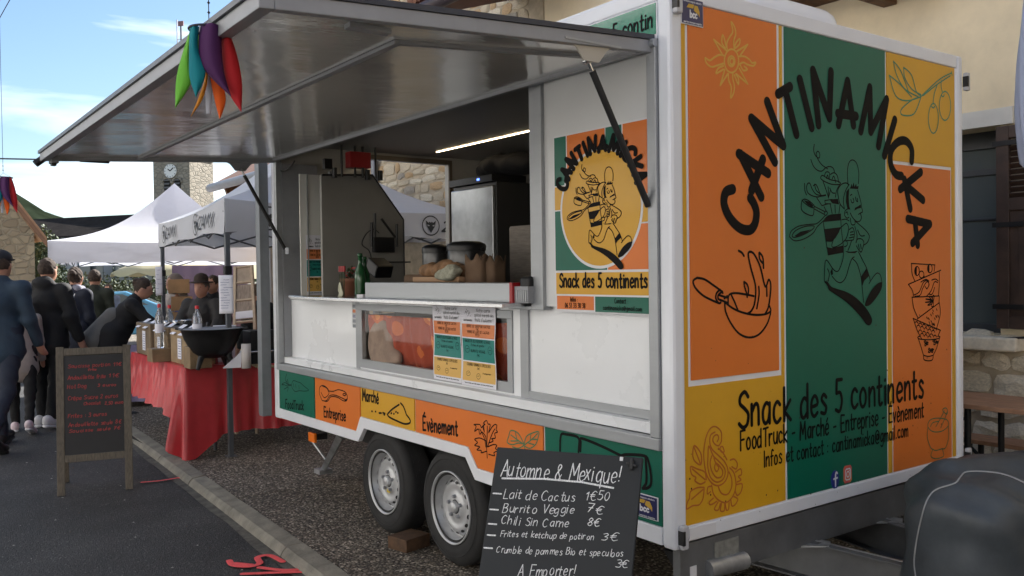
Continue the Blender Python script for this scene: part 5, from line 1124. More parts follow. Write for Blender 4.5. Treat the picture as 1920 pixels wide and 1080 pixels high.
# urns
URN=mat('urn_steel',(.10,.10,.10),.3,.8,var=.1,vs_=3,stretch=(6,6,.2))
def urn(px0,px1,ptop,X,label):
    a,b=on(0,X,px0,520),on(0,X,px1,520); d_=abs(a.y-b.y)/2; yc=(a.y+b.y)/2; c=Vector((X+.02,yc-.05,1.368)); zt_=on(0,X,(px0+px1)/2,ptop).z
    r=d_*.60; h=zt_-1.368
    o=thing('coffee_urn',label,'coffee urn',tuple(c),'steel coffee urns on the counter')
    MB().lathe([(0,0),(r,0),(r,h-.035),(r*.97,h-.03)],c,'z',32).build('tank',URN,o)
    MB().lathe([(r*1.03,h-.055),(r*1.05,h-.03),(r*1.0,h-.018),(r*.7,h-.004),(0,h)],c,'z',32).build('lid',BLACK,o)
    MB().tube([c+Vector((r*.3,-r*.95,h-.05)),c+Vector((r*.3,-r*1.15,h-.05))],.012,8).build('handle',BLACK,o)
    MB().tube([c+Vector((-r*.9,.02,.07)),c+Vector((-r*1.15,.02,.07))],.010,8).build('tap',BLACK,o)
urn(783,826,458,.33,'left smaller steel coffee urn with black lid behind the display case')
urn(829,893,452,.28,'right larger steel coffee urn with black lid behind the display case')
# paper bag, snack trays, cloth, cups
KRAFT=mat('kraft_paper',(.14,.085,.05),.85,var=.15,vs_=10)
def bag(px0,px1,ptop,X,label):
    a,b=on(0,X,px0,520),on(0,X,px1,520); y0,y1=b.y,a.y; zt_=on(0,X,(px0+px1)/2,ptop).z; n=24; mb=MB()
    def P(u,v):
        t_=2*math.pi*u; x=X+.05*math.copysign(abs(math.cos(t_))**.6,math.cos(t_)); y=(y0+y1)/2+(y1-y0)/2*math.copysign(abs(math.sin(t_))**.6,math.sin(t_))*(1+.05*math.sin(5*t_)*v)
        return Vector((x,y,1.368+(zt_-1.368)*v*(1+.09*math.sin(7*t_+1)*(v>.9))))
    mb.grid(P,36,6); o=mb.build('paper_bag',KRAFT,None,solid=.002); tag(o,label,'paper bag')
bag(881,915,482,.20,'crumpled brown paper bag with open ragged top left of its twin'); bag(910,938,485,.24,'second open brown paper bag nearest the right side of the hatch')
tb=MB().box((.12,1.62,1.457),(.22,2.10,1.485)).build('snack_tray',mat('peach_card',(.42,.26,.15),.7),None,bevel=.004); tag(tb,'long low peach cardboard snack tray on top of the display case','tray')
nets_obj('bread_pile',[elli((.2,2.0,1.52),(.06,.13,.04)),elli((.22,1.86,1.54),(.05,.10,.04)),elli((.2,1.74,1.51),(.05,.09,.035))],mat('brown_bread',(.25,.14,.07),.8,var=.4,vs_=25),None,res=.012,noise=wob(.008,50),label='pile of brown bread rolls on the tray beside the urns',category='bread')
nets_obj('cloth_bundle',[elli((.10,1.72,1.495),(.045,.07,.03)),elli((.11,1.66,1.515),(.04,.06,.03))],mat('pale_check_cloth',(.38,.38,.30),.9,var=.3,vs_=60),None,res=.01,noise=wob(.006,60),label='pale checked cloth bundled in front of the bread rolls',category='cloth')
# plant pot, dried flowers, bottle, papers
c=on(2,1.368,661,553); 
pt=thing('plant_pot','terracotta pot with small red flowers at the left end of the display case','plant pot',tuple(c),None)
TER=mat('terracotta',(.20,.075,.04),.75,var=.15)
MB().lathe([(0,0),(.055,0),(.070,.085),(.078,.087),(.080,.11),(.070,.112),(.066,.09)],c,'z',24).build('pot',TER,pt)
mb=MB(); leaves(mb,(c.x,c.y,c.z+.13),.055,60,.018,3); mb.build('foliage',FOL,pt)
mb=MB(); leaves(mb,(c.x,c.y+.01,c.z+.135),.06,26,.014,9); mb.build('red_flowers',[RED,RED],pt)
c=on(2,1.368,637,556); pt=thing('flower_stick','thin stems with dark red buds in a pale dish near the pot','dried flowers',tuple(c))
MB().grid(lambda u,v:c+Vector((.0+.01*math.sin(v*3),.06*(u-.5),.09*v*(1-.6*(2*u-1)**2)-.02*(1-v)*0)),6,6).build('pale_petal_card',mat('cream_card',(.5,.5,.38),.7),pt,solid=.002)
for k in range(4): 
    MB().tube([c+Vector((.02,.02*k-.02,0)),c+Vector((.02,.022*k-.03,.17-.01*k))],.003,5).build('stem',FOL[0],pt)
    MB().tube([c+Vector((.02,.022*k-.03,.155)),c+Vector((.02,.022*k-.03,.19))],.008,6).build('bud',RED,pt)
GB=mat('green_bottle_glass',(.015,.09,.03),.12,spec=.8)
for px_,X,h_,l_ in ((676,.16,.27,'tall green bottle with wire top beside the plant pot'),(684,.20,.25,'slightly shorter green bottle right of the taller one')):
    c=on(2,1.368,px_,545); c.x=X; c.y=on(0,X,px_,545).y
    o=MB().lathe([(0,0),(.036,0),(.038,.02),(.036,.05),(.038,.09),(.034,h_*.55),(.014,h_*.75),(.013,h_*.92),(.017,h_*.93),(.016,h_),(0,h_)],c,'z',18).build('green_bottle',GB,None); tag(o,l_,'bottle')
o=MB().box((.0,2.48,1.367),(.08,2.56,1.385)).build('paper_napkins',PAPER,None); tag(o,'small stack of white paper napkins on the counter by the pot','napkins')
nets_obj('cardboard_stack',[rbox((.30,2.30,1.44),(.07,.12,.06),.01),rbox((.31,2.16,1.46),(.05,.07,.08),.01)],KRAFT,None,res=.02,label='brown cardboard food boxes stacked behind the display case',category='boxes')
nets_obj('dark_tub',[rbox((.05,.90,1.43),(.05,.035,.055),.015)],BLACKM,None,res=.012,label='black tub in the right corner of the serving hatch',category='tub')
# ------------------------------------------------------------------ big slate menu board in front
BZ=.90; tl_=on(2,BZ,932,838); tr_=on(2,BZ-.0,1205,858); ex=(tr_-tl_).normalized(); wB=(tr_-tl_).length; nh=Vector((ex.y,-ex.x,0)); nh=nh if nh.dot(Vector(_fw))<0 else -nh
best=None
for k in [i*.01 for i in range(-10,50)]:
    dn=(Vector((0,0,-1))+nh*k).normalized(); nn=ex.cross(dn).normalized(); nn=nn if nn.dot(Vector(_fw))<0 else -nn
    q=onp(tl_,nn,890,1080); e=abs((q-tl_).dot(ex)+.012)
    if best is None or e<best[0]: best=(e,k,dn,nn)
_,kB,dn,nB=best
def BP(px,py): return onp(tl_,nB,px,py)
HB=(BZ-.02)/abs(dn.z)
bd=thing('slate_menu_board','tall black slate menu board with white chalk prices leaning by the trailer corner','menu board',tuple(tl_+dn*HB+ex*(wB/2)))
cB=tl_+ex*wB/2+dn*HB/2
MB().obox(cB-nB*.008,ex*wB/2,dn*HB/2,nB*.008).build('board',SLATE,bd,bevel=.003)
MB().obox(tl_+ex*wB*.5-nB*.03-nh*0+Vector((0,0,-.5))-nh*.0+Vector((0,0,0)),ex*.015,nh*.0+Vector((0,0,.38)),nB*.01).build('support_leg',BLACKM,bd)
def wc(s,pa,pb,h,wd=.006,sl=.12,jit=.09): 
    mb=MB(); a,b=BP(*pa),BP(*pb); write(mb,s,a,b,h*.88,nB,wd,-dn,jit=jit,lift=.0006,slant=sl,taper=True); mb.build('chalk_line',CHALK,bd)
wc('Automne & Mexique!',(938,893),(1162,905),.060,.0040); mb=MB()
strokes(mb,[[(942,897),(1020,898),(1090,904),(1150,915)]],lambda a,b:BP(a,b),nB,.006,.0012)
for s,x0,x1,y0,y1,h in (('Lait de Cactus',943,1078,934,942,.034),('1€50',1097,1144,936,940,.032),('Burrito Veggie',942,1077,960,964,.032),('7€',1099,1131,960,964,.030),('Chili Sin Carne',940,1068,982,990,.032),('8€',1099,1128,986,988,.030),('Frites et ketchup de potiron',938,1113,1006,1012,.022),('3€',1127,1160,1013,1014,.026),('Crumble de pommes Bio et speculoos',931,1168,1036,1044,.024),('3€',1152,1180,1062,1066,.026),('A Emporter!',972,1080,1080,1080,.040)):
    wc(s,(x0,y0),(x1,y1),h,.0024 if h<.03 else .0029)
mb.build('chalk_underline',CHALK,bd)
for y_,x_ in ((925,925),(955,919),(982,916),(1003,914),(1027,908)): mb=MB(); strokes(mb,[[(x_,y_),(x_+15,y_+1)]],lambda a,b:BP(a,b),nB,.005,.0006); mb.build('chalk_dash',CHALK,bd)
q=BP(1186,872); MB().obox(q+nB*.008,ex*.018+dn*.004,dn*.005,nB*.006).obox(q+nB*.009,ex*.006,dn*.018,nB*.006).build('knob',BLACKM,bd,bevel=.003)
q=BP(1166,861); MB().obox(q+nB*.004,ex*.005,dn*.006,nB*.003).build('clip',PALE,bd)
# ------------------------------------------------------------------ folding chalk board on the road
fb_=thing('pavement_chalkboard','A-shaped chalkboard in grey weathered wood with faint red writing on the road','chalkboard',(-1.05,4.85,-.06))
bl,br_=Vector((-1.27,4.79,-.06)),Vector((-.83,4.69,-.06)); exb=(br_-bl).normalized(); bkb=Vector((-exb.y,exb.x,0)); Hb=1.06
upb=(Vector((0,0,1))*Hb+bkb*.16).normalized(); nb_=exb.cross(upb).normalized(); nb_=nb_ if nb_.y<0 else -nb_
Lb=Hb/upb.z; wb=(br_-bl).length+.05; bl=bl-exb*.02
def fpnt(u,v): return bl+exb*(u*wb)+upb*(v*Lb)
fwd=.052/wb
def frm(par,base,up_,L_,nn,back=False):
    def f(u,v): return base+exb*(u*wb)+up_*(v*L_)
    for u in (fwd/2,1-fwd/2): MB().obox((f(u,0)+f(u,1))/2,exb*.026,up_*(L_/2),nn*.010).build('frame_post',GREYWOOD,par,bevel=.003)
    for v in ((.24,.965) if not back else (.3,.94)): MB().obox(f(.5,v),exb*(wb/2-.053),up_*.026,nn*.009).build('frame_rail',GREYWOOD,par,bevel=.003)
frm(fb_,bl,upb,Lb,nb_)
upk=(Vector((0,0,1))*Hb-bkb*.30).normalized(); bk0=fpnt(0,1)-upk*(Hb/upk.z)*1.0+bkb*.0; frm(fb_,bk0,upk,Hb/upk.z*.985,nb_,True)
MB().obox(bk0+exb*wb/2+upk*(.6*Hb/upk.z),exb*(wb/2-.05),upk*.30,nb_*.004).build('rear_board',SLATE2,fb_)
MB().obox(fpnt(.5,.602),exb*(wb/2-.053),upb*(.336*Lb),nb_*.004).build('board',SLATE2,fb_)
mb=MB()
for s,u0,u1,v,h in (('Saucisse portion',.16,.72,.855,.026),('11€',.76,.88,.855,.024),('frite',.42,.54,.83,.016),('Andouillette frite',.15,.66,.775,.028),('11€',.70,.84,.775,.026),('Hot Dog',.15,.40,.715,.028),('3 euros',.55,.80,.715,.022),('Crêpe Sucre 2 euros',.15,.82,.635,.028),('Chocolat',.36,.58,.595,.022),('2,50 euros',.64,.92,.59,.022),('Frites : 3 euros',.15,.66,.515,.028),('Andouillette seule 8€',.15,.86,.455,.028),('Saucisse seule 7€',.16,.84,.415,.022)):
    mb=MB(); write(mb,s,fpnt(u0,v)+nb_*.004,fpnt(u1,v)+nb_*.004,h,nb_,.0042,upb,jit=.07,lift=.001,slant=.1); mb.build('chalk_line',CHALKR,fb_)
# ------------------------------------------------------------------ two colourful wind spinners
FAB=lambda n,c: mat(n,c,.75,bump=.0006,bs=250)
def spinner(D_,px,py,label,rot=0.,hang=1.2):
    c=dep(D_,px,py); k=2.7/F_PX
    o=thing('wind_spinner',label,'wind spinner',tuple(c),'rainbow wind spinners hung over the street')
    R_=36*k; ring=[c+Vector((R_*math.cos(q),R_*math.sin(q),0)) for q in [2*math.pi*i/36 for i in range(36)]]
    MB().tube(ring,2.3*k,6,closed=True).build('hoop',mat('dark_blue_hoop',(.01,.012,.03),.6),o)
    rw=Vector(_R); up=Vector((0,0,1)); fwv=Vector((c.x-CAM[0],c.y-CAM[1],0)).normalized(); ca,sa=math.cos(rot),math.sin(rot)
    def edge(e,v):
        n=len(e)-1; i=min(int(v*n),n-1); t=v*n-i
        P=[e[max(i-1,0)],e[i],e[i+1],e[min(i+2,n)]]
        return [.5*((2*P[1][q])+(-P[0][q]+P[2][q])*t+(2*P[0][q]-5*P[1][q]+4*P[2][q]-P[3][q])*t*t+(-P[0][q]+3*P[1][q]-3*P[2][q]+P[3][q])*t**3) for q in(0,1)]
    TL=[(('lime_fabric',(.20,.60,.06)),[(1000,200),(950,340),(908,500),(898,685)],[(1010,195),(998,400),(1003,520),(898,685)],-5,10),
        (('teal_fabric',(.0,.28,.34)),[(1000,190),(993,350),(993,500),(1030,625)],[(1060,190),(1050,320),(1095,470),(1030,625)],-22,12),
        (('lime_fabric',(.20,.60,.06)),[(1050,200),(1022,340),(1030,400),(1060,445)],[(1060,200),(1052,350),(1058,400),(1060,445)],26,4),
        (('purple_fabric',(.10,.022,.13)),[(1070,185),(1052,300),(1085,452),(1250,620)],[(1200,190),(1198,350),(1212,480),(1250,620)],-24,22),
        (('red_fabric',(.55,.012,.02)),[(1197,190),(1198,350),(1225,560),(1315,712)],[(1245,205),(1290,340),(1322,520),(1315,712)],-8,14),
        (('orange_fabric',(.85,.15,.01)),[(1130,200),(1120,430),(1145,600),(1178,740)],[(1215,200),(1190,430),(1220,610),(1178,740)],32,8),
        (('white_fabric',(.55,.56,.62)),[(1090,200),(1096,430),(1090,600),(1092,705)],[(1135,200),(1134,430),(1130,600),(1122,705)],36,6),
        (('amber_fabric',(.75,.32,.02)),[(1030,200),(1090,440),(1045,600),(993,725)],[(1080,200),(1108,440),(1075,600),(993,725)],28,6)]
    for (nm_,cl),le,re_,d0,bu in TL:
        def P(u,v,le=le,re_=re_,d0=d0,bu=bu):
            a=edge(le,v);b=edge(re_,v); x=((a[0]+(b[0]-a[0])*u)/3.376+60-392); y=-((a[1]+(b[1]-a[1])*u)/3.376-56)
            d=d0*(1-.3*v)-bu*math.sin(math.pi*u)*(1-.5*v)
            return c+rw*((x*ca-d*sa)*k)+fwv*((x*sa+d*ca)*k)+up*(y*k)
        MB().grid(P,8,18).build('tail',FAB(nm_,cl),o,solid=.0006)
    kn=c+up*(20*k)
    for q in (0,2.1,4.2): MB().tube([c+Vector((R_*math.cos(q),R_*math.sin(q),0)),kn],.0012,4).build('bridle',mat('pale_string',(.5,.5,.5),.8),o)
    MB().tube([kn,kn+up*hang],.0015,4).build('string',mat('dark_string',(.05,.04,.04),.8),o)
    for q in (.02,.05): MB().lathe([(0,-.006),(.005,0),(0,.006)],kn+up*q,'z',8).build('swivel',BLACKM,o)
    return kn+up*hang
k1=spinner(2.7,392,56,'larger rainbow wind spinner hanging in front of the awning tip',0,1.1)
k2=spinner(6.3,6,333,'smaller rainbow wind spinner cut by the left edge of the photo',.15,1.1)
cyl('street_line',tuple(k1+(k1-k2)*.6),tuple(k2+(k2-k1)*.25),.003,MATS['dark_string'],None,6,label='thin line strung over the street carrying the rainbow wind spinners',category='line')
a=on(1,3.86,76,299); b=a+(on(1,3.86,-20,297)-a)*6
cyl('awning_guy_line',tuple(a),tuple(b),.005,mat('grey_cord',(.12,.13,.15),.7),None,6,label='taut grey cord running left from the awning corner',category='cord')
MB().tube([a+Vector((-.03,0,-.03)),a+Vector((.03,0,.02))],.022,8).build('line_clamp',BLACKM,flap)
# ------------------------------------------------------------------ wooden chock beam under the wheels
q0=on(2,0,737,1037);
cb_=MB().obox(on(2,.0,772,1028)+Vector((.0,.03,.035)),(.085,.02,0),(-.017,.075,0),(0,0,.035)).build('wheel_chock',mat('rusty_brown_block',(.085,.045,.022),.8,var=.4,vs_=20),None,bevel=.004)
tag(cb_,'brown wooden block wedged on the pavement between the two trailer wheels','chock')
# ------------------------------------------------------------------ grey cover over the drawbar
CV=mat('grey_tarpaulin',(.050,.060,.070),.5,var=.30,vs_=5,bump=.002,bs=30)
cv=thing('drawbar_cover','dark grey fabric cover with pale piping shrouding the trailer drawbar','cover',(1.15,-.62,0))
prs=[rbox((1.225,-.60,.38),(.46,.20,.33),.16),elli((1.09,-.58,.60),(.30,.20,.13)),elli((1.34,-.62,.58),(.32,.22,.12)),rbox((1.285,-.62,.14),(.50,.22,.2),.12)]
CVN=lambda X: wob(.010,7)(X)+wob(.009,13,1.3,.45)(X)-.013*np.abs(np.sin(X[...,0]*13+X[...,2]*8+2*np.sin(X[...,2]*6+X[...,0]*3)))**2
nets_obj('cover_shell',prs,CV,cv,res=.016,k=.12,noise=CVN)
pts=[(1716,1080),(1713,1050),(1720,1000),(1733,948),(1745,925),(1760,915),(1790,905),(1800,893),(1812,884),(1850,884),(1885,890),(1920,905),(1960,930)]
def cover_hit(px,py):
    d=ray(px,py); t=1.4
    for _ in range(60):
        X=CAM+d*t; v=field(prs,X[None,:],.12)[0]+CVN(X[None,:])[0]
        if v<.001: break
        t+=max(v*.7,.002)
        if t>4: return None
    return Vector(CAM+d*t)
hp=[cover_hit(*p) for p in smooth(pts,4)]; hp=[p for p in hp if p is not None]
hp=[p for i,p in enumerate(hp) if i==0 or (p-hp[i-1]).length<.25]
if len(hp)>3: MB().tube([p-Vector(_fw)*.004 for p in hp],.0032,6).build('piping',mat('pale_piping',(.30,.31,.32),.7,var=.15),cv)
# ------------------------------------------------------------------ trestle table and bench by the wall
tt=thing('beer_table','brown varnished folding table with black legs by the stone wall','table',(2.6,-.1,0))
TX0,TX1,TY0,TY1=2.42,2.92,-1.4,.75
for i in range(2):
    MB().box((TX0+i*.252,TY0,.735),(TX0+.248+i*.252,TY1,.76)).build('table_board',WOOD,tt,bevel=.003)
def trestle(y_,par,x0,x1,h,mm=BLACKM):
    for x_ in (x0+.06,x1-.06): MB().tube([(x_,y_,0),(x_,y_,h)],.018,8).build('leg',mm,par)
    MB().tube([(x0+.06,y_,h*.35),(x1-.06,y_,h*.35)],.012,6).build('cross_bar',mm,par)
    MB().tube([(x0+.08,y_,h*.9),(x0+.08,y_+.35,h*.97)],.010,6).build('brace',mm,par)
    MB().tube([(x1-.08,y_,h*.4),(x1-.08,y_+.45,h*.97)],.010,6).build('brace',mm,par)
    MB().tube([(x0+.08,y_,h*.4),(x0+.08,y_+.45,h*.97)],.010,6).build('brace',mm,par)
trestle(.18,tt,TX0,TX1,.735); trestle(-1.1,tt,TX0,TX1,.735)
bn=thing('beer_bench','low brown bench with thin black legs between table and stone wall','bench',(3.08,-.1,0))
MB().box((3.0,-1.4,.435),(3.22,.95,.46)).build('seat',WOOD,bn,bevel=.003); trestle(.45,bn,2.98,3.24,.435); trestle(-1.1,bn,2.98,3.24,.435)
# pale blue folded parasol cloth at the right edge
ps=thing('folded_parasol','pale blue grey folded parasol at the right edge of the photo','parasol',(1.3,-.9,0))
c=dep(3.4,1938,300); 
def PS(u,v):
    t_=2*math.pi*u; r=.052*(.65+.5*math.sin(math.pi*min(1,v*1.05)**.8))*(1+.22*math.sin(7*t_+v*4)); r*= (1 if v>.08 else .6)
    return Vector((c.x+r*math.cos(t_),c.y+r*math.sin(t_),1.82+v*.72))
c=dep(3.25,1944,300)
MB().grid(PS,48,24).build('canopy',mat('pale_blue_canvas',(.34,.38,.50),.85,bump=.001,bs=150,var=.08),ps)
MB().tube([(c.x,c.y,0),(c.x,c.y,2.6)],.018,10).build('pole',PALE,ps)
MB().lathe([(0,0),(.24,0),(.24,.05),(.05,.08),(.03,.3),(0,.3)],(c.x,c.y,0),'z',24).build('base',BLACKM,ps)
# ------------------------------------------------------------------ market stalls
POLE=mat('grey_tent_pole',(.13,.14,.155),.45,.5,var=.1)
TENT=mat('white_tent_fabric',(.74,.745,.80),.7,bump=.002,bs=6,var=.03)
def thin(m,tr):
    t,b=nodes_of(m); o_=t.nodes['Material Output']; tr_=t.nodes.new('ShaderNodeBsdfTranslucent'); tr_.inputs[0].default_value=b.inputs['Base Color'].default_value; mx_=t.nodes.new('ShaderNodeMixShader'); mx_.inputs[0].default_value=tr
    t.links.new(b.outputs[0],mx_.inputs[1]); t.links.new(tr_.outputs[0],mx_.inputs[2]); t.links.new(mx_.outputs[0],o_.inputs[0])
thin(TENT,.38)
TENT2=mat('branded_tent_fabric',(.66,.67,.70),.65,bump=.002,bs=5,var=.03); thin(TENT2,.25)
for n_ in ('lime_fabric','teal_fabric','purple_fabric','red_fabric','orange_fabric','white_fabric','amber_fabric'): thin(MATS[n_],.35)
def tent(name,label,cs,ztop,zval,apex,mt,sag=.22,legs=(0,1,2,3),parts=True):
    """pop-up tent: corners in order, valance band, concave peaked roof, legs"""
    cs=[Vector((c[0],c[1],0)) for c in cs]; ctr=sum(cs,Vector())/4
    o=thing(name,label,'market tent',tuple(ctr))
    ap=Vector((ctr.x,ctr.y,apex)); mb=MB()
    for i in range(4):
        a=cs[i]+Vector((0,0,ztop)); b=cs[(i+1)%4]+Vector((0,0,ztop))
        def P(u,v,a=a,b=b):
            p=a.lerp(b,u); e=1-abs(2*u-1)
            q=p.lerp(ap,v); q.z-= sag*math.sin(math.pi*v)*(.75+.35*e)+.03*math.sin(math.pi*u)*(1-v)*1.2
            return q
        mb.grid(P,20,16,i)
    roof=mb.build('roof_cover',mt,o)
    for i in range(4):
        a=cs[i];b=cs[(i+1)%4]; out=((a+b)/2-ctr).normalized()
        def V_(u,v,a=a,b=b,out=out):
            p=a.lerp(b,u); zt_=ztop-.03*math.sin(math.pi*u)*1.2; zb_=zval+.012*math.sin(u*14+i)+.02*math.sin(math.pi*u)
            return Vector((p.x,p.y,zt_+(zb_-zt_)*v))+out*(.004+.010*math.sin(u*23+v*3)*v)
        MB().grid(V_,36,5).build('valance',mt,o)
    for i in legs:
        c=cs[i]+(ctr-cs[i]).normalized()*.045
        MB().box((c.x-.020,c.y-.020,-.0),(c.x+.020,c.y+.020,ztop-.03)).build('tent_leg',POLE,o,bevel=.003)
        MB().box((c.x-.04,c.y-.04,.0),(c.x+.04,c.y+.04,.008)).build('foot_plate',POLE,o)
        MB().box((c.x-.028,c.y-.028,1.52),(c.x+.028,c.y+.028,1.59)).build('slider',BLACKM,o)
    mb=MB()
    for i in range(4):
        a=cs[i];b=cs[(i+1)%4]; inn=(ctr-(a+b)/2).normalized()*.05
        for k in range(4):
            p,q=a.lerp(b,k/4)+inn,a.lerp(b,(k+1)/4)+inn
            zt_,zl=ztop-.10,zval-.01
            mb.tube([Vector((p.x,p.y,zt_ if k%2==0 else zl)),Vector((q.x,q.y,zl if k%2==0 else zt_))],.011,4); mb.tube([Vector((p.x,p.y,zl if k%2==0 else zt_)),Vector((q.x,q.y,zt_ if k%2==0 else zl))],.011,4)
    mb.build('scissor_frame',POLE,o); 
    return o,cs,ctr
A_=(.04,5.06);B_=(.48,8.83);C_=(2.95,5.76);D_2=(3.30-.05,9.4)
ta,cs_,ctr_=tent('branded_tent','pale grey pop-up tent with black 24MX printing beside the trailer',[A_,C_,D_2,B_],2.15,1.87,3.12,TENT2,.20)
def emblem(mb,fn,nrm,wd,s=1.):
    strokes(mb,[ell(0,0,1,1.0,26)],fn,nrm,wd,.002)
    fillpoly(mb,[(-.62,.55),(-.28,.30),(-.12,.42),(0,.30),(.12,.42),(.28,.30),(.62,.55),(.50,-.05),(0,-.78),(-.50,-.05)],fn,nrm,.002)
def emb_eyes(mb,fn,nrm):
    fillpoly(mb,[(-.42,.12),(-.10,-.02),(-.40,-.08)],fn,nrm,.0035); fillpoly(mb,[(.42,.12),(.10,-.02),(.40,-.08)],fn,nrm,.0035)
TP=mat('tent_black_print',(.035,.038,.042),.6)
def valprint(a,b,spots,zc,h):
    a=Vector((a[0],a[1],0));b=Vector((b[0],b[1],0)); e=(b-a).normalized(); out=e.cross(Vector((0,0,1))); ctr2=ctr_
    if out.dot((a+b)/2-ctr2)<0: out=-out
    L=(b-a).length; mb=MB(); me=MB()
    for s in spots:
        c=a+e*s+out*.016
        f_=lambda x,y,c=c: Vector((c.x,c.y,zc))+e*(x*.12)+Vector((0,0,y*.098))
        emblem(mb,f_,out,.013); emb_eyes(me,f_,out)
        S,wt=text('24MX',0,.10,.16); f2=lambda x,y,c=c: Vector((c.x,c.y,zc-.055))+e*(.16+x*.265)+Vector((0,0,y*.115))
        strokes(mb,S,f2,out,.020,.002)
    mb.build('brand_print',TP,ta); me.build('emblem_eyes',TENT2,ta)
valprint(B_,A_,(.5,2.53),2.00,.17)
valprint(A_,C_,(.42,2.36),2.00,.19)
# print on the near roof slope
a3,b3=Vector((A_[0],A_[1],2.15)),Vector((C_[0],C_[1],2.15)); ap3=Vector((ctr_.x,ctr_.y,3.12)); e3=(b3-a3).normalized()
def RP(x,y):
    v=y; mid_=(a3+b3)/2; p=(mid_+e3*x).lerp(ap3+e3*x,v); p.z-=.20*math.sin(math.pi*v)*1.08-.03; return p+Vector((0,-.02,.02))
mb=MB(); mE=MB()
nR=Vector((0,-.55,.83)).normalized()
emblem(mb,lambda x,y:RP(-.22+x*.28,.42+y*.17),nR,.022); emb_eyes(mE,lambda x,y:RP(-.22+x*.28,.42+y*.17),nR)
S,wt=text('24MX',0,.1,.2); strokes(mb,S,lambda x,y:RP(-.42+x*.33,.10+y*.10),nR,.035,.004)
mb.build('roof_print',TP,ta); mE.build('emblem_eyes',TENT2,ta)
# paper signs tied to the legs
def paper(c,e,w_,h_,lines,label,seed=0):
    c=Vector(c);e=Vector(e).normalized(); n=e.cross(Vector((0,0,1))); n=n if n.dot(Vector(_fw))<0 else -n
    o=MB().grid(lambda u,v:c+e*((u-.5)*w_)+Vector((0,0,(v-.5)*h_))+n*(.004*math.sin(v*5+seed)),4,10).build('paper_sign',PAPER,None,solid=.0008); tag(o,label,'paper sign')
    mb=MB(); rr=random.Random(seed)
    for i in range(lines):
        v=.88-.8*i/lines; x0=-.36 if i%3 else -.15; x1=x0+rr.uniform(.3,.66)
        strokes(mb,[[(x0+(x1-x0)*k/10,v+rr.uniform(-.006,.006)) for k in range(11)]],lambda a,b:c+e*(a*w_)+Vector((0,0,(b-.5)*h_))+n*.006,n,.0030,.0006)
    mb.build('handwriting',mat('blue_ink',(.12,.13,.30),.7),o)
q=dep(7.25,424,552); paper(q,(_R[0],_R[1],0),.118,.315,12,'white handwritten price sheet tied to the near tent leg',3)
q=dep(10.4,298,527); paper(q,(_R[0]*.7,_R[1]*.7+.2,0),.075,.34,5,'narrow white sheet tied to the far tent leg',4)
# white tent behind
Wc=dep(15.6,298,520)
wa=dep(14.8,90,480); wv=Vector((_R[0],_R[1],0)).normalized(); wv=(Matrix.Rotation(math.radians(20),3,'Z')@wv); wd2=Vector((-wv.y,wv.x,0))
wa.z=0; S4=3.95
WT=[wa,wa+wv*S4,wa+wv*S4+wd2*S4,wa+wd2*S4]
tw_,_,_=tent('white_tent','bright white peaked pop-up tent behind the stalls','WT',2.15,1.76,3.42,TENT,.34) if 0 else tent('white_tent','bright white peaked pop-up tent behind the stalls',[(p.x,p.y) for p in WT],2.15,1.76,3.35,TENT,.36)
# its back wall cloths and yellow scalloped parasol beyond
q=dep(18.6,395,560); MB_=MB().grid(lambda u,v:Vector((q.x,q.y,.1))+wv*((u-.5)*1.5)+wd2*(.03*math.sin(u*30))+Vector((0,0,v*1.65)),24,3).build('purple_backdrop',mat('purple_cloth',(.12,.085,.13),.8),None,solid=.01); tag(MB_,'dull purple cloth hung at the back of the white tent','backdrop')
q=dep(21,315,520); yu=thing('yellow_parasol','yellow parasol with scalloped edge beyond the white tent','parasol',(q.x,q.y,0))
mb=MB(); mb.grid(lambda u,v:Vector((q.x+1.25*v*math.cos(2*math.pi*u),q.y+1.25*v*math.sin(2*math.pi*u),2.05-.42*v**1.4-(.10*abs(math.sin(8*math.pi*u)) if v>.85 else 0))),64,6); mb.build('canopy',mat('yellow_canvas',(.40,.36,.22),.8),yu,solid=.01)
cyl('pole',(q.x,q.y,0),(q.x,q.y,2.05),.025,PALE,yu,8)
# ------------------------------------------------------------------ red clothed table
RC=mat('red_table_plastic',(.58,.045,.055),.34,var=.12,vs_=5,bump=.003,bs=14,coat=.2)
rt=thing('stall_table','folding stall table under a red cloth beside the kerb','table',(.7,6.0,0))
P0=Vector((-.25,5.26,0)); P1=Vector((1.75,5.50,0)); P2=Vector((1.83,6.2,0)); P3=Vector((.50,6.05,0)); P4=Vector((.42,7.32,0)); P5=Vector((-.20,7.28,0))
PTS=[P0,P1,P2,P3,P4,P5]
MB().prism([p+Vector((0,0,.715)) for p in PTS],(0,0,.03)).build('tabletop',GREYWOOD,rt)
for x_,y_ in ((.05,5.45),(1.6,5.6),(.1,7.1),(.3,6.2),(-.02,6.3)): cyl('leg',(x_,y_,0),(x_,y_,.715),.016,POLE,rt,8)
for p_,q_ in (((.05,5.45,.12),(.9,5.5,.70)),((1.6,5.6,.12),(.9,5.5,.70))): cyl('brace',p_,q_,.012,POLE,rt,6)
tc_=MB(); n_=len(PTS)
tc_.prism([p+Vector((0,0,.7475)) for p in PTS],(0,0,.004))
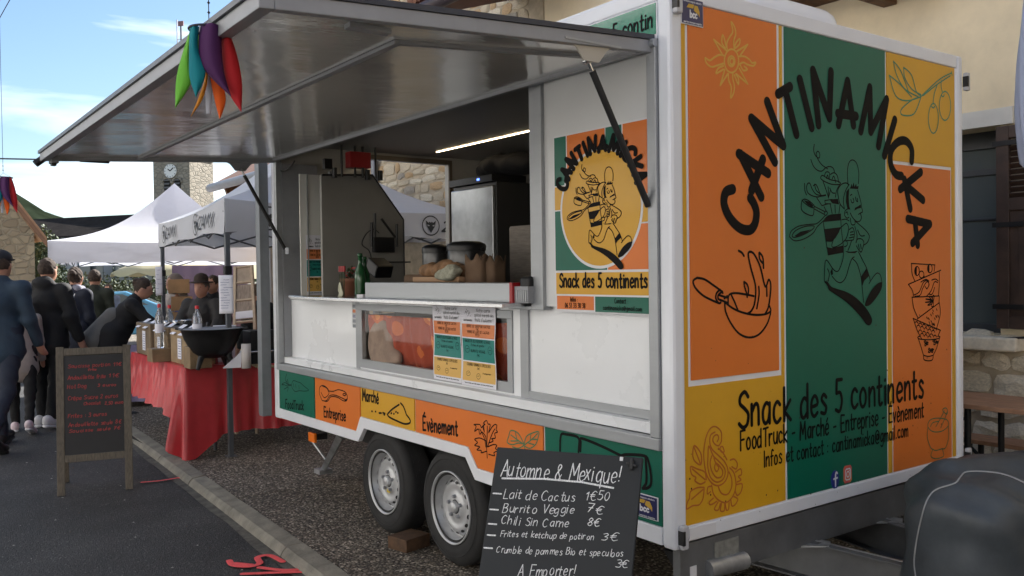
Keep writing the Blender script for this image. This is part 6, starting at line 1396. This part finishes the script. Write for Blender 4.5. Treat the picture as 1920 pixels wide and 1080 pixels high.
# hanging sides: outer loop P5->P0->P1
loop=[P5,P0,P1]; seg=[(P0-P5).length,(P1-P0).length]; tot=sum(seg)
def hang(u,v):
    s=u*tot
    if s<seg[0]: p=P5.lerp(P0,s/seg[0]); e=(P0-P5).normalized()
    else: p=P0.lerp(P1,(s-seg[0])/seg[1]); e=(P1-P0).normalized()
    out=Vector((e.y,-e.x,0)); 
    if out.dot(p-Vector((.8,6.2,0)))<0: out=-out
    dc=s-seg[0]; cn=math.exp(-(dc/.20)**2)
    if abs(dc)<.30:
        w1=.5+.5*dc/.30; oa=Vector((-1,-.03,0)).normalized(); ob=Vector((.12,-1,0)).normalized(); out=(oa*(1-w1)+ob*w1).normalized()
    ln=.40+.20*min(1,max(0,dc/.5+1)) if dc<0 else .585
    ln+= cn*.19+.012*math.sin(s*7)
    fold=.020*math.sin(s*21)+.014*math.sin(s*47+1)+.05*cn*math.sin(dc*34)
    return Vector((p.x,p.y,.7505))+out*(.008+v*(.045+fold*1.3)+cn*.05*v)-Vector((0,0,ln*v))
tc_.grid(hang,220,16); clo=tc_.build('tablecloth',RC,None); tag(clo,'shiny red plastic cloth hanging to the kerb over the stall table','tablecloth')
# things on it -- three label boxes in a row
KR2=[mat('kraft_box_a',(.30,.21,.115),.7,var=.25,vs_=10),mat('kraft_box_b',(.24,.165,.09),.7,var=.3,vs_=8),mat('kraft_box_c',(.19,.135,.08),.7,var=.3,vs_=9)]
LBL=['nearest brown box with hanging price label on the red table','middle brown box with lilac price label on the red table','farthest brown box with pale label on the red table']
for i,(ya,yb,h) in enumerate(((5.37,5.86,.30),(5.97,6.42,.30),(6.56,7.10,.31))):
    o=thing('label_box',LBL[i],'box',(-.09,(ya+yb)/2,.752),'brown label boxes in a row')
    MB().box((-.20,ya,.752),(.04,yb,.752+h)).build('carton',KR2[i],o,bevel=.01)
    MB().box((-.19,ya+.01,.752+h-.05),(.03,yb-.01,.752+h+.002)).build('dark_contents',BLACK,o)
    for k in (.22,.72):
        y_=ya+(yb-ya)*k
        MB().prism([(-.225,y_-.05,.752+h-.045),(-.225,y_+.07,.752+h-.045),(-.10,y_+.08,.752+h+.03),(-.10,y_-.04,.752+h+.03)],(0,0,.003)).build('paper_flap',PAPER,o)
    yl=ya+(yb-ya)*.4
    lb=MB().box((-.2065,yl-.055,.80),(-.2035,yl+.055,.752+h-.075)).build('price_label',PAPER,o)
    mb=MB()
    for k in range(7): mb.box((-.2075,yl-.04,.82+k*.022),(-.2066,yl+.04-.01*(k%3),.825+k*.022))
    mb.build('label_print',mat('blue_ink',(.1,.1,.3),.7),lb)
    MB().box((-.19,ya-.001-.003,.78),(.03,ya-.0005,.95)).build('painted_shadow_side',KR2[2],o)  # darker sheet puts the shaded box end into the colour
# black brazier on a stand
c=on(2,.752,402,690); c=Vector((c.x,c.y+.05,.752)); br=thing('brazier','large black cast iron brazier on four legs on the red table','brazier',tuple(c))
k=.92*depth(c)/F_PX; 
MB().lathe([(0,.08),(22*k,.085),(40*k,.135),(54*k,.24),(60*k,.315),(64*k,.318),(64*k,.326),(58*k,.326),(52*k,.25),(36*k,.15),(0,.11)],c,'z',28).build('bowl',BLACKM,br)
for sx,sy in ((-1,-1),(1,-1),(1,1),(-1,1)): MB().tube([c+Vector((sx*.11,sy*.07,.10)),c+Vector((sx*.15,sy*.10,.0))],[.028,.018],6).build('leg',BLACKM,br)
MB().lathe([(0,.322),(56*k,.324)],c,'z',28).build('ash_layer',mat('grey_ash',(.22,.23,.25),.8,var=.3,vs_=30),br)
for s_ in (-1,1): MB().tube([c+Vector((_R[0]*s_*62*k,_R[1]*s_*62*k,.318)),c+Vector((_R[0]*s_*74*k,_R[1]*s_*74*k,.326))],.010,6).build('handle',BLACKM,br)
PET=mat('clear_bottle_plastic',(.92,.95,.97),.05,trans=.93); CAP=mat('red_cap',(.6,.02,.02),.4)
for i,(px,py,pb,l) in enumerate(((299,570,610,'leftmost water bottle with red cap behind the brown boxes'),(318,572,606,'middle bottle with red label standing between two water bottles'),(370,573,620,'rightmost clear water bottle with red cap beside the steel pot'))):
    D_3=(7.9,8.3,7.3)[i]; b0=dep(D_3,px,pb); b0.z=max(b0.z,.76); h=dep(D_3,px,py).z-b0.z; o=thing('water_bottle',l,'bottle',tuple(b0),'plastic bottles on the stall')
    b0.z=.752+.18 if i==2 else .752+.12; h=dep(D_3,px,py).z-b0.z
    # stands on a low crate
    MB().lathe([(0,0),(.036,0),(.038,.02),(.035,h*.2),(.038,h*.24),(.038,h*.68),(.030,h*.78),(.014,h*.88),(.013,h*.93),(0,h*.93)],b0,'z',18).build('bottle_body',PET,o)
    MB().lathe([(.016,h*.92),(.016,h),(0,h)],b0,'z',12).build('cap',CAP,o)
    MB().lathe([(.0388,h*.36),(.0388,h*.55)],b0,'z',18).build('label_band',(OPR if i==1 else PAPER),o)
    o2=MB().box((b0.x-.09,b0.y-.09,.752),(b0.x+.09,b0.y+.09,b0.z-.001)).build('low_crate',KR2[1],None,bevel=.005); tag(o2,('low brown crate under the leftmost water bottle','low brown crate under the bottle with red label','low brown crate under the rightmost water bottle')[i],'crate','low crates under the bottles')
def at_tab(px,D): 
    p=dep(D,px,600); return Vector((p.x,p.y,.752))
c=at_tab(351,7.9)+Vector((0,0,.0)); o=thing('steel_pot','tall dull steel stock pot next to the clear bottle','pot',tuple(c)); MB().lathe([(0,0),(.058,0),(.058,.36),(.062,.363),(.062,.37),(.055,.37),(.055,.02)],c,'z',24).build('pot_body',STEEL,o)
for s_ in(-1,1): MB().box((c.x+s_*.058-.012,c.y-.03,c.z+.30),(c.x+s_*.058+.012,c.y+.03,c.z+.31)).build('handle',BLACK,o)
c=at_tab(389,7.9); o=thing('lidded_tin','short steel tin with red pattern and lid by the tent leg','tin',tuple(c)); MB().lathe([(0,0),(.062,0),(.062,.30),(.0,.31)],c,'z',20).build('tin_body',mat('tin_rose',(.35,.22,.22),.35,.6,var=.4,vs_=30),o); MB().lathe([(0,.345),(.012,.34),(.015,.31)],c,'z',10).build('lid_knob',BLACK,o)
c=at_tab(322,8.3); o=MB().box((c.x-.13,c.y-.09,.752),(c.x+.11,c.y+.09,1.05)).build('dark_hob',BLACKM,None,bevel=.008); tag(o,'dark portable hob with small pans behind the brown boxes','hob')
for i,px in enumerate((312,331)):
    c=at_tab(px,8.25); o=MB().lathe([(0,0),(.03,0),(.04,.05),(.038,.05),(.03,.01)],Vector((c.x,c.y,1.0515)),'z',16).build('small_pan',STEEL,None); tag(o,('left small steel pan on the dark hob','right small steel pan on the dark hob')[i],'pan')
for i,px in enumerate((383.5,403)):
    c=at_tab(px,7.6); o=MB().lathe([(0,0),(.018,0),(.018,.27),(.006,.30),(0,.30)],c,'z',12).build('spray_can',STEEL,None); tag(o,('thin steel canister left of the near tent leg behind the brazier','thin steel canister just right of its lookalike behind the brazier')[i],'canister')
c=at_tab(424,7.8); o=MB().box((c.x-.10,c.y-.06,.752+.22),(c.x+.07,c.y+.06,.752+.32)).box((c.x-.09,c.y-.05,.752),(c.x+.06,c.y+.05,.752+.22)).build('white_tub',PAPER,None,bevel=.004); tag(o,'white food tub with a red mark behind the near tent leg','tub')
c=on(2,.752,358,684); c.y+=.10; o=thing('sugar_box','red and white cardboard sugar box behind the brazier legs','box',tuple(c)); MB().obox(Vector((c.x,c.y,.752+.10)),wv*.055,wd2*.04,Vector((0,0,.10))).build('carton',mat('pink_card',(.5,.16,.13),.6),o)
mb=MB(); n2=-wd2; write(mb,'SUCRE',Vector((c.x,c.y,.80))-wv*.045+n2*.041,Vector((c.x,c.y,.80))+wv*.045+n2*.041,.028,n2,.006,(0,0,1),jit=0); mb.build('box_lettering',PAPER,o)
c=on(2,.752,462,690); o=MB().lathe([(0,0),(.038,0),(.038,.20),(.036,.20)],c,'z',20).build('paper_roll',mat('cream_roll',(.62,.58,.55),.8),None); tag(o,'upright cream paper roll at the right of the brazier','paper roll')
c=on(2,.752,440,690); o=MB().prism([Vector((c.x,c.y,.753))-wv*.09,Vector((c.x,c.y,.753))+wv*.05,Vector((c.x,c.y,.90))+wv*.06,Vector((c.x,c.y,.86))+wv*.03],wd2*.05).build('napkin_wedge',PAPER,None); tag(o,'folded white napkins leaning against the paper roll','napkins')
c=at_tab(483,7.6); o=thing('black_stove','small black stove with a steel dial left of the trailer edge','stove',tuple(c)); MB().box((c.x-.10,c.y-.1,.752),(c.x+.12,c.y+.1,1.04)).build('stove_body',BLACKM,o,bevel=.006); MB().lathe([(0,0),(.02,0),(.024,.006)],(c.x-.104,c.y,.9),'x',16).build('dial',STEEL,o)
MB().tube([Vector((c.x-.12,c.y-.11,.86)),Vector((c.x+.1,c.y-.11,.86))],.012,8).build('rail',STEEL,o)
o=MB(); 
for k in range(4): a=on(2,.76,468+k*5,684+k*2); o.tube([a,a+wv*.16+wd2*(.02*k-.03)],.006,5)
o=o.build('wooden_skewers',KR2[0],None); tag(o,'bundle of pale wooden skewers lying on the red cloth','skewers')
# wooden easel with cards
es=thing('picture_easel','pale wooden easel frame holding brown cards behind the stall','easel',tuple(dep(8.4,457,620))); e0=dep(8.4,440,612); e1=dep(8.4,478,608); et0=dep(8.5,441,500); et1=dep(8.5,472,497)
PW=mat('pale_wood',(.48,.38,.28),.7,var=.2,vs_=12)
for a,b in ((e0,et0),(e1,et1)): MB().tube([Vector((a.x,a.y,0)),a,b],.018,4,sm=False).build('easel_leg',PW,es)
for f in (.06,.42,.72,.98): MB().tube([e0.lerp(et0,f),e1.lerp(et1,f)],.014,4,sm=False).build('easel_rail',PW,es)
a=e0.lerp(et0,.1)
cd=MB().prism([e0.lerp(et0,.10),e1.lerp(et1,.10),e1.lerp(et1,.68),e0.lerp(et0,.68)],wd2*.01).build('picture_card',mat('brown_picture',(.20,.15,.12),.7,col2=(.40,.33,.27),vs_=24,stretch=(3,3,.3)),es)
cd=MB().prism([e0.lerp(et0,.72),e1.lerp(et1,.72),e1.lerp(et1,.96),e0.lerp(et0,.96)],wd2*.01).build('picture_card',mat('beige_picture',(.42,.34,.27),.7,var=.2,vs_=12),es)
mb=MB().prism([e0.lerp(et0,.12)-wd2*.012,e1.lerp(et1,.12)-wd2*.012,e1.lerp(et1,.24)-wd2*.012,e0.lerp(et0,.24)-wd2*.012],wd2*.004).build('caption_strip',PAPER,es)
# small second stall at the back: purple white cloth table and a pink bag
q=dep(10.6,246,650); tb2=MB().grid(lambda u,v:Vector((q.x,q.y,.72))+Vector((math.cos(2*math.pi*u),math.sin(2*math.pi*u)*1.6,0))*(.20+.05*v*(1+math.sin(u*50)*.4))-Vector((0,0,.66*v)),40,6).build('lilac_cloth',mat('lilac_cloth',(.50,.44,.66),.8),None); tag(tb2,'lilac and white cloth hanging over a small table behind the brown boxes','tablecloth')
MB_=MB().box((q.x-.19,q.y-.3,.0),(q.x+.19,q.y+.3,.72)).build('small_table',GREYWOOD,None); tag(MB_,'small table hidden under the lilac and white cloth','table')
q=dep(12.5,203,640); pb_=thing('pink_bag','pink shopping bag with pale handles near the leaning woman','bag',(q.x,q.y,0))
MB().prism([Vector((q.x,q.y,.30))-wv*.20,Vector((q.x,q.y,.30))+wv*.20,Vector((q.x,q.y,.72))+wv*.15,Vector((q.x,q.y,.72))-wv*.15],wd2*.18).build('bag_body',mat('pink_cloth',(.45,.20,.20),.8,var=.1),pb_)
for s_ in (-1,1): cyl('stand_leg',(q.x+wv.x*.15*s_,q.y+wv.y*.15*s_,0),(q.x+wv.x*.1*s_,q.y+wv.y*.1*s_,.32),.012,BLACKM,pb_,6)
MB().tube([Vector((q.x,q.y,.70))+wv*.10,Vector((q.x,q.y,.98)),Vector((q.x,q.y,.70))-wv*.10],.012,6).build('handle',PAPER,pb_)
# light blue car far behind
q=dep(19.5,190,560); cr_=thing('parked_car','light blue car parked beyond the shoppers under the white tent','car',(q.x,q.y,0)); CB=mat('light_blue_car_paint',(.10,.32,.50),.2,coat=1.); ux,uy=wv,wd2
def cp(u,v,z): return Vector((q.x,q.y,z))+ux*u+uy*v
side=[(-2.0,.25),(-2.05,.62),(-1.9,.80),(-1.2,.88),(-.75,1.18),(.55,1.22),(1.25,.90),(1.95,.78),(2.05,.30)]
MB().prism([cp(a,-.8,b) for a,b in side],uy*1.6).build('body',CB,cr_,bevel=.04)
MB().prism([cp(a,-.805,b) for a,b in ((-1.0,.90),(-.66,1.13),(.48,1.16),(1.0,.92))],uy*.003).build('side_window',GLD,cr_)
for u_ in (-1.3,1.3): MB().tube([cp(u_,-.82,.3),cp(u_,-.62,.3)],.3,20).build('wheel',RUBBER,cr_)
# ------------------------------------------------------------------ people
SKIN=mat('skin',(.42,.22,.15),.55,var=.08,vs_=20); HAIRD=mat('dark_brown_hair',(.045,.029,.02),.85,var=.4,vs_=60); HAIRG=mat('grey_hair',(.13,.115,.10),.7,var=.3,vs_=60)
def cloth(n,c,r=.85): return mat(n,c,r,var=.18,vs_=6,bump=.004,bs=22)
def rotx(v,a): return np.array([v[0],v[1]*math.cos(a)-v[2]*math.sin(a),v[1]*math.sin(a)+v[2]*math.cos(a)])
def rotz(v,a): return np.array([v[0]*math.cos(a)-v[1]*math.sin(a),v[0]*math.sin(a)+v[1]*math.cos(a),v[2]])
def person(label,pos,face,H,top,bottom,hair,shoe,lean=0.,arms=((.1,.12,.3),(.1,.12,.3)),legs=((0,0),(0,0)),head=0.,nod=0.,female=False,hem=.84,bulk=1.,hairstyle='short',res=.017,long_top=False,hat=None,name='person',stand=True,sole=None,group=None,z0=-.06,hands=False,skirtless=True):
    """facing: local +y forward, turned by face; arms: (forward pitch, outward, elbow); legs: (hip pitch forward, knee bend)"""
    s=H/1.76; b=bulk
    root=thing(name,label,'person',(pos[0],pos[1],z0),group)
    hipz=.93; low=0
    J={}
    for i,sg in ((0,-1),(1,1)):
        hp,kb_=legs[i]; h_=np.array([sg*.088,0,hipz]); kn=h_+rotx(np.array([sg*.012,0,-.43]),hp); an=kn+rotx(np.array([0,0,-.43]),hp-kb_); ft=an+rotx(np.array([sg*.03,.155,-.045]),hp-kb_ if abs(hp-kb_)>.15 else 0); hl=an+rotx(np.array([0,-.055,-.045]),hp-kb_ if abs(hp-kb_)>.15 else 0)
        J[i]=(h_,kn,an,ft,hl); 
    low=min(min(J[i][3][2],J[i][4][2]) for i in (0,1))-.035
    up_=lambda p:rotx(np.array(p)-np.array([0,0,hipz]),-lean)+np.array([0,0,hipz])
    sw=.168 if female else .188
    waist=up_((0,.0,1.10)); chest=up_((0,.005,1.30)); neck=up_((0,-.01,1.47)); shl=[up_((sg*sw,-.01,1.415)) for sg in(-1,1)]
    hc=up_((0,.015,1.625)); 
    A=[]
    for i,sg in ((0,-1),(1,1)):
        p_,o_,e_=arms[i]; d=np.array([sg*math.sin(o_),0,-math.cos(o_)]); d=rotx(d,p_); el=shl[i]+d*.285
        d2=np.array([sg*math.sin(o_*.5),0,-math.cos(o_*.5)]); d2=rotx(d2,p_+e_); wr=el+d2*.25; d3=rotx(d2,.1); hd_=wr+d3*.09
        A.append((shl[i],el,wr,hd_,d3))
    k_=1.0
    body=[caps(J[0][0],J[1][0],.095,.095),caps(waist,chest,.105,.125,None),caps(chest,up_((0,0,1.40)),.125,.09),caps(shl[0],shl[1],.058,.058),caps(neck,up_((0,.005,1.56)),.052,.050),caps((0,0,hipz),waist,.12,.105)]
    for i in(0,1):
        h_,kn,an,ft,hl=J[i]; body+=[caps(h_,kn,.082,.055),caps(kn,an,.054,.036),caps(hl,ft,.038,.032)]
        a,e,w_,hd_,d3=A[i]; body+=[caps(a,e,.047,.037),caps(e,w_,.037,.026),caps(w_,w_+d3*.07,.028,.030)]
        sd=np.cross(d3,[0,1,0]); sd=sd/(np.linalg.norm(sd)+1e-6); side=np.array([0,1.,0])
        for q in range(4):
            o0=w_+d3*.085+side*(.030-.020*q); ln_=(.062,.075,.070,.055)[q]; mid_=o0+rotx(d3,.25)*ln_*.55; body.append(caps(o0-d3*.02,mid_,.0095,.009)); body.append(caps(mid_,mid_+rotx(d3,.7)*ln_*.5,.009,.008))
        body.append(caps(w_+d3*.03+side*.025,w_+d3*.075+side*.06,.012,.010))
    hh=(.076,.094,.115)
    Rh=Matrix.Rotation(head,3,'Z')@Matrix.Rotation(-nod-lean*.35,3,'X'); Rn=np.array(Rh)
    def hp_(x,y,z): return hc+Rn@np.array([x,y,z])
    headp=[elli(hc,hh,Rn),elli(hp_(0,.03,-.06),(.055,.062,.06),Rn),caps(hp_(0,.088,.012),hp_(0,.108,-.022),.009,.014),elli(hp_(-.078,-.005,-.012),(.010,.020,.032),Rn),elli(hp_(.078,-.005,-.012),(.010,.020,.032),Rn),caps(hp_(-.022,.088,-.052),hp_(.022,.088,-.052),.009,.009),caps(hp_(-.035,.080,.03),hp_(.035,.080,.03),.011,.011)]
    M=Matrix.Translation((pos[0],pos[1],z0-low*s))@Matrix.Rotation(face,4,'Z')@Matrix.Scale(s,4)
    M3=M.to_3x3(); 
    class MM: pass
    mm=M
    nets_obj('body',body+headp,SKIN,root,res=res,k=.028,M=mm)
    # eyes
    for sg in(-1,1):
        c=M@Vector(hp_(sg*.031,.082,.006)); MB().lathe([(0,-.009),(.009,0),(0,.009)],c,'z',8).build('eye',mat('eye_dark',(.02,.015,.012),.2),root)
    # clothes
    g_=.012*b
    hemz=hem
    topp=[caps(waist,chest,.118*b,.138*b),caps(chest,up_((0,0,1.41)),.138*b,.095),caps(shl[0],shl[1],.070,.070),caps(up_((0,0,hemz+.06)),waist,.150*b,.125*b,(.85,1.1,1)),caps(up_((0,-.015,1.45)),up_((0,-.01,1.49)),.075,.066)]
    for i in(0,1):
        a,e,w_,hd_,d3=A[i]; topp+=[caps(a,e,.062*b,.054*b),caps(e,w_-d3*.01,.054*b,.044*b)]
    if lean>.4: topp+=[caps((0,-.02,.98),(0,-.03,.76),.158,.172),caps((0,.0,.98),waist,.15,.13),caps((-.085,-.01,1.03),(-.085,-.015,.76),.130,.135),caps((.085,-.01,1.03),(.085,-.015,.76),.130,.135)]
    if hairstyle=='hood': topp+=[elli(up_((0,-.075,1.49)),(.115,.075,.07))]
    nets_obj('jacket',topp,top,root,res=res,k=.035,M=mm,noise=lambda X:wob(.0045*b,9+H*3,H*9,.7)(X)+wob(.0036,24,H*3,1.4)(X))
    trp=[caps(J[0][0]+[0,0,.10],J[1][0]+[0,0,.10],.100,.100)]
    for i in(0,1):
        h_,kn,an,ft,hl=J[i]; trp+=[caps(h_,kn,.094,.068),caps(kn,an+(kn-an)*.04,.068,.053)]
    nets_obj('trousers',trp,bottom,root,res=res,k=.03,M=mm,noise=wob(.006,20,H*5))
    for i in(0,1):
        h_,kn,an,ft,hl=J[i]; sh_=nets_obj('shoe',[caps(hl,ft,.046,.040),caps(hl+[0,0,.03],an+[0,0,-.005],.046,.046),elli(ft+[0,.02,0],(.043,.06,.036))],shoe,root,res=.011,k=.02,M=mm)
        if sole is not None: nets_obj('sole',[caps(hl+[0,-.005,-.036],ft+[0,.03,-.036],.046,.042,(1,1,2.2))],sole,sh_,res=.011,k=.01,M=mm)
    # hair
    hr=[elli(hp_(0,-.018,.022),(.086,.096,.112),Rn)]
    cut=None
    fwdv=Rn@np.array([0,1,0]); upv=Rn@np.array([0,0,1])
    if hairstyle in('short','hood','bald'):
        cut=lambda X:np.maximum(((X-hc)@fwdv)-.055-((X-hc)@upv)*.30, -((X-hc)@upv)-.045)
    elif hairstyle=='bun':
        hr.append(elli(hp_(0,-.105,.05),(.045,.045,.045),Rn)); cut=lambda X:np.maximum(((X-hc)@fwdv)-.04-((X-hc)@upv)*.35, -((X-hc)@upv)-.075)
    elif hairstyle=='long':
        hr.append(elli(hp_(0,-.06,-.08),(.085,.06,.14),Rn)); cut=lambda X:((X-hc)@fwdv)-.035-((X-hc)@upv)*.35
    if hair is not None: nets_obj('hair',hr,hair,root,res=.010,k=.02,M=mm,cut=cut,noise=lambda X:wob(.004,60)(X)+wob(.003,110)(X))
    if hat:
        kind,hm=hat
        if kind=='cap': 
            nets_obj('cap',[elli(hp_(0,-.005,.052),(.090,.104,.082),Rn),elli(hp_(0,.115,.045),(.062,.065,.012),Rn)],hm,root,res=.009,k=.015,M=mm,cut=lambda X:-((X-hc)@upv)+.030)
        elif kind=='hat':
            nets_obj('hat',[elli(hp_(0,0,.105),(.085,.098,.075),Rn),elli(hp_(0,0,.062),(.145,.155,.014),Rn)],hm,root,res=.010,k=.012,M=mm)
        elif kind=='beanie': nets_obj('beanie',[elli(hp_(0,-.008,.045),(.092,.106,.100),Rn)],hm,root,res=.010,k=.01,M=mm,cut=lambda X:-((X-hc)@upv)+.005)
        elif kind=='hoodup': nets_obj('hood',[elli(hp_(0,-.022,.012),(.105,.115,.135),Rn),elli(up_((0,-.02,1.50)),(.10,.09,.08))],hm,root,res=.011,k=.03,M=mm,cut=lambda X:((X-hc)@fwdv)-.075)
    return root,M,dict(J=J,A=A,hp=hp_,up=up_,neck=neck,shl=shl,waist=waist,chest=chest)
def fp_at(px,D): p=dep(D,px,560); return (p.x,p.y)
BLK=cloth('black_cloth',(.009,.009,.010)); NVY=cloth('dark_navy_cloth',(.012,.015,.028)); DEN=cloth('blue_denim_jacket',(.020,.038,.062)); JN=cloth('dark_jeans',(.014,.020,.036)); WSH=mat('white_trainer',(.62,.61,.63),.5,var=.08); BSH=mat('black_shoe',(.012,.012,.013),.5); LJ=cloth('light_jeans',(.10,.14,.17))
yaw_view=-YAW   # facing away from the camera
p1,M1,_=person('man in a blue denim jacket and dark cap walking at the left edge',fp_at(2,8.15),yaw_view+.05,1.84,DEN,JN,HAIRD,BSH,arms=((-.25,.14,.35),(.05,.16,.45)),legs=((.22,.05),(-.30,.35)),hem=.80,bulk=1.12,hat=('cap',cloth('dark_cap',(.008,.009,.014))),sole=mat('dark_sole',(.03,.03,.03),.7))
p2,M2,I2=person('tall man in a black hooded jacket and white trainers seen from behind',fp_at(90,9.3),yaw_view-.12,1.76,BLK,BLK,HAIRD,WSH,arms=((.1,.28,.35),(.0,.28,.30)),legs=((.02,.02),(-.10,.12)),hem=.80,bulk=1.25,hairstyle='hood',sole=mat('white_sole',(.7,.7,.72),.5))
p3,M3_,I3=person('woman in a dark navy coat with a bun and a white shoulder strap',fp_at(141,10.4),yaw_view-.25,1.68,NVY,NVY,HAIRD,BSH,arms=((.15,.15,.35),(.1,.12,.4)),legs=((.05,.05),(-.05,.1)),female=True,hem=.74,bulk=1.06,hairstyle='bun',head=.35)
# strap across her back
a_,b_=I3['up'](( .13,-.150,1.40)),I3['up']((-.13,-.168,1.12))
MB().prism([M3_@Vector(a_+np.array([0,0,.03])),M3_@Vector(a_-np.array([.02,0,.03])),M3_@Vector(b_-np.array([0,0,.03])),M3_@Vector(b_+np.array([.02,0,.03]))],(-_fw[0]*.012,-_fw[1]*.012,0)).build('shoulder_strap',mat('white_strap',(.45,.46,.50),.7),p3)
nets_obj('scarf',[caps(I3['up']((-.07,-.03,1.49)),I3['up']((.07,-.03,1.49)),.05,.05),caps(I3['up']((-.06,.05,1.48)),I3['up']((.06,.05,1.48)),.045,.045)],mat('grey_check_scarf',(.22,.22,.27),.9,var=.5,vs_=60),p3,res=.013,M=M3_)
person('child in a pale beige coat and pink and white trainers between the men',fp_at(38,9.0),yaw_view+.4,1.42,cloth('pale_beige_cloth',(.32,.28,.26)),BLK,HAIRD,mat('pink_white_trainer',(.66,.62,.63),.5,col2=(.62,.45,.50),vs_=20),female=True,legs=((.15,.0),(-.25,.2)),hem=.72,bulk=1.1,hairstyle='long',sole=MATS['white_sole'])
person('person in a dark olive jacket standing behind the woman with the white strap',fp_at(178,12.0),yaw_view+.1,1.66,cloth('dark_olive_jacket',(.022,.026,.016)),BLK,HAIRD,BSH,legs=((.1,.1),(-.12,.15)),hem=.78,bulk=1.02)
person('person in a brownish black jacket with short grey hair in the far crowd',fp_at(186,15.5),yaw_view,1.40,cloth('brown_black_jacket',(.03,.024,.02)),BLK,HAIRG,BSH,hem=.75,bulk=1.2,res=.022)
pS,MS,IS=person('man with sunglasses in a blue grey shirt facing the camera far back',fp_at(203,17.0),yaw_view+math.pi+.1,1.45,cloth('blue_grey_shirt',(.10,.13,.20)),NVY,HAIRD,BSH,bulk=1.1,res=.022)
MB().obox(MS@Vector(IS['hp'](0,.098,.010)),(MS.to_3x3()@Vector((.062,0,0))),(MS.to_3x3()@Vector((0,.012,0))),(MS.to_3x3()@Vector((0,0,.018)))).build('sunglasses',BLACK,pS)
# woman leaning over the stall to the right
pw,MW,IW=person('woman in a black coat and light jeans bending over the stall table',fp_at(212,9.6),-YAW-1.25,1.62,BLK,LJ,HAIRD,BSH,lean=.48,arms=((.55,.10,.12),(.75,.15,.1)),legs=((.05,.05),(-.12,.05)),female=True,hem=.66,bulk=1.12,hairstyle='bun',head=-.1,nod=.2)
nets_obj('coat_tail',[caps(IW['up']((.0,-.14,1.18)),IW['up']((.0,-.19,.86)),.11,.15),caps(IW['up']((-.06,-.10,1.15)),IW['up']((-.06,-.12,.85)),.13,.15)],cloth('grey_tweed',(.13,.125,.115)),pw,res=.016,M=MW)
person('young person with a pale beige hood up standing under the white tent',fp_at(328,10.8),-YAW+2.6,1.60,cloth('pale_hooded_top',(.36,.32,.29)),NVY,None,BSH,female=True,bulk=1.1,hat=('hoodup',cloth('beige_hood',(.22,.17,.135))),nod=-.1)
person('stall holder in a dark waistcoat and brown brimmed hat',fp_at(379,9.3),-YAW+math.pi-.15,1.50,cloth('dark_waistcoat',(.035,.033,.032)),JN,HAIRG,BSH,arms=((.45,.25,.75),(.45,.25,.75)),bulk=1.2,hat=('hat',cloth('brown_hat',(.045,.03,.022))),z0=0)
person('person with pale hair and blue top stooping left of the hatted man',fp_at(357,10.4),-YAW+2.4,1.36,cloth('royal_blue_top',(.03,.06,.22)),JN,mat('pale_hair',(.38,.34,.30),.8),BSH,female=True,lean=.2,hairstyle='long',z0=0)
person('man in a black top right behind the hatted stall holder',fp_at(400,10.6),-YAW+2.9,1.52,BLK,JN,HAIRD,BSH,bulk=1.1,z0=0)
person('person in a dark jacket half hidden behind the trailer edge',fp_at(484,9.8),-YAW+1.0,1.42,cloth('dark_grey_jacket',(.025,.03,.032)),JN,HAIRD,BSH,bulk=1.1,z0=0)
# stacked cardboard trays by the hooded person
q=dep(10.2,333,575)
for i,(dx,z_,l) in enumerate(((0,1.02,'lowest of three tan cardboard boxes stacked in the stall'),(.05,1.20,'middle of three tan cardboard boxes stacked in the stall'),(.02,1.40,'topmost of three tan cardboard boxes stacked in the stall'))):
    o=MB().obox(Vector((q.x+dx,q.y,z_)),wv*.115,wd2*.12,Vector((0,0,.08))).build('cardboard_box',mat('tan_card',(.42,.24,.11),.7,var=.15),None,bevel=.004); tag(o,l,'box','tan cardboard boxes')
o=MB().box((q.x-.13,q.y-.15,0),(q.x+.16,q.y+.2,.93)).build('box_stand',mat('lilac_panel',(.20,.17,.24),.8),None); tag(o,'dull lilac stand under the tan cardboard boxes','stand')
